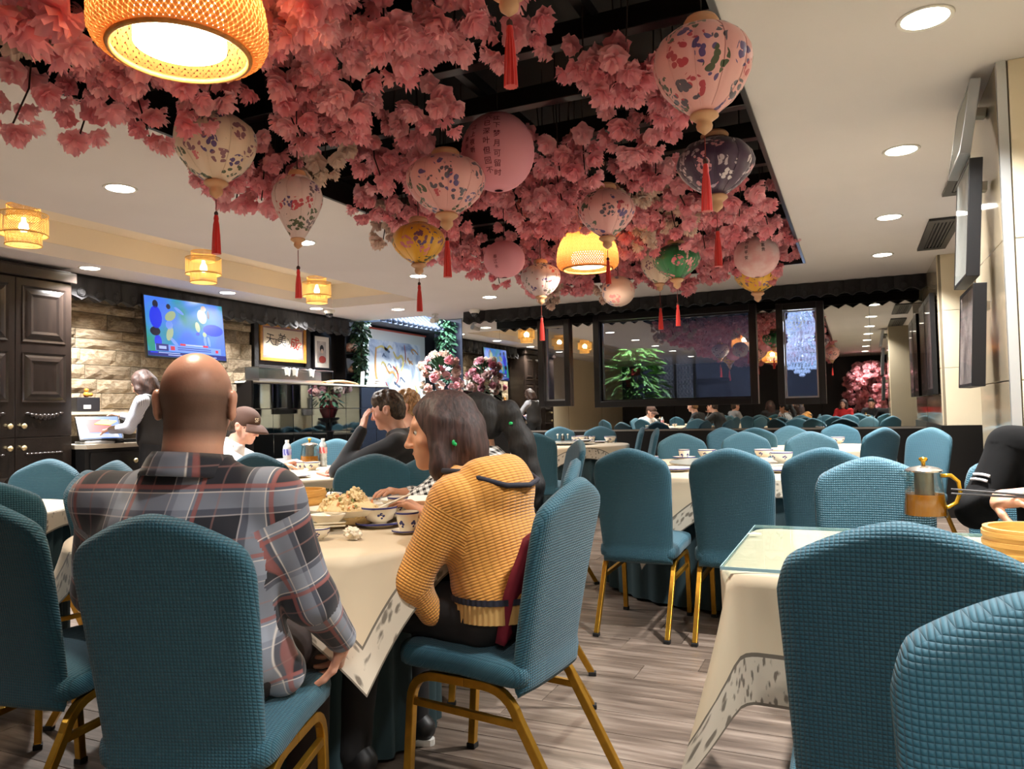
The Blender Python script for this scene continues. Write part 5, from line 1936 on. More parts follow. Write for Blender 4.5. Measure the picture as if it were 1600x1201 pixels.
def spray(x, y, ztop, ln, nf, rg, white, label, group, size=1.0):
    t = thing('blossom_spray', label, 'blossom spray', (x, y, ztop), rg.random() * 6.28, group)
    bend = Vector((rg.uniform(-0.12, 0.12), rg.uniform(-0.12, 0.12), -ln))
    MB().tube([(0, 0, 3.298 - ztop), (bend.x * 0.4, bend.y * 0.4, -ln * 0.4), tuple(bend * 0.92)], 0.004, 5).build('twig', M_TWIG, t)
    for k in range(nf):
        u = (k + 0.5) / nf
        a = k * 2.4 + rg.random()
        r = (0.145 * (1 - u * 0.75) + 0.02) * rg.uniform(0.6, 1.1)
        c = bend * (u ** 0.9)
        p = Vector((c.x + r * math.cos(a), c.y + r * math.sin(a), c.z + rg.uniform(-0.03, 0.03)))
        d = Vector((math.cos(a), math.sin(a), -0.9 - u + rg.uniform(-0.4, 0.3))).normalized()
        q = d.to_track_quat('Z', 'Y')
        s = size * rg.uniform(0.75, 1.15)
        o = obj('blossom', rg.choice(FLOW_W if white else FLOW_P), t, p)
        o.rotation_mode = 'QUATERNION'
        o.rotation_quaternion = q
        o.scale = (s, s, s)
    return t


_rg = random.Random(77)
CAM_I = CAM_R.to_3x3().transposed()


def pix(p):
    v = CAM_I @ (Vector(p) - EYE)
    return 800 + FPX * v.x / -v.z, 600.5 - FPX * v.y / -v.z, -v.z


def hides(x, y, z):
    a = pix((x, y, z))
    for k_, (lx, ly, lr, lz) in enumerate(LANTERNS):
        if k_ == 15:
            continue
        b = pix((lx, ly, lz - 0.04))
        rr = lr * FPX / b[2] * (1.15 if k_ in (3, 13, 16, 17) else 0.85)
        if a[2] < b[2] + 0.05 and math.hypot(a[0] - b[0], (a[1] - b[1])) < rr + 0.10 * FPX / a[2] * (1.2 if k_ == 3 else 0.6):
            return True
    return False


N_SPRAY = 0
_cells = []
_y = 1.75
while _y < 8.35:
    step = 0.235
    _x = OX0 + 0.04
    while _x < OX1 - 0.03:
        _cells.append((_x + _rg.uniform(-0.09, 0.09), _y + _rg.uniform(-0.09, 0.09)))
        _x += step
    _y += 0.255
holes = [(-2.75, 2.75, 0.22), (-1.2, 3.45, 0.22), (-1.05, 4.35, 0.25), (-2.0, 4.1, 0.2), (-2.85, 4.0, 0.22), (-0.75, 5.3, 0.2), (-2.5, 5.6, 0.25), (-1.7, 5.5, 0.2),
         (-0.6, 2.5, 0.3), (-0.55, 4.0, 0.2), (-0.6, 6.6, 0.25), (-2.2, 3.2, 0.18), (-3.05, 5.2, 0.25), (-1.5, 2.7, 0.15), (-2.9, 6.8, 0.2), (-1.3, 6.7, 0.18)]
for (x, y) in _cells:
    if not (OX0 + 0.02 < x < OX1 - 0.03) or any(math.hypot(x - hx_, y - hy_) < hr for hx_, hy_, hr in holes for hr in (hr * 1.25,)):
        continue
    # stay clear of the lanterns in front
    near = min(math.hypot(x - lx, y - ly) - lr for lx, ly, lr, lz in LANTERNS)
    if near < 0.03:
        continue
    d = -0.413 * x + 0.911 * y
    lat = 0.911 * x + 0.413 * y
    if d < 1.9 or abs(lat) > 0.75 * d:
        continue
    if _rg.random() < 0.10:
        continue
    white = _rg.random() < 0.08
    edge = x < OX0 + 0.3
    zt = 2.74 + _rg.uniform(-0.08, 0.06)
    ln = _rg.uniform(0.14, 0.34) if not edge else _rg.uniform(0.2, 0.36)
    if near < 0.14:
        ln = min(ln, 0.16)
        zt = 2.80
    # leave the lantern faces free
    if hides(x, y, zt - ln * 0.6):
        continue
    q = min(range(len(LANTERNS)), key=lambda i: math.hypot(x - LANTERNS[i][0], y - LANTERNS[i][1]))
    dx_, dy_ = x - LANTERNS[q][0], y - LANTERNS[q][1]
    dd_, ll_ = -0.413 * dx_ + 0.911 * dy_, 0.911 * dx_ + 0.413 * dy_
    side = ('right of' if ll_ > 0 else 'left of') if abs(ll_) > abs(dd_) else ('beyond' if dd_ > 0 else 'this side of')
    lb = ('cream white' if white else 'pink') + ' artificial blossom spray hanging ' + side + ' the ' + LNAME[q]
    spray(x, y, zt, ln, _rg.choice((10, 11, 12)) if y < 5 else _rg.choice((8, 9, 10)), _rg, white, lb, ('white' if white else 'pink') + ' blossom sprays ' + side + ' the ' + LNAME[q])
    N_SPRAY += 1
print('sprays', N_SPRAY)
# blossoms over and behind the camera, one mass (they show only in the mirror)
_bm = MB()
for k in range(560):
    x, y = _rg.uniform(OX0 + 0.1, OX1 - 0.1), _rg.uniform(OY0 + 0.1, 1.75)
    src = _rg.choice(FLOW_P)
    q = Vector((_rg.uniform(-1, 1), _rg.uniform(-1, 1), -1)).normalized().to_track_quat('Z', 'Y').to_matrix()
    z = 2.75 - _rg.random() ** 1.5 * 0.35
    _bm.add([q @ v.co * 1.5 + Vector((x, y, z)) for v in src.vertices], [tuple(p.vertices) for p in src.polygons])
_o = _bm.build('blossom_canopy', M_PINK, smooth=True)
tag(_o, 'mass of pink artificial blossoms in the ceiling opening above the camera', 'blossoms', kind='stuff')

# ================================================================== RIGHT WALL PICTURES
def leaning_frame(x, y0, y1, z0, z1, tilt, fm, pm, label, depth=0.05, fw=0.045):
    t = thing('picture_frame', label, 'picture frame', (x, (y0 + y1) / 2, (z0 + z1) / 2))
    t.rotation_euler = (0, tilt, 0)
    h, w = (z1 - z0) / 2, (y1 - y0) / 2
    f = MB()
    f.box2((-depth, -w, -h), (0, -w + fw, h)).box2((-depth, w - fw, -h), (0, w, h)).box2((-depth, -w + fw, -h), (0, w - fw, -h + fw)).box2((-depth, -w + fw, h - fw), (0, w - fw, h))
    f.build('frame', fm, t, bevel=0.003)
    MB().box2((-depth + 0.003, -w + fw, -h + fw), (-0.004, w - fw, h - fw)).build('picture', pm, t)
    MB().box2((-depth + 0.0005, -w + fw, -h + fw), (-depth + 0.002, w - fw, h - fw)).build('glass', M_PGLASS, t)
    MB().box2((0.0, -0.03, h - 0.10), (0.03 + abs(tilt) * h, 0.03, h - 0.06)).build('hook_block', M_CHINA0, t)
    return t


M_PGLASS = glass_mat('picture_glass', (244, 246, 246), (0.03, 0.12))
M_CHINA0 = mat('white_plastic_block', (226, 224, 214), 0.5)
M_BFR = mat('black_frame_paint', (18, 18, 19), 0.35)
M_SFR = mat('silver_frame', (170, 174, 178), 0.3, 0.85)
leaning_frame(0.545, 3.96, 4.44, 2.28, 2.62, 0.16, M_SFR, mat('print_pale', (206, 204, 194), 0.6), 'silver framed picture tilted off the pier near the ceiling', 0.045, 0.02)
leaning_frame(0.55, 3.97, 4.44, 1.72, 2.26, 0.06, M_BFR, mat('print_grey', (220, 218, 212), 0.6, var=0.2, vscale=6), 'black box framed picture in the middle of the pier', 0.055, 0.016)
leaning_frame(0.55, 3.98, 4.46, 1.22, 1.69, 0.05, M_BFR, mat('print_dark_photo', (130, 116, 118), 0.5, rgb2=(206, 190, 186), vscale=8), 'black and silver framed picture lowest on the pier', 0.055, 0.016)
for y0, y1, lb in ((9.55, 10.25, 'far black framed poster beside the mirror wall'), (8.80, 9.50, 'black framed poster nearer us on the far beige pier')):
    leaning_frame(0.775, y0, y1, 1.24, 2.28, 0.0, M_BFR, mat('poster_dark', (70, 60, 62), 0.4, rgb2=(120, 100, 100), vscale=5), lb, 0.045, 0.06)

# ================================================================== ROOM BEYOND THE WINDOWS
# crystal chandelier behind the right window
_q = at_x(1255, 545, -0.53) if False else None
cx_, cy_ = -0.72, 12.3
ch = thing('chandelier', 'tall crystal chandelier glittering behind the right window', 'chandelier', (cx_, cy_, 0))
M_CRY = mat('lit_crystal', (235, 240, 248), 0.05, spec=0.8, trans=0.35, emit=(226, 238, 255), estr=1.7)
_oct = [(1, 0, 0), (-1, 0, 0), (0, 1, 0), (0, -1, 0), (0, 0, 1.3), (0, 0, -1.3)]
_of = [(0, 2, 4), (2, 1, 4), (1, 3, 4), (3, 0, 4), (2, 0, 5), (1, 2, 5), (3, 1, 5), (0, 3, 5)]
rows = [(0.16, 2.72), (0.16, 2.66), (0.17, 2.60), (0.17, 2.54), (0.18, 2.48), (0.30, 2.42), (0.33, 2.38), (0.30, 2.34), (0.20, 2.28), (0.18, 2.22), (0.18, 2.16), (0.19, 2.10), (0.36, 2.05), (0.42, 2.0), (0.44, 1.95), (0.42, 1.90), (0.36, 1.85), (0.28, 1.79), (0.20, 1.73), (0.10, 1.67), (0.03, 1.62)]
for k, (r, z) in enumerate(rows):
    mb = MB()
    n = max(4, int(2 * PI * r / 0.05))
    for i in range(n):
        a = 2 * PI * i / n + k * 0.3
        s = 0.020 + 0.004 * (i % 2)
        mb.add([(r * math.cos(a) + s * v[0], r * math.sin(a) + s * v[1], z + s * v[2]) for v in _oct], _of)
    mb.tube([(r * math.cos(2 * PI * i / 24), r * math.sin(2 * PI * i / 24), z + 0.024) for i in range(25)], 0.004, 5, cap=False)
    mb.build('crystal_tier', M_CRY, ch)
MB().tube([(0, 0, 2.9), (0, 0, 1.68)], 0.012, 8).lathe([(0.12, 2.86), (0.12, 2.899)], 20).build('stem', M_STEEL, ch)
for z in (2.5, 2.1, 1.9):
    ld = bpy.data.lights.new('chandelier_bulb', 'POINT')
    ld.energy, ld.color, ld.shadow_soft_size = 16.0, (0.92, 0.96, 1.0), 0.05
    obj('bulb_glow', ld, ch, (0.06, 0, z))
# tall leafy plant behind the wide window
px_, py_ = -3.12, 11.6


def tall_shape(rg):
    z = rg.random()
    a = rg.random() * 2 * PI
    r = 0.34 * math.sqrt(rg.random()) * (0.7 + 0.5 * math.sin(z * PI))
    return (r * math.cos(a), r * math.sin(a), 0.75 + z * 1.35), (math.cos(a), math.sin(a), 0.15)


leaf_mass('tall_pot_plant', 'tall bushy green plant behind the wide window', 'plant', (px_, py_, 0), tall_shape, 900, 0.20, 0.045, M_LEAF2, 5,
          [([(0, 0, 0.4), (0.03, 0.0, 1.2), (0.0, 0.02, 1.95)], 0.018), ([(0, 0, 0.4), (-0.06, 0.03, 1.1), (-0.1, 0.0, 1.7)], 0.014)])
pt_ = [o for o in bpy.data.objects if o.name.startswith('tall_pot_plant')][-1]
MB().lathe([(0.0, 0.0), (0.14, 0.0), (0.19, 0.40), (0.20, 0.42), (0.17, 0.42), (0.0, 0.38)], 24).build('pot', mat('grey_pot', (84, 84, 88), 0.5), pt_, smooth=True, angle=0.7)
for k, (dx, dz) in enumerate(((0.08, 1.72), (-0.04, 1.58))):
    o = MB().box((dx, -0.32, dz), (0.13 - 0.07 * k, 0.004, 0.11 + 0.05 * k)).build('red_envelope', mat('red_paper', (206, 60, 50), 0.6), pt_)
# two unseen lamps added to brighten the far room so that the plant reads
t = thing('added_fill_lamp', 'added unseen lamp brightening the plant beyond the wide window', 'lamp', (-3.0, 10.95, 2.86))
MB().lathe([(0.09, 0.0), (0.09, 0.03), (0.0, 0.03)], 20).build('housing', M_STEEL, t)
MB().lathe([(0.0, -0.004), (0.08, -0.004), (0.08, 0.0)], 20).build('diffuser', emis('added_fill_diffuser', (255, 240, 220), 6.0), t)
ld = bpy.data.lights.new('added_fill_light', 'AREA')
ld.shape, ld.size, ld.energy, ld.color = 'DISK', 0.16, 230.0, (1.0, 0.95, 0.86)
obj('lamp_glow', ld, t, (0, 0, -0.01))
t = thing('added_fill_lamp', 'second added unseen lamp brightening the dark room beyond the wide window', 'lamp', (-1.7, 11.3, 2.86))  # also added, only to lift the level of the far room
MB().lathe([(0.09, 0.0), (0.09, 0.03), (0.0, 0.03)], 20).build('housing', M_STEEL, t)
MB().lathe([(0.0, -0.004), (0.08, -0.004), (0.08, 0.0)], 20).build('diffuser', emis('added_fill_diffuser', (255, 240, 220), 6.0), t)
obj('lamp_glow', ld, t, (0, 0, -0.01))
# lattice screen
ls = thing('lattice_screen', 'dark carved lattice screen behind the wide window', 'screen', (-2.72, 12.6, 0))
lb_ = MB()
for s in (-1, 0, 1):
    lb_.box((s * 0.32, 0, 1.05), (0.04, 0.04, 2.1))
for z in (0.1, 1.05, 2.08):
    lb_.box((0, 0, z), (0.68, 0.04, 0.05))
lb_.build('frame', M_BLACK, ls)
for s in (-1, 1):
    lat = MB()
    for i in range(5):
        for j in range(11):
            lat.tube([(s * 0.16 - 0.115 + 0.0575 * i + 0.026 * math.cos(q * PI / 4), 0, 1.2 + 0.078 * j + 0.034 * math.sin(q * PI / 4)) for q in range(9)], 0.006, 4, cap=False)
    lat.build('lattice_panel', mat('grey_carved', (120, 116, 112), 0.6), ls)
st = thing('shelf_cabinet', 'dim shelf with ornaments in the far room', 'shelf', (-4.1, 12.9, 0))
MB().box2((-0.5, 0, 0), (0.5, 0.4, 0.9)).box2((-0.5, 0.3, 0.9), (0.5, 0.4, 2.2)).build('body', M_BLACK, st)
for z in (1.3, 1.7, 2.1):
    MB().box2((-0.5, 0.02, z), (0.5, 0.3, z + 0.03)).build('shelf', M_BLACK, st)

# ================================================================== PEONY BOUQUET
_p = P(690, 600, 11.2)
bq = thing('peony_bouquet', 'large bouquet of pink and cream peonies before the alcove', 'bouquet', (_p.x, _p.y, 0))
std = MB().lathe([(0.0, 0.0), (0.2, 0.0), (0.2, 0.03), (0.05, 0.06), (0.04, 1.05), (0.16, 1.10), (0.16, 1.13), (0.0, 1.13)], 24)
std.build('stand', M_BLACK, bq, smooth=True, angle=0.7)
MB().lathe([(0.0, 1.13), (0.09, 1.13), (0.14, 1.26), (0.12, 1.40), (0.10, 1.40), (0.0, 1.36)], 24).build('vase', mat('dark_red_vase', (96, 30, 34), 0.25), bq, smooth=True, angle=0.7)
rg = random.Random(8)
M_PEO = [petal_mat('peony_pink', (240, 166, 180), (250, 206, 210)), petal_mat('peony_blush', (236, 196, 190), (250, 224, 214)), petal_mat('peony_cream', (240, 222, 206), (250, 240, 228)), petal_mat('peony_rose', (228, 130, 150), (244, 170, 182))]
peo = []
for m in M_PEO:
    mb = MB()
    for q in range(3):
        s = ruffle(rg, 0.075, 4)
        mb.add(s.v, s.f)
    peo.append(mb.mesh('peony', m, smooth=True))
for k in range(44):
    a = rg.random() * 6.28
    el = rg.uniform(-0.35, 1.3)
    r = rg.uniform(0.24, 0.34)
    d = Vector((math.cos(a) * math.cos(el), math.sin(a) * math.cos(el), math.sin(el)))
    p = Vector((d.x * r, d.y * r, 1.62 + d.z * 0.42))
    o = obj('peony', peo[rg.choice((0, 0, 1, 1, 2, 3))], bq, p)
    o.rotation_mode = 'QUATERNION'
    o.rotation_quaternion = d.to_track_quat('Z', 'Y')
    s = rg.uniform(0.7, 1.1)
    o.scale = (s, s, s)
lf = MB()
for k in range(160):
    a = rg.random() * 6.28
    el = rg.uniform(-0.6, 1.2)
    d = Vector((math.cos(a) * math.cos(el), math.sin(a) * math.cos(el), math.sin(el)))
    q = d.to_track_quat('Y', 'Z').to_matrix()
    p = Vector((d.x * 0.2, d.y * 0.2, 1.58 + d.z * 0.36))
    b0 = len(lf.v)
    for tt, ww in ((0, 0.1), (0.4, 1.0), (0.75, 0.7), (1.0, 0.05)):
        for sg in (-1, 1):
            lf.v.append(tuple(p + q @ Vector((sg * 0.028 * ww, tt * 0.14, -0.02 * tt))))
    for i in range(3):
        lf.f.append((b0 + i * 2, b0 + i * 2 + 1, b0 + i * 2 + 3, b0 + i * 2 + 2))
lf.build('foliage', M_IVY, bq)['kind'] = 'stuff'
# lit display cabinet at the back of the alcove
dc = thing('lit_cabinet', 'dark display cabinet with a violet lit panel behind the bouquet', 'cabinet', (-5.95, 12.45, 0))
MB().box2((-0.33, 0.02, 0), (0.33, 0.29, 2.5)).build('body', M_BLACK, dc)
MB().box2((-0.18, 0.0, 1.45), (0.24, 0.018, 1.98)).build('lit_panel', emis('violet_panel', (160, 150, 220), 0.8), dc)
for z in (1.40, 2.02, 2.3):
    MB().box2((-0.33, -0.12, z), (0.33, 0.018, z + 0.03)).build('shelf', M_BLACK, dc)

# ================================================================== BLOSSOM TREE BEHIND THE CAMERA (shows in the mirror)
bt = thing('blossom_tree', 'pink blossom tree standing behind the camera, seen in the mirror', 'tree', (0.45, -3.3, 0))
sm_ = MB()
sm_.tube([(0, 0, 0), (0.03, 0, 0.6), (-0.04, 0.03, 1.1), (0.05, 0, 1.7)], [0.06, 0.05, 0.045, 0.02], 8)
for k in range(7):
    a = k * 0.9
    sm_.tube([(0, 0, 0.9 + 0.1 * k), (0.3 * math.cos(a), 0.3 * math.sin(a), 1.3 + 0.1 * k), (0.6 * math.cos(a), 0.6 * math.sin(a), 1.5 + 0.08 * k)], [0.025, 0.015, 0.006], 6)
sm_.build('trunk', M_TWIG, bt)
mb = MB()
rg = random.Random(4)
for k in range(420):
    a = rg.random() * 6.28
    z = rg.uniform(1.0, 2.35)
    r = 0.75 * math.sqrt(rg.random()) * (0.5 + 0.5 * math.sin((z - 0.9) / 1.5 * PI))
    src = FLOW_P[k % 6]
    q = Vector((math.cos(a), math.sin(a), rg.uniform(-0.6, 0.8))).normalized().to_track_quat('Z', 'Y').to_matrix()
    mb.add([q @ v.co * 1.5 + Vector((r * math.cos(a), r * math.sin(a), z)) for v in src.vertices], [tuple(p.vertices) for p in src.polygons])
mb.build('blossoms', M_PINK, bt, smooth=True)['kind'] = 'stuff'

# ================================================================== PEOPLE
def V3(*a):
    return np.array(a, dtype=np.float32)


def sdf_eval(pr, X, Y, Z):
    k = pr[0]
    if k == 'rc':
        _, a, b, r1, r2 = pr[:5]
        a, b = np.asarray(a, np.float32), np.asarray(b, np.float32)
        ba = b - a
        px_, py_, pz_ = X - a[0], Y - a[1], Z - a[2]
        h = np.clip((px_ * ba[0] + py_ * ba[1] + pz_ * ba[2]) / max(float(ba @ ba), 1e-9), 0, 1)
        dx, dy, dz = px_ - h * ba[0], py_ - h * ba[1], pz_ - h * ba[2]
        return np.sqrt(dx * dx + dy * dy + dz * dz) - (r1 + (r2 - r1) * h)
    _, c, r, R = pr[:4]
    c, r = np.asarray(c, np.float32), np.asarray(r, np.float32)
    px_, py_, pz_ = X - c[0], Y - c[1], Z - c[2]
    if R is not None:
        R = np.asarray(R, np.float32)      # columns are the local axes
        qx = px_ * R[0, 0] + py_ * R[1, 0] + pz_ * R[2, 0]
        qy = px_ * R[0, 1] + py_ * R[1, 1] + pz_ * R[2, 1]
        qz = px_ * R[0, 2] + py_ * R[1, 2] + pz_ * R[2, 2]
    else:
        qx, qy, qz = px_, py_, pz_
    if k == 'ell':
        k0 = np.sqrt((qx / r[0]) ** 2 + (qy / r[1]) ** 2 + (qz / r[2]) ** 2)
        k1 = np.sqrt((qx / r[0] ** 2) ** 2 + (qy / r[1] ** 2) ** 2 + (qz / r[2] ** 2) ** 2)
        return k0 * (k0 - 1) / np.maximum(k1, 1e-6)
    rd = pr[4]                              # 'box': rounded box
    dx, dy, dz = np.abs(qx) - r[0] + rd, np.abs(qy) - r[1] + rd, np.abs(qz) - r[2] + rd
    return np.sqrt(np.maximum(dx, 0) ** 2 + np.maximum(dy, 0) ** 2 + np.maximum(dz, 0) ** 2) + np.minimum(np.maximum(dx, np.maximum(dy, dz)), 0) - rd


def prim_box(pr):
    if pr[0] == 'rc':
        a, b = np.asarray(pr[1]), np.asarray(pr[2])
        r = max(pr[3], pr[4])
        return np.minimum(a, b) - r, np.maximum(a, b) + r
    c, r = np.asarray(pr[1]), float(max(pr[2])) * (1.0 if pr[0] == 'ell' else 1.75)
    return c - r, c + r


def sdf_grid(prims, vox):
    """prims: (shape, op, k) with op '+' or '-'"""
    lo = np.min([prim_box(p)[0] for p, op, k in prims if op == '+'], axis=0) - 3 * vox
    hi = np.max([prim_box(p)[1] for p, op, k in prims if op == '+'], axis=0) + 3 * vox
    n = np.ceil((hi - lo) / vox).astype(int) + 1
    F = np.full(n, 1.0, np.float32)
    ax = [(lo[i] + vox * np.arange(n[i])).astype(np.float32) for i in range(3)]
    for pr, op, k in prims:
        a, b = prim_box(pr)
        pad = k + 2.5 * vox
        i0 = np.clip(np.floor((a - pad - lo) / vox).astype(int), 0, n - 1)
        i1 = np.clip(np.ceil((b + pad - lo) / vox).astype(int) + 1, 1, n)
        if np.any(i1 <= i0):
            continue
        sl = tuple(slice(i0[i], i1[i]) for i in range(3))
        X = ax[0][sl[0]][:, None, None]
        Y = ax[1][sl[1]][None, :, None]
        Z = ax[2][sl[2]][None, None, :]
        d = sdf_eval(pr, X, Y, Z)
        f = F[sl]
        if op == '+':
            h = np.clip(0.5 + 0.5 * (f - d) / k, 0, 1)
            F[sl] = f * (1 - h) + d * h - k * h * (1 - h)
        else:
            d = -d
            h = np.clip(0.5 - 0.5 * (f - d) / k, 0, 1)
            F[sl] = f * (1 - h) + d * h + k * h * (1 - h)
    return F, lo, vox


def surface_nets(F, lo, vox):
    S = F < 0
    n = np.array(F.shape)
    c = [n[0] - 1, n[1] - 1, n[2] - 1]

    def sl(o):
        return tuple(slice(o[i], o[i] + c[i]) for i in range(3))
    corners = [(x, y, z) for x in (0, 1) for y in (0, 1) for z in (0, 1)]
    cnt = np.zeros(c, np.int8)
    for o in corners:
        cnt += S[sl(o)]
    mask = (cnt > 0) & (cnt < 8)
    idx = np.full(c, -1, np.int64)
    ii = np.argwhere(mask)
    idx[mask] = np.arange(len(ii))
    acc = np.zeros((len(ii), 3), np.float32)
    num = np.zeros((len(ii), 1), np.float32)
    for a in corners:
        for ax in range(3):
            if a[ax] == 1:
                continue
            b = list(a)
            b[ax] = 1
            fa, fb = F[sl(a)][mask], F[sl(b)][mask]
            cr = (fa < 0) != (fb < 0)
            t = np.where(cr, fa / np.where(fa == fb, 1, fa - fb), 0)
            p = np.array(a, np.float32)[None, :].repeat(len(ii), 0)
            p[:, ax] += t
            acc += p * cr[:, None]
            num += cr[:, None]
    verts = (ii + acc / np.maximum(num, 1)) * vox + lo
    faces = []
    for ax in range(3):
        u, v = (ax + 1) % 3, (ax + 2) % 3
        s0 = [slice(None)] * 3
        s1 = [slice(None)] * 3
        s0[ax], s1[ax] = slice(0, -1), slice(1, None)
        A, B = S[tuple(s0)], S[tuple(s1)]
        e = np.argwhere(A != B)
        ok = (e[:, u] > 0) & (e[:, v] > 0) & (e[:, u] < c[u]) & (e[:, v] < c[v])
        e = e[ok]
        if not len(e):
            continue
        ins = A[tuple(e.T)]
        q = []
        for du, dv in ((-1, -1), (0, -1), (0, 0), (-1, 0)):
            w = e.copy()
            w[:, u] += du
            w[:, v] += dv
            q.append(idx[tuple(w.T)])
        q = np.stack(q, 1)
        q[~ins] = q[~ins][:, ::-1]
        faces.append(q)
    return verts.astype(np.float32), np.concatenate(faces)


def np_mesh(name, verts, faces, m, smooth=True):
    me = bpy.data.meshes.new(name)
    me.vertices.add(len(verts))
    me.vertices.foreach_set('co', verts.astype(np.float32).ravel())
    nf = len(faces)
    me.loops.add(nf * 4)
    me.loops.foreach_set('vertex_index', faces.astype(np.int32).ravel())
    me.polygons.add(nf)
    me.polygons.foreach_set('loop_start', np.arange(0, nf * 4, 4, dtype=np.int32))
    me.polygons.foreach_set('use_smooth', np.ones(nf, bool))
    me.update(calc_edges=True)
    if m is not None:
        me.materials.append(m)
    return me


def relax(verts, faces, it=2, lam=0.5):
    for _ in range(it):
        acc = np.zeros_like(verts)
        n = np.zeros((len(verts), 1), np.float32)
        for i in range(4):
            j = (i + 1) % 4
            np.add.at(acc, faces[:, i], verts[faces[:, j]])
            np.add.at(acc, faces[:, j], verts[faces[:, i]])
            np.add.at(n, faces[:, i], 1)
            np.add.at(n, faces[:, j], 1)
        verts = verts * (1 - lam) + acc / np.maximum(n, 1) * lam
    return verts


def normals(verts, faces):
    fn = np.cross(verts[faces[:, 2]] - verts[faces[:, 0]], verts[faces[:, 3]] - verts[faces[:, 1]])
    vn = np.zeros_like(verts)
    for i in range(4):
        np.add.at(vn, faces[:, i], fn)
    return vn / np.maximum(np.linalg.norm(vn, axis=1, keepdims=True), 1e-9)


def wrinkle(verts, faces, amp, freq, seed, direction=(1, 1, 1)):
    rg = np.random.RandomState(seed)
    w = np.zeros(len(verts), np.float32)
    for k in range(7):
        d = rg.normal(size=3) * np.array(direction)
        d = d / np.linalg.norm(d) * freq * rg.uniform(0.6, 1.8)
        ph = rg.uniform(0, 6.28)
        w += np.sin(verts @ d.astype(np.float32) + ph + 1.2 * np.sin(verts @ (rg.normal(size=3) * freq * 0.4).astype(np.float32))) * rg.uniform(0.5, 1)
    w = np.sign(w) * np.abs(w / 3.0) ** 1.0
    return verts + normals(verts, faces) * (w * amp)[:, None]


def blob_mesh(name, prims, vox, m, wr=None, frames=None, smooth_it=1, planar=False):
    F, lo, v = sdf_grid(prims, vox)
    verts, faces = surface_nets(F, lo, v)
    verts = relax(verts, faces, smooth_it, 0.5)
    if wr:
        verts = wrinkle(verts, faces, *wr)
    if frames:
        # frames: (origin, axis, ref, R, prims used to choose); first the torso, then upper arm and forearm of each side
        D = np.stack([np.min([sdf_eval(p, verts[:, 0], verts[:, 1], verts[:, 2]) for p in f[4]], axis=0) for f in frames])
        fb = np.zeros(len(faces), int)
        for q in range(1, len(frames), 2):
            o, ax = np.asarray(frames[q][0], np.float32), np.asarray(frames[q][1], np.float32)
            ax = ax / np.linalg.norm(ax)
            hu = (verts - o) @ ax
            arm = np.minimum(D[q], D[q + 1])
            near = (arm < D[0] + 0.03)[faces].mean(1) >= 0.5
            on = near & (hu[faces].mean(1) > 0.035)
            fb = np.where(on, np.where((D[q + 1] < D[q])[faces].mean(1) > 0.5, q + 1, q), fb)
            # straight shoulder seam: draw the shared vertices onto the seam plane
            a_ = np.zeros(len(verts), bool)
            b_ = np.zeros(len(verts), bool)
            a_[faces[on].ravel()] = True
            b_[faces[~on].ravel()] = True
            mv = a_ & b_ & (np.abs(hu - 0.035) < 1.5 * vox)
            verts[mv] += ax * (0.035 - hu[mv])[:, None]
    me = np_mesh(name, verts, faces, m)
    if frames:
        us, vs = [], []
        for o, a, r, R, ps in frames:
            o, a, r = (np.asarray(q, np.float32) for q in (o, a, r))
            a = a / np.linalg.norm(a)
            r = r - a * (r @ a)
            r = r / np.linalg.norm(r)
            s = np.cross(a, r)
            q = verts - o
            us.append(q @ s if planar and not us else np.arctan2(q @ s, q @ r) * R)
            vs.append(q @ a)
        U = np.stack(us)[fb[:, None], faces]
        Vv = np.stack(vs)[fb[:, None], faces]
        Rf = np.array([f[3] for f in frames], np.float32)[fb]
        wrap = ((U.max(1) - U.min(1)) > PI * Rf) & ~(planar & (fb == 0))
        U = np.where(wrap[:, None] & (U < 0), U + 2 * PI * Rf[:, None], U)
        lay = me.uv_layers.new(name='uv')
        lay.data.foreach_set('uv', np.stack([U, Vv], -1).astype(np.float32).ravel())
    return me


def join_np(name, parts, m):
    vs, fs, o = [], [], 0
    for v, f in parts:
        vs.append(v)
        fs.append(f + o)
        o += len(v)
    return np_mesh(name, np.concatenate(vs), np.concatenate(fs), m)


def mesh_of(prims, vox, it=1):
    F, lo, v = sdf_grid(prims, vox)
    a, b = surface_nets(F, lo, v)
    return relax(a, b, it, 0.5), b


def basis(zdir, xdir):
    z = np.asarray(zdir, float)
    z = z / np.linalg.norm(z)
    x = np.asarray(xdir, float)
    x = x - z * (x @ z)
    x = x / np.linalg.norm(x)
    return np.stack([x, np.cross(z, x), z], 1)


# ---- skin, hair and cloth materials
def skin_mat(name, rgb, stub=None):
    m = mat(name, rgb, 0.5, sss=0.12, var=0.08, vscale=22, bump=0.05, bscale=160)
    if stub:
        nt = m.node_tree
        b = nt.nodes['Principled BSDF']
        at = N(nt, 'ShaderNodeAttribute', attribute_name='stubble')
        mx = N(nt, 'ShaderNodeMix', data_type='RGBA')
        L(nt, at.outputs['Fac'], mx.inputs[0])
        L(nt, b.inputs['Base Color'].links[0].from_socket, mx.inputs[6])
        mx.inputs[7].default_value = lin(stub)
        L(nt, mx.outputs[2], b.inputs['Base Color'])
        ro = N(nt, 'ShaderNodeMapRange')
        ro.inputs['To Min'].default_value, ro.inputs['To Max'].default_value = 0.34, 0.7
        L(nt, at.outputs['Fac'], ro.inputs['Value'])
        L(nt, ro.outputs[0], b.inputs['Roughness'])
    return m


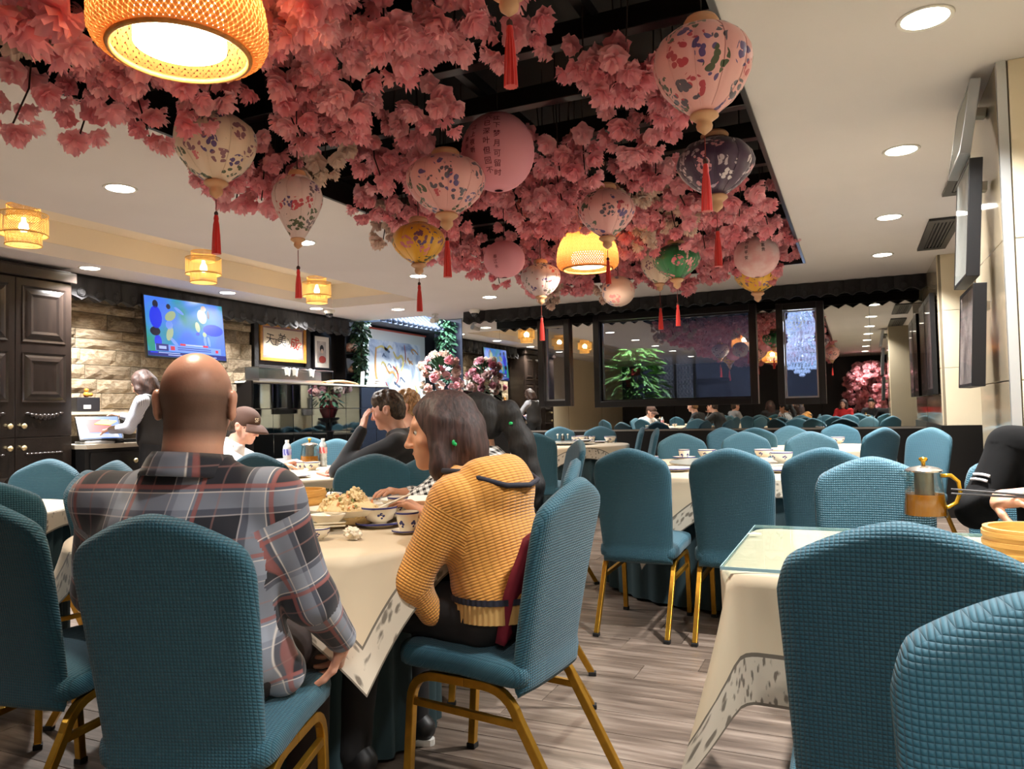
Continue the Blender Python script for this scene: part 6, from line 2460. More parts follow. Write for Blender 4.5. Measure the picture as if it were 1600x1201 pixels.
def hair_mat(name, c1, c2, stretch=(1, 1, 0.12), scale=90.0, rough=0.42):
    if name in MATS:
        return MATS[name]
    m, nt, b = _nt(name)
    tc = N(nt, 'ShaderNodeTexCoord')
    mp = N(nt, 'ShaderNodeMapping')
    mp.inputs['Scale'].default_value = stretch
    L(nt, tc.outputs['Object'], mp.inputs[0])
    no = N(nt, 'ShaderNodeTexNoise', Scale=scale, Detail=3.0)
    L(nt, mp.outputs[0], no.inputs['Vector'])
    cr = N(nt, 'ShaderNodeValToRGB')
    cr.color_ramp.elements[0].color, cr.color_ramp.elements[1].color = lin(c2), lin(c1)
    cr.color_ramp.elements[0].position, cr.color_ramp.elements[1].position = 0.35, 0.65
    L(nt, no.outputs['Fac'], cr.inputs[0])
    L(nt, cr.outputs[0], b.inputs['Base Color'])
    bp = N(nt, 'ShaderNodeBump', Strength=0.6, Distance=0.006)
    L(nt, no.outputs['Fac'], bp.inputs['Height'])
    L(nt, bp.outputs[0], b.inputs['Normal'])
    b.inputs['Roughness'].default_value = rough
    MATS[name] = m
    return m


def stripes(nt, sock, period, lo, hi):
    """1 where the coordinate falls between lo and hi of its period"""
    dv = N(nt, 'ShaderNodeMath', operation='DIVIDE')
    dv.inputs[1].default_value = period
    L(nt, sock, dv.inputs[0])
    fr = N(nt, 'ShaderNodeMath', operation='FRACT')
    L(nt, dv.outputs[0], fr.inputs[0])
    mid, hw = (lo + hi) / 2, (hi - lo) / 2
    sb = N(nt, 'ShaderNodeMath', operation='SUBTRACT')
    sb.inputs[1].default_value = mid
    L(nt, fr.outputs[0], sb.inputs[0])
    ab = N(nt, 'ShaderNodeMath', operation='ABSOLUTE')
    L(nt, sb.outputs[0], ab.inputs[0])
    mr = N(nt, 'ShaderNodeMapRange')
    mr.inputs['From Min'].default_value = hw + 0.006
    mr.inputs['From Max'].default_value = hw - 0.006
    L(nt, ab.outputs[0], mr.inputs['Value'])
    return mr.outputs[0]


def uv_sep(nt):
    uv = N(nt, 'ShaderNodeUVMap')
    uv.uv_map = 'uv'
    sp = N(nt, 'ShaderNodeSeparateXYZ')
    L(nt, uv.outputs[0], sp.inputs[0])
    return sp.outputs[0], sp.outputs[1]


def plaid_mat():
    m, nt, b = _nt('plaid_flannel')
    u, v = uv_sep(nt)
    col = None

    def layer(base, fac, c, amt):
        mu = N(nt, 'ShaderNodeMath', operation='MULTIPLY')
        mu.inputs[1].default_value = amt
        L(nt, fac, mu.inputs[0])
        mx = N(nt, 'ShaderNodeMix', data_type='RGBA')
        L(nt, mu.outputs[0], mx.inputs[0])
        if isinstance(base, tuple):
            mx.inputs[6].default_value = base
        else:
            L(nt, base, mx.inputs[6])
        mx.inputs[7].default_value = lin(c)
        return mx.outputs[2]
    col = lin((26, 28, 38))
    for s in (u, v):
        col = layer(col, stripes(nt, s, 0.155, 0.04, 0.46), (112, 118, 136), 0.38)
    for s in (u, v):
        col = layer(col, stripes(nt, s, 0.155, 0.14, 0.36), (180, 190, 206), 0.30)
    for s in (u, v):
        col = layer(col, stripes(nt, s, 0.155, 0.415, 0.475), (150, 84, 78), 0.75)
        col = layer(col, stripes(nt, s, 0.155, 0.36, 0.375), (232, 226, 220), 0.8)
        col = layer(col, stripes(nt, s, 0.155, 0.70, 0.725), (150, 110, 104), 0.45)
        col = layer(col, stripes(nt, s, 0.155, 0.04, 0.055), (214, 206, 204), 0.5)
    L(nt, col, b.inputs['Base Color'])
    b.inputs['Roughness'].default_value = 0.85
    b.inputs['Sheen Weight'].default_value = 0.25
    return m


def knit_mat():
    m, nt, b = _nt('mustard_waffle_knit')
    u, v = uv_sep(nt)

    def wave(s, p):
        mu = N(nt, 'ShaderNodeMath', operation='MULTIPLY')
        mu.inputs[1].default_value = PI / p
        L(nt, s, mu.inputs[0])
        si = N(nt, 'ShaderNodeMath', operation='SINE')
        L(nt, mu.outputs[0], si.inputs[0])
        ab = N(nt, 'ShaderNodeMath', operation='ABSOLUTE')
        L(nt, si.outputs[0], ab.inputs[0])
        return ab.outputs[0]
    mm = N(nt, 'ShaderNodeMath', operation='MULTIPLY')
    L(nt, wave(v, 0.0085), mm.inputs[0])
    ad = N(nt, 'ShaderNodeMath', operation='MULTIPLY_ADD')
    ad.inputs[1].default_value = 0.6
    ad.inputs[2].default_value = 0.4
    L(nt, wave(u, 0.012), ad.inputs[0])
    L(nt, ad.outputs[0], mm.inputs[1])
    cr = N(nt, 'ShaderNodeValToRGB')
    cr.color_ramp.elements[0].color, cr.color_ramp.elements[1].color = lin((150, 92, 30)), lin((220, 156, 70))
    cr.color_ramp.elements[0].position, cr.color_ramp.elements[1].position = 0.0, 0.55
    L(nt, mm.outputs[0], cr.inputs[0])
    L(nt, cr.outputs[0], b.inputs['Base Color'])
    bp = N(nt, 'ShaderNodeBump', Strength=0.6, Distance=0.004)
    L(nt, mm.outputs[0], bp.inputs['Height'])
    L(nt, bp.outputs[0], b.inputs['Normal'])
    b.inputs['Roughness'].default_value = 0.9
    b.inputs['Sheen Weight'].default_value = 0.3
    return m


def check_mat(name, c1, c2, p, mode='check'):
    m, nt, b = _nt(name)
    u, v = uv_sep(nt)
    a, c = stripes(nt, u, p, 0.0, 0.5), stripes(nt, v, p, 0.0, 0.5)
    if mode == 'check':
        ad = N(nt, 'ShaderNodeMath', operation='ADD')
        L(nt, a, ad.inputs[0])
        L(nt, c, ad.inputs[1])
        mu = N(nt, 'ShaderNodeMath', operation='MULTIPLY')
        mu.inputs[1].default_value = 0.5
        L(nt, ad.outputs[0], mu.inputs[0])
        f = mu.outputs[0]
    else:
        f = a
    mx = N(nt, 'ShaderNodeMix', data_type='RGBA')
    L(nt, f, mx.inputs[0])
    mx.inputs[6].default_value, mx.inputs[7].default_value = lin(c1), lin(c2)
    L(nt, mx.outputs[2], b.inputs['Base Color'])
    b.inputs['Roughness'].default_value = 0.8
    return m


SK_FAIR = skin_mat('fair_skin', (222, 168, 146))
SK_TAN = skin_mat('tan_skin', (206, 152, 122))
SK_BALD = skin_mat('bald_man_skin', (226, 170, 146), (92, 72, 62))
M_EYE = mat('eye_white', (226, 222, 216), 0.2)
M_IRIS = mat('eye_iris', (40, 28, 22), 0.15)
M_DENIM = mat('black_trousers', (18, 18, 21), 0.8)
M_SHOE = mat('black_shoe', (16, 16, 18), 0.5)
M_SOLE = mat('white_sole', (214, 212, 206), 0.6)


def head_prims(hc, R, female=False, scale=1.0, ears=True):
    """hc head centre, R 3x3 with columns right, forward, up"""
    s = scale

    def T(x, y, z):
        return tuple(np.asarray(hc) + R @ np.array([x * s, y * s, z * s]))

    def E(c, r, k, op='+'):
        return (('ell', T(*c), [q * s for q in r], R), op, k)

    def C(a, b, r1, r2, k, op='+'):
        return (('rc', T(*a), T(*b), r1 * s, r2 * s), op, k)
    w = 0.95 if female else 1.0
    p = [E((0, -0.012, 0.030), (0.077 * w, 0.098, 0.090), 0.01), E((0, 0.022, -0.012), (0.068 * w, 0.074, 0.090), 0.03),
         E((0, 0.030, -0.062), (0.054 * w, 0.058, 0.052), 0.03), E((0, 0.070, -0.098), (0.024 * w, 0.020, 0.018), 0.025),
         C((-0.034, 0.083, 0.030), (0.034, 0.083, 0.030), 0.011, 0.011, 0.015),
         C((-0.046, 0.066, -0.025), (-0.046, 0.060, -0.03), 0.018, 0.018, 0.02), C((0.046, 0.066, -0.025), (0.046, 0.060, -0.03), 0.018, 0.018, 0.02),
         E((-0.032, 0.098, 0.006), (0.017, 0.016, 0.011), 0.010, '-'), E((0.032, 0.098, 0.006), (0.017, 0.016, 0.011), 0.010, '-'),
         C((0, 0.090, 0.022), (0, 0.110, -0.030), 0.007, 0.011, 0.012), E((0, 0.112, -0.034), (0.012, 0.012, 0.010), 0.008),
         E((-0.013, 0.102, -0.037), (0.008, 0.009, 0.007), 0.006), E((0.013, 0.102, -0.037), (0.008, 0.009, 0.007), 0.006),
         C((-0.018, 0.089, -0.064), (0.018, 0.089, -0.064), 0.006, 0.006, 0.006), C((0, 0.094, -0.063), (0, 0.0945, -0.063), 0.006, 0.006, 0.008),
         C((-0.015, 0.088, -0.074), (0.015, 0.088, -0.074), 0.006, 0.006, 0.006),
         C((-0.022, 0.099, -0.069), (0.022, 0.099, -0.069), 0.0028, 0.0028, 0.003, '-')]
    if ears:
        for sx in (-1, 1):
            p += [E((sx * 0.082 * w, -0.012, -0.005), (0.011, 0.022, 0.034), 0.006), E((sx * 0.084 * w, -0.020, 0.012), (0.010, 0.020, 0.022), 0.006),
                  E((sx * 0.093 * w, -0.006, 0.0), (0.008, 0.012, 0.020), 0.006, '-')]
    return p, T


def hand_prims(wr, d, fore, nrm, side, curl=(0.35, 0.4, 0.4, 0.45), thumb=0.5, s=1.0, spread=0.06):
    """wrist point, hand direction, palm normal (the way the fingers curl), side = +1 thumb along d x nrm"""
    wr, d, nrm, fore = (np.asarray(q, float) for q in (wr, d, nrm, fore))
    fore = fore / np.linalg.norm(fore)
    d = d / np.linalg.norm(d)
    nrm = nrm - d * (nrm @ d)
    nrm = nrm / np.linalg.norm(nrm)
    ac = np.cross(d, nrm) * side
    R = np.stack([ac, d, nrm], 1)
    out = [(('rc', wr - fore * 0.05 * s, wr + d * 0.02 * s, 0.027 * s, 0.025 * s), '+', 0.02),
           (('box', wr + d * 0.052 * s, (0.041 * s, 0.046 * s, 0.0145 * s), R, 0.013 * s), '+', 0.018)]
    for i, (off, ln) in enumerate(((0.030, 0.072), (0.010, 0.080), (-0.010, 0.075), (-0.029, 0.058))):
        p = wr + d * (0.092 - 0.004 * abs(i - 1)) * s + ac * off * s
        ang = 0.0
        fd = d + ac * (1.5 - i) * spread
        for sg, r in ((0.46, 0.0088), (0.31, 0.0082), (0.23, 0.0074)):
            ang += curl[i]
            dd = fd * math.cos(ang) + nrm * math.sin(ang)
            dd = dd / np.linalg.norm(dd)
            q = p + dd * ln * sg * s
            out.append((('rc', p, q, r * s, (r - 0.0007) * s), '+', 0.0035))
            p = q
    p = wr + d * 0.022 * s + ac * 0.030 * s + nrm * 0.006 * s
    for sg, r, t in ((0.040, 0.0125, 0.0), (0.032, 0.0105, thumb), (0.026, 0.0092, thumb * 1.6)):
        dd = ac * (0.80 - 0.5 * t) + d * 0.65 + nrm * (0.35 + 0.7 * t)
        dd = dd / np.linalg.norm(dd)
        q = p + dd * sg * s
        out.append((('rc', p, q, r * s, (r - 0.001) * s), '+', 0.006))
        p = q
    return out


SEAT_POSE = dict(pelvis=(0, -0.07, 0.565), chest=(0, -0.07, 0.86), neck=(0, -0.06, 1.035), head=(0, -0.03, 1.175),
                 sl=(-0.185, -0.07, 0.985), sr=(0.185, -0.07, 0.985), el=(-0.25, 0.05, 0.74), er=(0.25, 0.05, 0.74),
                 wl=(-0.155, 0.26, 0.68), wr=(0.155, 0.26, 0.68), hl=(-0.095, -0.04, 0.545), hr=(0.095, -0.04, 0.545),
                 kl=(-0.13, 0.36, 0.53), kr=(0.13, 0.36, 0.53), al=(-0.14, 0.32, 0.10), ar=(0.14, 0.32, 0.10))


def person(label, loc, rz, pose=None, look=(0, 0, 0), skin=SK_FAIR, female=False, top=None, bottom=M_DENIM, hair=None, build=1.0, vox=0.010, hvox=0.0045,
           hands=None, top_name='shirt', wr=(0.004, 26), group=None, collar=None, sleeve=0.0, hem=None, stub=False, extra=None, tframe=True, legs=True, headscale=1.0, eyes=True, seed=1, shoes=True, planar=False):
    J = dict(SEAT_POSE)
    J.update(pose or {})
    J = {k: np.asarray(v, float) for k, v in J.items()}
    root = thing('person', label, 'person', loc, rz, group)
    w = build
    sp = J['neck'] - J['pelvis']
    RS = basis(J['chest'] - J['pelvis'], J['sr'] - J['sl'])
    RC = basis(J['neck'] - J['chest'], J['sr'] - J['sl'])
    yaw, pit, rol = look
    RH = np.array((Matrix.Rotation(yaw, 3, 'Z') @ Matrix.Rotation(pit, 3, 'X') @ Matrix.Rotation(rol, 3, 'Y')))
    hp, T = head_prims(J['head'], RH, female, headscale)
    nb = J['neck'] + np.array([0, 0.0, -0.02])
    nr = 0.047 if female else 0.058 * min(w, 1.12)
    neckp = [(('rc', T(0, -0.022, -0.06), nb, nr, nr * 1.12), '+', 0.03)]
    # ---- body: one continuous skin figure
    core = [(('ell', J['pelvis'], (0.14 * w, 0.10 * w, 0.10), RS), '+', 0.04), (('ell', (J['pelvis'] + J['chest']) / 2, (0.125 * w, 0.09 * w, 0.16), RS), '+', 0.05),
            (('ell', J['chest'], (0.145 * w, 0.09 * w, 0.14), RC), '+', 0.05), (('rc', J['sl'], J['sr'], 0.045, 0.045), '+', 0.04),
            (('rc', J['chest'], nb, 0.08, nr), '+', 0.05)]
    for a, b, c in (('sl', 'el', 'wl'), ('sr', 'er', 'wr')):
        core += [(('rc', J[a], J[b], 0.045, 0.036), '+', 0.02), (('rc', J[b], J[c], 0.036, 0.026), '+', 0.02)]
    if legs:
        for a, b, c in (('hl', 'kl', 'al'), ('hr', 'kr', 'ar')):
            core += [(('rc', J[a], J[b], 0.07, 0.05), '+', 0.03), (('rc', J[b], J[c], 0.05, 0.034), '+', 0.02),
                     (('rc', J[c], J[c] + np.array([0, 0.10, -0.05]), 0.034, 0.03), '+', 0.02)]
    parts = [mesh_of(core + neckp, max(vox, 0.012)), mesh_of(hp + neckp, hvox, 1)]
    for key, spec in (hands or {}).items():
        a = J['w' + key]
        fore = J['w' + key] - J['e' + key]
        d = np.asarray(spec.get('d', fore), float)
        parts.append(mesh_of(hand_prims(a, d, fore, spec.get('n', (0, 0, -1)), spec.get('side', 1), spec.get('curl', (0.35, 0.4, 0.4, 0.45)), spec.get('thumb', 0.5), spec.get('s', 1.0), spec.get('spread', 0.06)), 0.0036, 1))
    me = join_np('body', parts, skin)
    if stub:
        vs = np.concatenate([p[0] for p in parts])
        loc_ = (vs - J['head']) @ RH
        below = np.clip((0.085 - loc_[:, 2]) / 0.07, 0, 1)
        back = np.clip((0.055 - loc_[:, 1]) / 0.05, 0, 1)
        low = np.clip((loc_[:, 2] + 0.098) / 0.035, 0, 1)
        ear = np.clip((0.083 - np.abs(loc_[:, 0])) / 0.006, 0, 1)
        at = me.attributes.new('stubble', 'FLOAT', 'POINT')
        at.data.foreach_set('value', (below * back * low * ear * 0.9).astype(np.float32))
    body = obj('body', me, root)
    if eyes:
        for sx in (-1, 1):
            e = MB().ball(T(sx * 0.0315, 0.0775, 0.006), 0.0115 * headscale, 12, 8).build('eye', M_EYE, root, smooth=True)
            MB().ball(T(sx * 0.0315, 0.0845, 0.006), 0.0062 * headscale, 10, 8).build('iris', M_IRIS, e, smooth=True)
    # ---- top
    if top is not None:
        tp = [(('ell', J['pelvis'] + np.array([0, 0, 0.02]), (0.185 * w, 0.142 * w, 0.12), RS), '+', 0.04),
              (('ell', (J['pelvis'] + J['chest']) / 2, (0.172 * w, 0.132 * w, 0.18), RS), '+', 0.06),
              (('ell', J['chest'] + RC[:, 2] * 0.01, (0.192 * w, 0.128 * w, 0.165), RC), '+', 0.06),
              (('rc', J['sl'], J['sr'], 0.062 * w ** 0.5, 0.062 * w ** 0.5), '+', 0.05),
              (('rc', J['chest'] + RC[:, 2] * 0.05, J['neck'] + np.array([0, 0, -0.015]), 0.10, nr * 1.22), '+', 0.06),
              (('rc', J['sl'] * 0.85 + J['sr'] * 0.15, J['neck'] + np.array([0, 0, -0.03]), 0.055, 0.055), '+', 0.05), (('rc', J['sr'] * 0.85 + J['sl'] * 0.15, J['neck'] + np.array([0, 0, -0.03]), 0.055, 0.055), '+', 0.05)]
        tor = [p[0] for p in tp]
        frames = [((0, J['pelvis'][1], 0), sp, (0, -1, 0), 0.165 * w, tor)]
        for a, b, c, sx in (('sl', 'el', 'wl', -1), ('sr', 'er', 'wr', 1)):
            s1 = [('rc', J[a], J[b], 0.066 * w ** 0.5, 0.058)]
            tp += [(s1[0], '+', 0.03)]
            cut = J[b] + (J[c] - J[b]) * (0.97 - sleeve)
            s2 = [('rc', J[b], cut, 0.057, 0.040)]
            if sleeve < 0.9:
                tp += [(s2[0], '+', 0.03)]
            frames.append((J[a], J[b] - J[a], (sx, -1, 0.3), 0.065, s1))
            frames.append((J[b], J[c] - J[b], (sx, -0.3, 0.8), 0.055, s2))
        for p, op, k in (extra or []):
            tp.append((p, op, k))
        tp.append((('rc', J['neck'] + np.array([0, 0, 0.0]), J['neck'] + (J['head'] - J['neck']) * 0.6, nr * 1.06, nr * 1.3), '-', 0.012))
        tm = blob_mesh(top_name, tp, vox, top, (wr[0], wr[1], seed) if wr else None, frames if tframe else None, planar=planar)
        obj(top_name, tm, root)
    if collar is not None:
        cm, ch = collar
        pr = []
        c0 = J['neck'] + np.array([0, 0.0, -0.01])
        ax = (J['head'] - J['neck'])
        ax = ax / np.linalg.norm(ax)
        Rk = basis(ax, (1, 0, 0))
        mb = MB()

        def cf(u, v):
            a = -PI / 2 + 0.35 + (2 * PI - 0.7) * u + PI
            rr = (nr * 1.28 + 0.006) + (0.0 if v < 0.5 else 0.020 * (v - 0.5) * 2)
            h = (v / 0.5) * ch if v < 0.5 else ch - (v - 0.5) * 2 * ch * 1.15
            q = c0 + Rk @ np.array([rr * math.cos(a), rr * math.sin(a) * 1.05, h - 0.012])
            return q
        mb.grid(cf, 36, 8)
        me = mb.mesh('collar', cm, smooth=True)
        lay = me.uv_layers.new(name='uv')
        for lp in me.loops:
            co = me.vertices[lp.vertex_index].co
            lay.data[lp.index].uv = (math.atan2(co.x, -co.y) * 0.09 + 0.03, co.z)
        o = obj('collar', me, root)
        o.modifiers.new('thick', 'SOLIDIFY').thickness = 0.005
    # ---- trousers and shoes
    if bottom is not None and legs:
        bp = [(('ell', J['pelvis'] + np.array([0, 0.0, -0.01]), (0.172 * w, 0.134 * w, 0.105), None), '+', 0.04)]
        for a, b, c in (('hl', 'kl', 'al'), ('hr', 'kr', 'ar')):
            bp += [(('rc', J[a], J[b], 0.092 * w ** 0.5, 0.070), '+', 0.03), (('rc', J[b], J[c] + np.array([0, 0, -0.02]), 0.068, 0.055), '+', 0.025)]
        obj('trousers', blob_mesh('trousers', bp, max(vox, 0.010), bottom, (0.004, 24, seed + 5)), root)
        if shoes:
            for c in ('al', 'ar'):
                a = J[c]
                fz = 0.028
                sp_ = [(('rc', (a[0], a[1] - 0.05, fz + 0.025), (a[0], a[1] + 0.03, fz + 0.022), 0.040, 0.042), '+', 0.02), (('rc', (a[0], a[1] + 0.03, fz + 0.018), (a[0], a[1] + 0.14, fz + 0.006), 0.043, 0.033), '+', 0.03),
                       (('rc', (a[0], a[1] - 0.03, fz + 0.03), (a[0], a[1] - 0.015, 0.11), 0.037, 0.036), '+', 0.02)]
                so = obj('shoe', blob_mesh('shoe', sp_, 0.008, M_SHOE), root)
                MB().prism([(a[0] + 0.044 * x, a[1] + 0.045 + 0.135 * y) for x, y in ((math.cos(q * PI / 10) * (1 if math.sin(q * PI / 10) < 0.5 else 0.9), math.sin(q * PI / 10)) for q in range(20))], 0.001, 0.022).build('sole', M_SOLE, so)
    if hair:
        hair(root, J, T, RH, headscale)
    return root, J, T, RH


# ---- hair styles
def H_E(T, RH, c, r, k=0.02, op='+', s=1.0):
    return (('ell', T(*c), [q * s for q in r], RH), op, k)


def H_C(T, a, b, r1, r2, k=0.02, op='+'):
    return (('rc', T(*a), T(*b), r1, r2), op, k)


def short_hair(m, vox=0.006, top=0.016, seed=3, fringe=True):
    def fn(root, J, T, RH, s):
        p = [H_E(T, RH, (0, -0.016, 0.036), (0.085, 0.106, 0.090 + top)), H_E(T, RH, (0, 0.03, 0.085), (0.07, 0.06, 0.035 + top), 0.03),
             H_E(T, RH, (0, -0.055, -0.02), (0.072, 0.062, 0.075), 0.03),
             H_E(T, RH, (0, 0.105, -0.035), (0.090, 0.075, 0.092), 0.012, '-'), H_E(T, RH, (0, 0.08, -0.11), (0.12, 0.12, 0.085), 0.015, '-'),
             H_E(T, RH, (-0.09, 0.0, -0.018), (0.028, 0.034, 0.042), 0.01, '-'), H_E(T, RH, (0.09, 0.0, -0.018), (0.028, 0.034, 0.042), 0.01, '-'),
             H_E(T, RH, (0, -0.03, -0.15), (0.12, 0.12, 0.07), 0.015, '-')]
        obj('hair', blob_mesh('hair', p, vox, m, (0.006, 100, seed)), root)
    return fn


def bob_hair(m, length=0.24, vox=0.007, seed=4, back=0.0, clip=False):
    def fn(root, J, T, RH, s):
        p = [H_E(T, RH, (0, -0.018, 0.040), (0.089, 0.112, 0.098)), H_E(T, RH, (0, -0.045, -0.04), (0.096, 0.088, 0.12), 0.04)]
        for sx in (-1, 1):
            p += [H_C(T, (sx * 0.072, 0.012, 0.04), (sx * 0.088, 0.018, -length * 0.55), 0.030, 0.032, 0.03), H_C(T, (sx * 0.088, 0.010, -length * 0.5), (sx * 0.078, 0.020 - 0.02, -length), 0.032, 0.020, 0.03),
                  H_C(T, (sx * 0.05, -0.07, -0.02), (sx * 0.06, -0.085 - back, -length), 0.055, 0.036, 0.04)]
        p += [H_C(T, (0, -0.08, -0.02), (0, -0.10 - back, -length), 0.06, 0.04, 0.04),
              H_E(T, RH, (0, 0.115, -0.03), (0.070, 0.082, 0.105), 0.012, '-'), H_E(T, RH, (0, 0.11, -0.15), (0.066, 0.11, 0.10), 0.015, '-')]
        obj('hair', blob_mesh('hair', p, vox, m, (0.003, 60, seed)), root)
        if clip:
            mb = MB()
            c = T(-0.108, -0.03, -0.035)
            mb.ball(c, (0.004, 0.006, 0.009), 10, 6).ball((c[0], c[1] - 0.007, c[2] - 0.005), (0.004, 0.005, 0.006), 10, 6)
            mb.build('hair_clip', mat('green_clip', (40, 190, 110), 0.3), root, smooth=True)
    return fn


def ponytail_hair(m, vox=0.007, seed=6):
    def fn(root, J, T, RH, s):
        p = [H_E(T, RH, (0, -0.016, 0.036), (0.084, 0.106, 0.092)), H_E(T, RH, (0, -0.055, -0.015), (0.074, 0.062, 0.07), 0.03),
             H_E(T, RH, (0, 0.105, -0.030), (0.085, 0.075, 0.092), 0.012, '-'), H_E(T, RH, (0, 0.08, -0.11), (0.12, 0.12, 0.085), 0.015, '-'),
             H_E(T, RH, (-0.09, 0.0, -0.018), (0.028, 0.034, 0.042), 0.01, '-'), H_E(T, RH, (0.09, 0.0, -0.018), (0.028, 0.034, 0.042), 0.01, '-'),
             H_C(T, (0, -0.095, 0.035), (0, -0.15, 0.02), 0.035, 0.042, 0.02), H_C(T, (0, -0.15, 0.02), (0, -0.185, -0.12), 0.045, 0.052, 0.03),
             H_C(T, (0, -0.185, -0.12), (0.01, -0.20, -0.30), 0.050, 0.045, 0.03), H_C(T, (0.01, -0.20, -0.30), (0.02, -0.195, -0.46), 0.045, 0.016, 0.03)]
        obj('hair', blob_mesh('hair', p, vox, m, (0.003, 60, seed)), root)
        mb = MB()
        c = T(-0.05, -0.16, -0.03)
        mb.ball(c, (0.007, 0.009, 0.007), 10, 6)
        mb.build('hair_clip', mat('green_clip', (40, 190, 110), 0.3), root, smooth=True)
    return fn
HB_DARK = hair_mat('dark_brown_hair', (74, 52, 50), (38, 25, 25), rough=0.6)
HB_BLACK = hair_mat('black_hair', (30, 28, 29), (12, 11, 12), rough=0.65)
HB_BROWN = hair_mat('brown_short_hair', (78, 58, 42), (34, 24, 18), (1, 1, 0.5), 110)
HB_BLOND = hair_mat('blond_hair', (176, 136, 90), (112, 80, 50), (1, 1, 0.5), 110)
HB_AUB = hair_mat('auburn_hair', (74, 48, 38), (38, 24, 20), rough=0.6)


def on_chair(c, dx=0.0, dy=0.0):
    """place in the room of a sitter on chair c"""
    a = c.rotation_euler.z
    return (c.location.x + dx * math.cos(a) - dy * math.sin(a), c.location.y + dx * math.sin(a) + dy * math.cos(a), 0), a


# ---- the man in the plaid shirt (seen from behind)
M_PLAID = plaid_mat()
_l, _r = on_chair(C_MAN, -0.042, -0.02)
person('bald man from behind in a dark plaid shirt, seated in front', _l, _r,
       pose=dict(pelvis=(0.0, -0.04, 0.575), chest=(0.0, -0.06, 0.84), neck=(0.005, -0.05, 1.04), head=(0.012, -0.035, 1.185),
                 sl=(-0.205, -0.06, 0.955), sr=(0.205, -0.05, 0.955), el=(-0.30, 0.05, 0.72), er=(0.275, 0.02, 0.705), wl=(-0.20, 0.30, 0.74), wr=(0.30, 0.16, 0.565),
                 hl=(-0.11, 0.0, 0.555), hr=(0.11, 0.0, 0.555)),
       look=(0.30, -0.06, 0.03), skin=SK_BALD, top=M_PLAID, build=1.22, planar=True, vox=0.0068, hvox=0.004, wr=(0.0045, 24), collar=(M_PLAID, 0.045), stub=True, headscale=1.03,
       hands={'r': dict(d=(-0.05, 0.10, -0.09), n=(-0.9, 0.1, -0.3), side=-1, curl=(0.45, 0.5, 0.5, 0.5)), 'l': dict(n=(0, 0, -1), side=1)}, bottom=mat('dark_shorts', (44, 34, 34), 0.8), seed=11, sleeve=0.06,
       extra=[(('rc', (0.13, -0.03, 0.60), (0.19, 0.03, 0.53), 0.085, 0.06), '+', 0.04), (('rc', (-0.13, -0.03, 0.60), (-0.18, 0.03, 0.53), 0.085, 0.06), '+', 0.04)])
# ---- the woman in the mustard hoodie
M_KNIT = knit_mat()
_l, _r = on_chair(C_WOMAN, -0.01, 0.03)
HW = dict(pelvis=(0, -0.07, 0.57), chest=(0.0, -0.01, 0.81), neck=(0.0, 0.08, 0.965), head=(-0.01, 0.15, 1.092),
          sl=(-0.165, 0.0, 0.895), sr=(0.165, 0.02, 0.895), el=(-0.235, 0.115, 0.66), er=(0.24, 0.16, 0.68), wl=(-0.175, 0.085, 0.56), wr=(0.16, 0.33, 0.79),
          kl=(-0.12, 0.38, 0.55), kr=(0.12, 0.38, 0.55), al=(-0.15, 0.42, 0.10), ar=(0.14, 0.40, 0.10))
rt, J, T, RH = person('woman with dark shoulder length hair in a mustard knit hoodie', _l, _r, pose=HW, look=(0.64, -0.08, 0.0), skin=SK_TAN, female=True, top=M_KNIT, top_name='hoodie', build=1.05, vox=0.0075,
                      hair=bob_hair(HB_DARK, 0.20, clip=True, back=0.01), wr=(0.006, 22), seed=23, hvox=0.004, hands={'r': dict(n=(0, 0, -1), side=-1)},
                      extra=[(('ell', (0.0, -0.075, 0.925), (0.15, 0.075, 0.095), basis((0, 0.45, 1), (1, 0, 0))), '+', 0.04), (('rc', (-0.10, -0.04, 0.965), (0.10, -0.04, 0.965), 0.045, 0.045), '+', 0.04),
                             (('ell', (0.0, 0.03, 1.03), (0.085, 0.08, 0.07), None), '-', 0.02)])
# ribbed hem, navy stripe and hood piping
hm = MB()


def hem_ring(z0, z1, rx, ry, cy):
    mb = MB()
    mb.grid(lambda u, v: (rx * math.cos(u * 2 * PI) * (1 + 0.008 * math.sin(u * 2 * PI * 60)), cy + ry * math.sin(u * 2 * PI) * (1 + 0.008 * math.sin(u * 2 * PI * 60)), z0 + (z1 - z0) * v), 240, 2, True)
    return mb


hem_ring(0.545, 0.60, 0.197, 0.156, -0.075).build('ribbed_hem', mat('tan_rib_knit', (196, 158, 96), 0.9), rt, smooth=True)
hem_ring(0.60, 0.618, 0.203, 0.162, -0.074).build('navy_stripe', mat('navy_ribbon', (34, 36, 50), 0.8), rt, smooth=True)
MB().tube([(-0.115, 0.075, 0.975), (-0.135, 0.0, 0.975), (-0.145, -0.075, 0.958), (-0.10, -0.14, 0.935), (0.0, -0.165, 0.928), (0.10, -0.14, 0.935), (0.145, -0.075, 0.958)], 0.0085, 8).build('hood_piping', mat('navy_ribbon', (34, 36, 50), 0.8), rt, smooth=True)
# maroon jacket between her back and the chair
_jk = MB()
_jk.grid(lambda u, v: (-0.17 + 0.34 * u, -0.178 - 0.045 * v + 0.028 * math.sin(u * 9 + v * 3) * v * (1 - v) * 2 + 0.085 * (1 - v) * 0.6, 0.485 + 0.30 * v + 0.02 * math.sin(u * 5)), 16, 14)
_o = _jk.build('folded_jacket', mat('maroon_cloth', (120, 18, 44), 0.75), smooth=True)
_o.modifiers.new('thick', 'SOLIDIFY').thickness = 0.03
_o.location, _o.rotation_euler = (C_WOMAN.location.x, C_WOMAN.location.y, 0), (0, 0, C_WOMAN.rotation_euler.z)
tag(_o, 'maroon jacket squeezed between the mustard hoodie and the chair back', 'jacket')

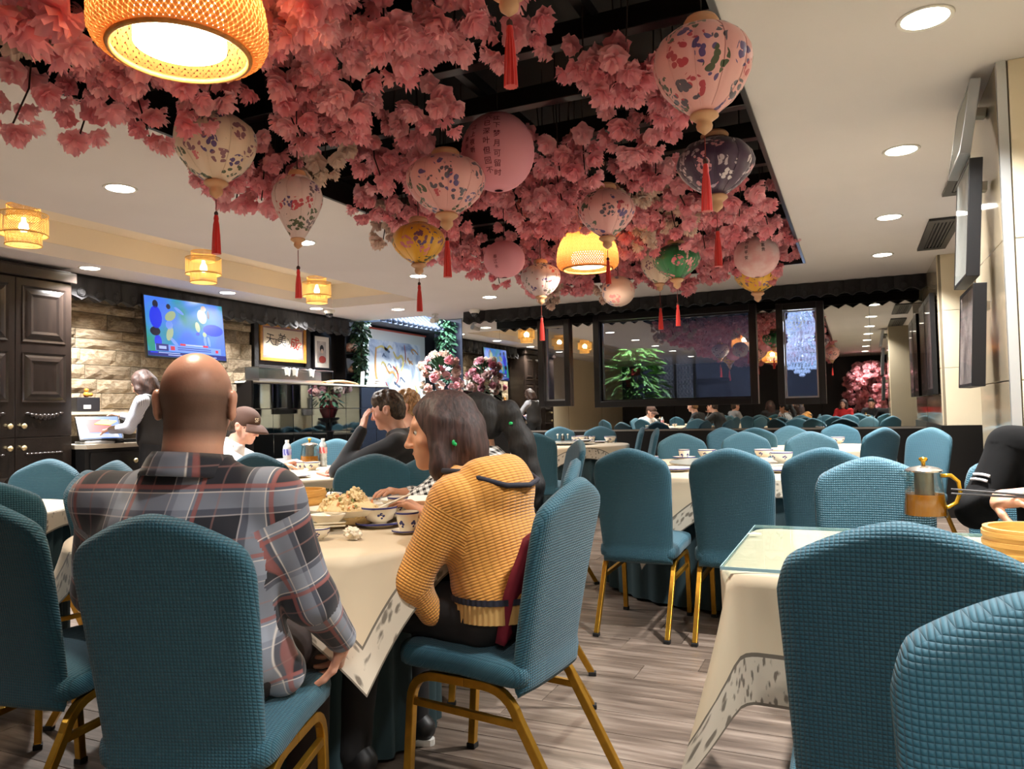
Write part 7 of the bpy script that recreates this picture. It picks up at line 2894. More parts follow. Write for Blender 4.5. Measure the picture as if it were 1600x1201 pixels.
# ---- the woman with the ponytail
_l, _r = on_chair(C_PONY, 0.0, 0.04)
person('woman with a long black ponytail in a black and white checked shirt', _l, _r,
       pose=dict(chest=(0, 0.0, 0.81), neck=(0, 0.05, 0.975), head=(0, 0.09, 1.11), sl=(-0.165, 0.0, 0.91), sr=(0.165, 0.02, 0.91), el=(-0.20, 0.28, 0.80), wl=(-0.085, 0.13, 0.965), er=(0.22, 0.2, 0.74), wr=(0.1, 0.4, 0.80)),
       look=(-0.05, -0.15, 0.0), skin=SK_TAN, female=True, top=check_mat('houndstooth_check', (226, 226, 224), (20, 20, 22), 0.026), vox=0.010, hvox=0.005, hair=ponytail_hair(HB_BLACK), seed=31,
       hands={'l': dict(d=(0.02, -0.06, 0.08), n=(0.9, 0.3, 0.2), side=1, curl=(1.2, 1.3, 1.3, 1.3), thumb=0.9), 'r': dict(n=(0, 0, -1), side=-1)})
# ---- the man in the dark sweater
_l, _r = on_chair(C_SWEAT, 0.0, 0.06)
person('young man in a charcoal sweater resting his forehead on his hand', _l, _r,
       pose=dict(pelvis=(0, -0.10, 0.565), chest=(0, 0.03, 0.84), neck=(0, 0.13, 1.035), head=(0, 0.20, 1.18), sl=(-0.185, 0.09, 0.965), sr=(0.185, 0.09, 0.965), el=(-0.22, 0.46, 0.80), wl=(-0.13, 0.335, 1.055), er=(0.24, 0.36, 0.78), wr=(0.05, 0.50, 0.80)),
       look=(0.05, -0.22, 0.0), skin=SK_FAIR, top=mat('charcoal_sweater', (40, 41, 44), 0.9, sheen=0.2), vox=0.010, hvox=0.005, hair=short_hair(HB_BROWN), seed=41, wr=(0.005, 20),
       hands={'l': dict(d=(0.07, -0.01, 0.13), n=(0.6, -0.65, 0.0), side=1, curl=(0.12, 0.15, 0.2, 0.25), thumb=0.1, spread=0.12), 'r': dict(n=(0, 0, -1), side=-1)})
# ---- the fair haired person behind him
_x, _y = PXY(648, 5.75)
_f = face(*cam_dir(-1, 0.2))
person('person with tousled fair hair half hidden behind the man in the sweater', (_x, _y, 0), _f, look=(0.1, -0.15, 0), skin=SK_FAIR, top=mat('faded_black_cotton', (52, 52, 56), 0.9), vox=0.013, hvox=0.006, hair=short_hair(HB_BLOND, top=0.022, seed=9), seed=51,
       pose=dict(head=(0, 0.06, 1.20), neck=(0, 0.0, 1.04)))
# ---- the man in the cap
_l, _r = on_chair(C_CAP, 0.0, 0.06)
rt, J, T, RH = person('smiling man in a white shirt and brown baseball cap, head bowed', _l, _r,
                      pose=dict(chest=(0, -0.02, 0.80), neck=(0, 0.06, 0.965), head=(0, 0.14, 1.085), sl=(-0.18, 0.0, 0.90), sr=(0.18, 0.0, 0.90), el=(-0.22, 0.26, 0.76), wl=(-0.1, 0.42, 0.80), er=(0.22, 0.26, 0.76), wr=(0.1, 0.42, 0.80)),
                      look=(-0.25, -0.30, 0.0), skin=SK_FAIR, top=mat('white_cotton_shirt', (226, 226, 226), 0.85), vox=0.012, hvox=0.006, hair=short_hair(HB_BROWN, top=0.0, seed=12), seed=61, hands={'l': dict(n=(0, 0, -1), side=1), 'r': dict(n=(0, 0, -1), side=-1)})
M_CAP = mat('brown_cap_cloth', (78, 54, 44), 0.85)
cp = blob_mesh('cap', [H_E(T, RH, (0, -0.012, 0.058), (0.094, 0.114, 0.092)), H_E(T, RH, (0, -0.01, -0.075), (0.15, 0.17, 0.10), 0.006, '-')], 0.006, M_CAP)
cap = obj('cap', cp, rt)
bl_ = MB()


def bill(u, v):
    a = -1.05 + 2.1 * u
    r0, r1 = 0.108, 0.108 + 0.085 * math.cos(a * 0.85) ** 0.6
    r = r0 + (r1 - r0) * v
    return T(0.86 * r * math.sin(a), r * math.cos(a) - 0.008, 0.034 - 0.05 * v * v + 0.010 * math.cos(a * 1.2))


o = bl_.grid(bill, 20, 6).build('bill', M_CAP, cap, smooth=True)
o.modifiers.new('thick', 'SOLIDIFY').thickness = 0.004
em = text_mesh('SF', 0.045, mat('cream_embroidery', (232, 222, 200), 0.8), 'emblem', 0.001)
o = obj('emblem', em, cap)
M4 = Matrix.Identity(4)
zx = Vector(RH @ np.array([0.35, 0.90, 0.32])).normalized()
xx = Vector((0, 0, 1)).cross(zx).normalized()
yy = zx.cross(xx)
M4 = Matrix((xx, yy, zx)).transposed().to_4x4()
M4.translation = Vector(T(0.038, 0.098, 0.078))
o.matrix_local = M4

# ---- the cashier
M_STRIPE = check_mat('grey_striped_cotton', (206, 208, 216), (150, 154, 168), 0.012, 'stripe')
STAND = dict(pelvis=(0, 0, 0.92), chest=(0, 0.02, 1.22), neck=(0, 0.06, 1.40), head=(0, 0.13, 1.525), sl=(-0.175, 0.03, 1.335), sr=(0.175, 0.03, 1.335), el=(-0.24, 0.12, 1.08), wl=(-0.16, 0.36, 1.06), er=(0.22, 0.22, 1.12), wr=(0.12, 0.44, 1.20),
             hl=(-0.09, 0, 0.90), hr=(0.09, 0, 0.90), kl=(-0.10, 0.02, 0.50), kr=(0.10, 0.02, 0.50), al=(-0.10, -0.02, 0.09), ar=(0.10, -0.02, 0.09))
rt, J, T, RH = person('cashier in a striped shirt and dark vest typing at the till', (-6.50, 5.50, 0), face(*cam_dir(-1, 0.12)), pose=STAND, look=(0.0, -0.45, 0), skin=SK_FAIR, female=True, top=M_STRIPE, vox=0.012, hvox=0.006,
                      hair=bob_hair(HB_AUB, 0.13, seed=14), seed=71, hands={'l': dict(n=(0, 0, -1), side=1), 'r': dict(d=(-0.02, 0.12, 0.03), n=(0, 0, -1), side=-1)})
vp = [(('ell', J['pelvis'] + np.array([0, 0, 0.03]), (0.192, 0.148, 0.13), None), '+', 0.04), (('ell', (J['pelvis'] + J['chest']) / 2, (0.18, 0.140, 0.19), None), '+', 0.06), (('ell', J['chest'], (0.196, 0.136, 0.17), None), '+', 0.06),
      (('rc', J['sl'] * 0.8 + J['sr'] * 0.2, J['sr'] * 0.8 + J['sl'] * 0.2, 0.074, 0.074), '+', 0.05), (('rc', J['neck'] - np.array([0, 0, 0.03]), J['neck'] + np.array([0, 0.01, 0.02]), 0.07, 0.062), '+', 0.03),
      (('rc', J['neck'], J['neck'] + np.array([0, 0.03, 0.12]), 0.055, 0.06), '-', 0.01)]
for s in ('l', 'r'):
    vp.append((('rc', J['s' + s] + np.array([(-1 if s == 'l' else 1) * 0.03, 0, 0]), J['e' + s], 0.072, 0.07), '-', 0.01))
obj('vest', blob_mesh('vest', vp, 0.012, mat('dark_vest_cloth', (38, 35, 34), 0.85), (0.003, 22, 5)), rt)
_n = tag(MB().box((0, 0, 0), (0.14, 0.20, 0.006)).build('order_pad', mat('yellow_paper', (232, 190, 70), 0.7)), 'yellow order pad in the cashier\'s hand', 'note pad')
_p = P(165, 660, 7.45)
_n.location, _n.rotation_euler = _p, (0.2, 0.1, 0.6)

# ---- the diner in the black jacket at the right edge
_l, _r = on_chair(C_RIGHT, -0.15, 0.10)
rt, J, T, RH = person('person in a black jacket holding chopsticks at the right frame edge', _l, _r,
                      pose=dict(chest=(0, 0.0, 0.85), neck=(-0.03, 0.07, 1.05), head=(-0.06, 0.13, 1.19), sl=(-0.22, 0.02, 0.97), sr=(0.215, 0.02, 0.985), er=(0.325, 0.16, 0.775), wr=(0.285, 0.365, 0.835), el=(-0.28, 0.20, 0.78), wl=(-0.1, 0.38, 0.84)),
                      look=(0.1, -0.3, 0.0), skin=SK_TAN, top=mat('black_fleece', (11, 11, 12), 0.95, spec=0.15), build=1.18, vox=0.009, hvox=0.006, hair=short_hair(HB_BLACK), seed=81, top_name='jacket', wr=(0.006, 18),
                      hands={'r': dict(d=(-0.13, 0.09, 0.03), n=(-0.35, -0.35, -0.85), side=-1, curl=(0.5, 0.6, 0.65, 0.7), thumb=0.5, s=1.05), 'l': dict(n=(0, 0, -1), side=1)})
_ua = Vector(J['er'] - J['sr']).normalized()
_c = Vector(J['sr']).lerp(Vector(J['er']), 0.62)
_out = Vector((0.55, 0.80, 0.1))
_out = (_out - _ua * _out.dot(_ua)).normalized()
_tn = _ua.cross(_out)
for k in range(2):
    MB().tube([_c + _ua * (0.022 * k) + (_out * math.cos(a_) + _tn * math.sin(a_)) * 0.071 for a_ in (-0.45, -0.2, 0.1, 0.35)], 0.005, 6).build('sleeve_stripe', mat('white_stripe', (226, 226, 230), 0.7), rt)
_M = Matrix.Translation(Vector(_l)) @ Matrix.Rotation(_r, 4, 'Z')
for k in range(2):
    a, b = Vector((0.17, 0.43, 0.853 + 0.006 * k)), Vector((0.40, 0.46, 0.862 + 0.014 * k))
    mb = MB().tube([_M @ a, _M @ (a * 0.5 + b * 0.5), _M @ b], [0.0042, 0.0036, 0.0022], 8)
    tag(mb.build('chopstick', mat('grey_chopstick', (70, 68, 70), 0.4)), ('upper' if k else 'lower') + ' of two grey chopsticks held by the person in the black jacket', 'chopstick')

# ---- guests behind the camera (they show in the mirror wall)
GU = [('seated guest in a light grey shirt behind the camera, seen in the mirror', (-2.9, 0.33), -2.25, 'grey_shirt', (150, 152, 156), HB_BROWN, False),
      ('seated guest in a black blouse behind the camera, seen in the mirror', (-2.0, 0.52), 2.62, 'black_blouse', (30, 30, 34), HB_DARK, True),
      ('seated guest with fair hair and beige top, seen in the mirror', (-1.37, -0.15), 1.7, 'beige_top', (196, 176, 150), HB_BLOND, True),
      ('seated guest in a red jumper behind the camera, seen in the mirror', (-0.3, -1.9), 0.3, 'red_jumper', (196, 40, 44), HB_DARK, True),
      ('seated guest in a dark coat behind the camera, seen in the mirror', (0.4, -2.0), 0.1, 'dark_coat', (26, 26, 30), HB_BLACK, False)]
for k, (lb, (x, y), r, mn, mc, hm_, fem) in enumerate(GU):
    person(lb, (x - math.sin(r) * 0.04, y + math.cos(r) * 0.04, 0), r, skin=SK_FAIR, female=fem, top=mat(mn, mc, 0.85), vox=0.018, hvox=0.009, hair=(bob_hair(hm_, 0.2, 0.012, seed=k) if fem else short_hair(hm_, 0.011, seed=k)), seed=100 + k,
           eyes=False, shoes=False)

# ================================================================== TABLEWARE
def on_z(px, py, z):
    a = P(px, py, 1.0) - EYE
    return EYE + a * ((z - EYE.z) / a.z)


M_CHINA = mat('white_china', (236, 230, 216), 0.22, spec=0.5)
M_BLUE = mat('cobalt_glaze', (52, 58, 124), 0.25)
M_STAINLESS = mat('stainless', (190, 190, 188), 0.25, 1.0)


def put(o, p, rz=0.0):
    o.location = p
    o.rotation_euler = (0, 0, rz)
    return o


_cm = {}


def dish_meshes(kind):
    if kind in _cm:
        return _cm[kind]
    pr = {'bowl': [(0.0, 0.0), (0.026, 0.0), (0.026, 0.008), (0.045, 0.018), (0.058, 0.040), (0.062, 0.062), (0.060, 0.062), (0.055, 0.040), (0.040, 0.020), (0.0, 0.014)],
          'cup': [(0.0, 0.0), (0.022, 0.0), (0.024, 0.006), (0.032, 0.030), (0.036, 0.062), (0.034, 0.062), (0.030, 0.030), (0.020, 0.008), (0.0, 0.007)],
          'saucer': [(0.0, 0.0), (0.045, 0.0), (0.048, 0.005), (0.078, 0.016), (0.079, 0.018), (0.048, 0.008), (0.0, 0.006)],
          'plate': [(0.0, 0.0), (0.065, 0.0), (0.07, 0.005), (0.11, 0.018), (0.111, 0.021), (0.07, 0.009), (0.0, 0.007)]}[kind]
    top = max(z for r, z in pr)
    rr = max(r for r, z in pr)
    body = MB().lathe(pr, 32, cap=False).mesh(kind, M_CHINA, smooth=True, angle=0.9)
    rim = MB().lathe([(rr + 0.0004, top - 0.006), (rr + 0.0008, top - 0.002), (rr - 0.001, top + 0.0005)], 32, cap=False).mesh('blue_rim', M_BLUE, smooth=True)
    dec = None
    if kind in ('bowl', 'cup'):
        mb = MB()
        n = 14
        z0 = 0.022 if kind == 'cup' else 0.030

        def r_at(z):
            return np.interp(z, [p[1] for p in pr[2:6]], [p[0] for p in pr[2:6]]) if kind == 'bowl' else np.interp(z, [0.006, 0.03, 0.062], [0.024, 0.032, 0.036])
        for q in range(5):
            a0 = q * 2 * PI / 5
            for (da, dz, s) in ((0, 0.010, 0.006), (0.15, 0.004, 0.005), (-0.16, 0.006, 0.005), (0.05, -0.004, 0.004)):
                c = z0 + dz
                vs = []
                for k in range(6):
                    b = k * PI / 3
                    z = c + s * math.sin(b)
                    a = a0 + da + s * math.cos(b) / r_at(z)
                    r = r_at(z) + 0.0006
                    vs.append((r * math.cos(a), r * math.sin(a), z))
                mb.add(vs, [tuple(range(6))])
        dec = mb.mesh('blue_motif', M_BLUE)
    _cm[kind] = (body, rim, dec)
    return _cm[kind]


def dish(kind, p, label, rz=0.0, s=1.0, parts=True, group=None, name=None):
    b, r, d = dish_meshes(kind)
    o = obj({'bowl': 'rice_bowl', 'cup': 'tea_cup', 'saucer': 'saucer', 'plate': 'side_plate'}[kind] if not name else name, b, loc=p, rot=(0, 0, rz), scale=(s, s, s))
    tag(o, label, {'bowl': 'bowl', 'cup': 'cup', 'saucer': 'saucer', 'plate': 'plate'}[kind], group)
    if parts:
        obj('blue_rim', r, o)
        if d:
            obj('blue_motif', d, o)
    return o


ZT = TABLE_Z + 0.001
ZS = TABLE_Z + 0.034          # top of the lazy susan


def platter(p, rx, ry, h, label, rz=0.0, name='platter'):
    t = thing(name, label, 'platter', p, rz)

    def fn(u, v):
        a = u * 2 * PI
        f, z = ((0.60, 0.0), (0.64, 0.004), (0.80, 0.35 * h), (1.0, h), (0.985, h), (0.78, 0.4 * h), (0.60, 0.008), (0.02, 0.006))[int(round(v * 7))]
        return (rx * f * math.cos(a), ry * f * math.sin(a), z)
    MB().grid(fn, 40, 7, True).build('dish', M_CHINA, t, smooth=True, angle=0.9)
    MB().grid(lambda u, v: (rx * (1.001 - 0.012 * v) * math.cos(u * 2 * PI), ry * (1.001 - 0.012 * v) * math.sin(u * 2 * PI), h + 0.0008), 40, 1, True).build('blue_rim', M_BLUE, t)
    return t


# ---- the front party's table
p = on_z(545, 806, ZS)
pl = platter(p, 0.165, 0.12, 0.030, 'oval white platter heaped with fried rice on the lazy susan', 0.2)
rg = random.Random(5)
rice = MB()
for _ in range(420):
    a, r = rg.random() * 6.28, math.sqrt(rg.random())
    x, y = 0.12 * r * math.cos(a), 0.082 * r * math.sin(a)
    z = 0.012 + 0.062 * (1 - r * r) * (0.75 + 0.5 * rg.random()) + 0.012 * math.sin(x * 60)
    q = Euler((rg.random() * 6, rg.random() * 6, rg.random() * 6)).to_matrix()
    rice.box((x, y, z), (0.017, 0.009, 0.008), q)
o = rice.build('fried_rice', mat('rice_grain', (232, 208, 160), 0.6, var=0.12, vscale=50))
rice_base = MB().ball((0, 0, 0.012), (0.115, 0.078, 0.055), 20, 10)
rb_ = rice_base.build('rice_heap', mat('rice_grain', (232, 208, 160), 0.6))
tag(rb_, 'mound of pale fried rice with carrot and greens on the oval platter', 'fried rice', kind='stuff')
rb_.location, rb_.rotation_euler = p, (0, 0, 0.2)
o.parent = rb_
o['kind'] = 'stuff'
for mn, mc, n in (('carrot_bits', (222, 150, 104), 11), ('green_bits', (140, 150, 96), 11)):
    mb = MB()
    for _ in range(n):
        a, r = rg.random() * 6.28, math.sqrt(rg.random()) * 0.9
        x, y = 0.12 * r * math.cos(a), 0.082 * r * math.sin(a)
        mb.box((x, y, 0.022 + 0.062 * (1 - r * r)), (0.013, 0.007, 0.006), Euler((rg.random() * 6, rg.random() * 6, rg.random() * 6)).to_matrix())
    mb.build(mn, mat(mn, mc, 0.6), rb_)


def steamer(p, R, H, label, rz=0.0, slats=True):
    t = thing('bamboo_steamer', label, 'steamer', p, rz)
    M_B, M_B2 = mat('bamboo', (222, 172, 92), 0.5, rgb2=(196, 140, 66), vscale=12, stretch=(1, 1, 9)), mat('dark_bamboo', (176, 120, 58), 0.5)
    MB().lathe([(R - 0.012, 0.0), (R, 0.0), (R, H), (R - 0.012, H), (R - 0.012, 0.0)], 40, cap=False).build('basket_wall', M_B, t, smooth=True, angle=0.7)
    for z in (0.006, H * 0.42, H * 0.72):
        MB().lathe([(R + 0.0005, z), (R + 0.003, z + 0.002), (R + 0.003, z + H * 0.16), (R + 0.0005, z + H * 0.17)], 40, cap=False).build('hoop', M_B, t, smooth=True, angle=0.7)
    for k in range(-4, 5):
        y = k * R / 5
        ln = 2 * math.sqrt(max(R * R - y * y, 0)) - 0.03
        MB().box((0, y, H * 0.45), (ln, R / 7, 0.004)).build('slat', M_B2, t)
    MB().lathe([(0.0, H * 0.5), (R * 0.8, H * 0.5)], 30, cap=False).build('paper_liner', mat('liner_paper', (214, 196, 160), 0.8), t)
    return t


steamer(on_z(470, 800, ZS), 0.092, 0.085, 'round bamboo steamer basket beside the plaid man on the lazy susan')
p = on_z(512, 816, ZS)
t = platter(p, 0.062, 0.048, 0.028, 'small oval sauce dish at the front rim of the lazy susan', 0.3, 'sauce_dish')
dish('bowl', on_z(497, 843, ZT), 'small white cup bowl beside the plaid man\'s elbow', 0.3, 0.62)
b1 = on_z(593, 822, ZT)
dish('saucer', b1, 'blue rimmed saucer under the large bowl', 0.1, 1.06)
b1 = b1 + Vector((0, 0, 0.0075))
dish('bowl', b1, 'large white rice bowl with a spoon in front of the woman', 0.4, 1.02)


def spoon(p, d, label, s=1.0):
    """porcelain soup spoon with its bowl at p, handle along d"""
    d = Vector(d).normalized()
    q = d.to_track_quat('Y', 'Z').to_matrix().to_4x4()
    q.translation = p

    def fn(u, v):
        y = -0.022 + 0.13 * v
        w = 0.016 * math.sqrt(max(0.0, 1 - ((y) / 0.024) ** 2)) if y < 0.012 else 0.0138 - 0.007 * min(1, (y - 0.012) / 0.03)
        w = max(w, 0.0015)
        x = (u - 0.5) * 2 * w
        z = -0.010 * max(0, 1 - (y / 0.024) ** 2) * (1 - (2 * u - 1) ** 2) + 0.004 * ((2 * u - 1) ** 2)
        return (x * s, y * s, z * s)
    o = MB().grid(fn, 8, 26).build('soup_spoon', M_CHINA, smooth=True)
    o.modifiers.new('thick', 'SOLIDIFY').thickness = 0.003
    o.matrix_world = q
    return tag(o, label, 'spoon')


_rt = Vector((0.911, 0.413, 0))
spoon(b1 + Vector((0, 0, 0.060)) + _rt * 0.01, _rt + Vector((0.0, 0.1, 0.42)), 'white porcelain spoon resting in the large rice bowl')
c1 = on_z(637, 832, ZT)
dish('saucer', c1, 'small saucer under the tea cup by the woman\'s arm', 0.2, 0.66)
dish('cup', c1 + Vector((0, 0, 0.005)), 'blue patterned tea cup by the woman\'s arm', 0.9, 1.05)
c2 = on_z(632, 806, ZT)
dish('cup', on_z(622, 803, ZS), 'blue patterned tea cup behind the large rice bowl', 0.5, 1.02)
pw_ = on_z(640, 798, ZS)
platter(on_z(648, 797, ZS), 0.13, 0.10, 0.045, 'deep white serving dish behind the tea cups', 0.4, 'serving_dish')
dish('plate', on_z(604, 795, ZS), 'white plate with a serving spoon at the far side of the lazy susan', 0.2, 0.8)
o = MB().box((0, 0, 0), (0.02, 0.17, 0.004)).build('serving_spoon', M_STAINLESS, bevel=0.001)
o.location, o.rotation_euler = on_z(590, 790, ZS) + Vector((0, 0, 0.028)), (0.16, 0, -1.0)
tag(o, 'steel serving spoon across the white plate on the lazy susan', 'spoon')
dish('plate', on_z(500, 778, ZT), 'white plate of dark greens behind the fried rice', 0.0, 0.95)
gr = MB()
for _ in range(40):
    a, r = rg.random() * 6.28, rg.random() * 0.07
    gr.tube([(r * math.cos(a), r * math.sin(a), 0.01 + rg.random() * 0.02), (r * math.cos(a) + rg.uniform(-.03, .03), r * math.sin(a) + rg.uniform(-.03, .03), 0.02 + rg.random() * 0.02)], 0.003, 5)
o = gr.build('cooked_greens', mat('cooked_green', (58, 72, 40), 0.4))
tag(o, 'tangle of dark cooked greens on the white plate', 'greens', kind='stuff').location = on_z(500, 778, ZT) + Vector((0, 0, 0.006))
# crumpled napkin
rg = random.Random(9)
nm = bmesh.new()
bmesh.ops.create_icosphere(nm, subdivisions=4, radius=1.0)
for v in nm.verts:
    n = v.co.normalized()
    f = 0.7 + 0.3 * math.sin(n.x * 7 + 3 * math.sin(n.y * 5)) * math.sin(n.z * 6 + n.y * 4) + 0.12 * math.sin(13 * n.x + 9 * n.z)
    v.co = Vector((n.x * 0.034 * f, n.y * 0.030 * f, max(-0.014, n.z * 0.026 * f) + 0.016 + 0.014 * max(0, -n.x)))
me = bpy.data.meshes.new('napkin')
nm.to_mesh(me)
nm.free()
me.materials.append(mat('paper_napkin', (236, 226, 206), 0.9))
me.polygons.foreach_set('use_smooth', [True] * len(me.polygons))
put(tag(obj('crumpled_napkin', me), 'crumpled white paper napkin near the table edge', 'napkin'), on_z(552, 843, ZT))
for k in range(2):
    a, b = on_z(500, 812, ZS) + Vector((0, 0, 0.032 + 0.002 * k)), on_z(556, 815 + k * 3, ZS) + Vector((0, 0, 0.02))
for k in range(2):
    a, b = on_z(480, 822 + 4 * k, ZS) + Vector((0, 0, 0.004)), on_z(540, 818 + 5 * k, ZS) + Vector((0, 0, 0.004))
    tag(MB().tube([a, b], [0.0042, 0.0026], 8).build('chopstick', mat('ivory_chopstick', (206, 196, 172), 0.4)), ('far' if not k else 'near') + ' one of two ivory chopsticks below the sauce dish', 'chopstick')

# ---- the tea table behind
def teapot(p, s, label, rz, handle=True):
    t = thing('glass_teapot', label, 'teapot', p, rz)
    t.scale = (s, s, s)
    G = M_CLEAR
    MB().lathe([(0.0, 0.0), (0.066, 0.0), (0.068, 0.004), (0.060, 0.09), (0.052, 0.145), (0.054, 0.15), (0.050, 0.15), (0.050, 0.145), (0.058, 0.09), (0.065, 0.006)], 36, cap=False).build('glass_body', G, t, smooth=True, angle=0.9)
    MB().lathe([(0.0, 0.006), (0.0635, 0.006), (0.059, 0.075), (0.0, 0.075)], 36).build('tea', mat('amber_tea', (206, 130, 30), 0.08, spec=0.6, rgb2=(190, 112, 22), vscale=6), t, smooth=True, angle=0.9)
    MB().lathe([(0.030, 0.05), (0.030, 0.148), (0.036, 0.152)], 28, cap=False).lathe([(0.0, 0.0505), (0.030, 0.0505)], 28, cap=False).build('infuser', mat('steel_mesh', (150, 146, 140), 0.4, 0.8), t, smooth=True, angle=0.8)
    ld = MB().lathe([(0.058, 0.150), (0.058, 0.155), (0.045, 0.163), (0.012, 0.170), (0.0, 0.171)], 32).build('lid', mat('steel_lid', (206, 202, 196), 0.2, 0.9), t, smooth=True, angle=0.6)
    MB().lathe([(0.0, 0.170), (0.006, 0.171), (0.007, 0.182), (0.015, 0.190), (0.012, 0.197), (0.0, 0.199)], 16).build('knob', mat('gold_knob', (222, 174, 60), 0.25, 0.9), ld, smooth=True)
    MB().tube([(-0.048, 0, 0.125), (-0.062, 0, 0.142), (-0.078, 0, 0.149)], [0.016, 0.012, 0.008], 12).build('spout', G, t, smooth=True)
    if handle:
        MB().tube([(0.052, 0, 0.135), (0.085, 0, 0.136), (0.108, 0, 0.115), (0.113, 0, 0.08), (0.100, 0, 0.045), (0.075, 0, 0.030), (0.062, 0, 0.03)], 0.0068, 10).build('handle', mat('gold_glass', (226, 176, 50), 0.18, 0.7), t, smooth=True)
    return t


_az = math.atan2(0.413, 0.911)
teapot(on_z(484, 729, ZT), 1.12, 'glass teapot half full of amber tea on the far table', _az + 2.6, False)


def bottle(p, label, band):
    t = thing('water_bottle', label, 'bottle', p)
    pr = [(0.0, 0.0), (0.028, 0.0), (0.031, 0.006)]
    for k in range(9):
        pr.append((0.0315 if k % 2 == 0 else 0.0285, 0.014 + k * 0.010))
    pr += [(0.032, 0.10), (0.032, 0.15), (0.028, 0.172), (0.015, 0.192), (0.0125, 0.20), (0.0125, 0.207), (0.0, 0.207)]
    MB().lathe(pr, 24).build('bottle_body', mat('clear_plastic_water', (206, 214, 218), 0.12, spec=0.6, rgb2=(150, 160, 168), vscale=30), t, smooth=True, angle=0.7)
    MB().lathe([(0.0325, 0.102), (0.0325, 0.148)], 24, cap=False).build('label_band', band, t, smooth=True)
    MB().lathe([(0.0148, 0.199), (0.0148, 0.216), (0.0, 0.216)], 18).build('cap', mat('white_cap', (232, 232, 232), 0.4), t, smooth=True, angle=0.6)
    return t


def band_mat(name, c1, c2):
    m, nt, b = _nt(name)
    tc = N(nt, 'ShaderNodeTexCoord')
    wv = N(nt, 'ShaderNodeTexWave', Scale=14.0, Distortion=6.0)
    L(nt, tc.outputs['Object'], wv.inputs['Vector'])
    mx = N(nt, 'ShaderNodeMix', data_type='RGBA')
    L(nt, wv.outputs['Fac'], mx.inputs[0])
    mx.inputs[6].default_value, mx.inputs[7].default_value = lin(c1), lin(c2)
    L(nt, mx.outputs[2], b.inputs['Base Color'])
    return m


bottle(on_z(449, 732, ZT), 'water bottle with a blue label left of the far teapot', band_mat('blue_label', (52, 56, 150), (170, 176, 220)))
bottle(on_z(505, 728, ZT), 'water bottle with a red and blue label right of the far teapot', band_mat('red_label', (206, 60, 70), (226, 196, 200)))
dish('bowl', on_z(488, 734, ZT), 'white patterned bowl in front of the far teapot', 0.2, 0.95)
dish('cup', on_z(470, 733, ZT), 'glass tea cup left of the patterned bowl on the tea table', 0.2, 0.9)
dish('plate', on_z(464, 746, ZT), 'white plate at the near edge of the tea table', 0.0, 0.75)
o = MB().box((0, 0, 0.006), (0.22, 0.30, 0.010)).build('menu', mat('salmon_menu', (206, 132, 112), 0.6), bevel=0.002)
tag(o, 'salmon pink menu lying by the sweater man\'s elbow', 'menu')
put(o, on_z(528, 741, ZT), 0.9)

# ---- the glass topped table on the right
ZG = TABLE_Z + 0.0095
teapot(on_z(1446, 806, ZG), 1.0, 'glass teapot with a gold handle on the right table', math.atan2(0.413, 0.911) - 0.15)
steamer(on_z(1612, 872, ZG), 0.10, 0.075, 'bamboo steamer at the right frame edge in front of the black jacket')
o = MB().prism([(-0.02, 0), (0.022, -0.004), (0.004, 0.016)], 0, 0.002).build('paper_scrap', mat('paper_white', (232, 232, 228), 0.8))
tag(o, 'tiny white paper scrap on the glass sheet', 'paper')
put(o, on_z(1178, 834, ZG), 0.4)
dish('plate', on_z(1590, 905, ZG), 'blue rimmed plate beneath the right steamer\'s edge', 0.0, 0.9)


# ---- laid tables farther off
def caddy(p, label, rz=0.0):
    t = thing('cup_caddy', label, 'caddy', p, rz)
    MB().box2((-0.09, -0.05, 0.0), (0.09, 0.05, 0.006)).build('tray', M_STAINLESS, t)
    for k in range(6):
        x, y = -0.06 + 0.06 * (k % 3), -0.025 + 0.05 * (k // 3)
        MB().lathe([(0.0, 0.006), (0.02, 0.006), (0.022, 0.065), (0.019, 0.065), (0.017, 0.012), (0.0, 0.012)], 14).build('holder', mat('dark_steel_mesh', (88, 88, 90), 0.4, 0.7), t, smooth=True, angle=0.8)
        t.children[-1].location = (x, y, 0)
        MB().ball((x, y, 0.078), (0.012, 0.012, 0.010), 10, 6).tube([(x, y, 0.03), (x, y, 0.075)], 0.003, 6).build('stopper', M_CHINA, t, smooth=True)
    return t


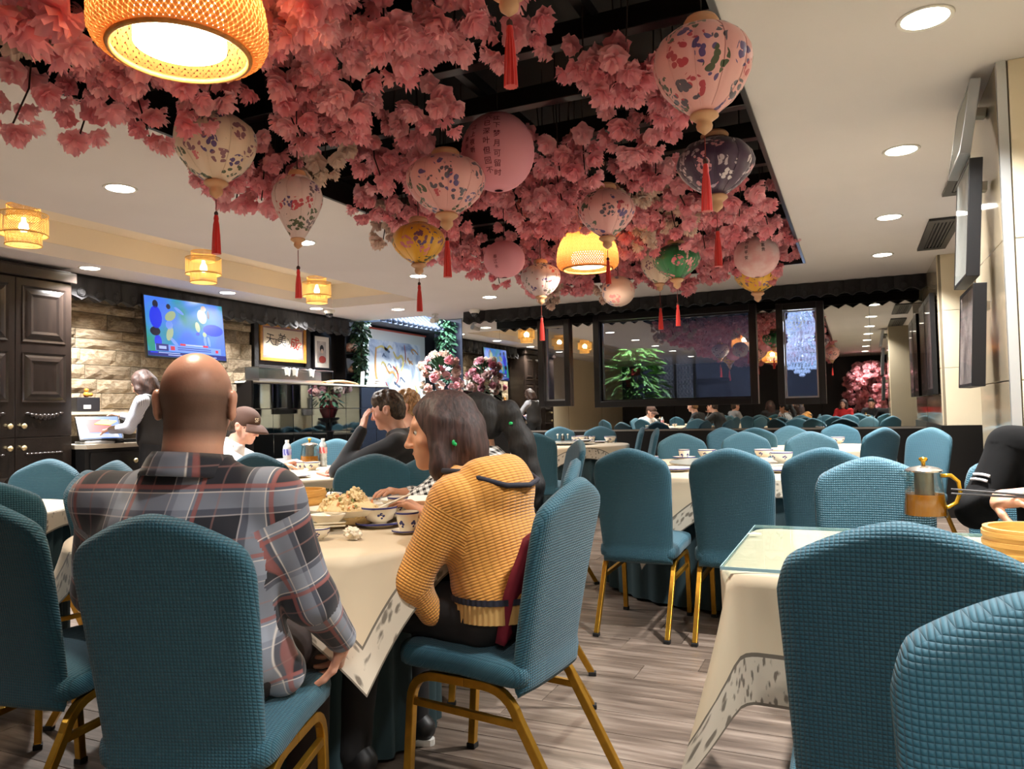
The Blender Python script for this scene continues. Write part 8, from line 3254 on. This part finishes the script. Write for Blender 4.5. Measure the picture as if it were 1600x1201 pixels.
caddy(on_z(1165, 703, ZS), 'steel condiment caddy with white stoppers on the middle round table', 0.4)
caddy(Vector((T4[0] - 0.12, T4[1] + 0.1, ZS)), 'steel condiment caddy on the far left round table', 0.3)
for px, py, k, lb, s in ((1033, 712, 'cup', 'white cup at the left rim of the middle round table', 1.2), (1090, 712, 'bowl', 'patterned bowl left of the middle caddy', 1.1), (1105, 712, 'bowl', 'patterned bowl touching the middle caddy', 1.0),
                         (1192, 706, 'bowl', 'patterned bowl right of the middle caddy', 1.1), (1212, 711, 'bowl', 'patterned bowl at the right rim of the middle lazy susan', 1.1), (1062, 716, 'saucer', 'flat saucer between cup and bowl on the middle table', 1.1),
                         (1060, 735, 'plate', 'plate of a place setting between the two chair backs', 1.1), (1218, 737, 'plate', 'plate of a place setting right of the second chair back', 1.1), (1050, 728, 'bowl', 'patterned bowl of the setting between the two chair backs', 1.1),
                         (1222, 731, 'bowl', 'patterned bowl of the setting right of the second chair back', 1.1), (905, 688, 'cup', 'white cup at the left of the far left table', 1.2), (925, 688, 'bowl', 'largest bowl on the far left table', 1.3),
                         (940, 689, 'cup', 'white cup right of the largest far bowl', 1.2), (955, 691, 'bowl', 'patterned bowl near the right rim of the far left table', 1.2), (930, 692, 'saucer', 'saucer in front of the largest far bowl', 1.2),
                         (912, 694, 'plate', 'plate at the near rim of the far left table', 1.0), (1222, 690, 'bowl', 'white bowl at the left rim of the far right table', 1.1), (1322, 691, 'bowl', 'white bowl at the right rim of the far right table', 1.1),
                         (1290, 689, 'plate', 'plate on the far right table', 1.0)):
    d_ = on_z(px, py, ZT)
    # keep the dish on its table
    best = min((math.hypot(d_.x - c[0], d_.y - c[1]), c, r) for c, r in ((T3, 0.80), (T4, 0.58), (T7, 0.52)))
    dist, c, r = best
    if dist > r:
        d_.x, d_.y = c[0] + (d_.x - c[0]) / dist * r, c[1] + (d_.y - c[1]) / dist * r
    sus = 0.42 if c == T3 else (0.3 if c == T4 else 0)
    dd = math.hypot(d_.x - c[0], d_.y - c[1])
    if dd < sus - 0.03:
        d_.z = ZS
    elif dd < sus + 0.14 and sus:
        k_ = (sus + 0.14) / max(dd, 0.01)
        d_.x, d_.y = c[0] + (d_.x - c[0]) * k_, c[1] + (d_.y - c[1]) * k_
    dish(k, d_, lb, random.random() * 6, s)
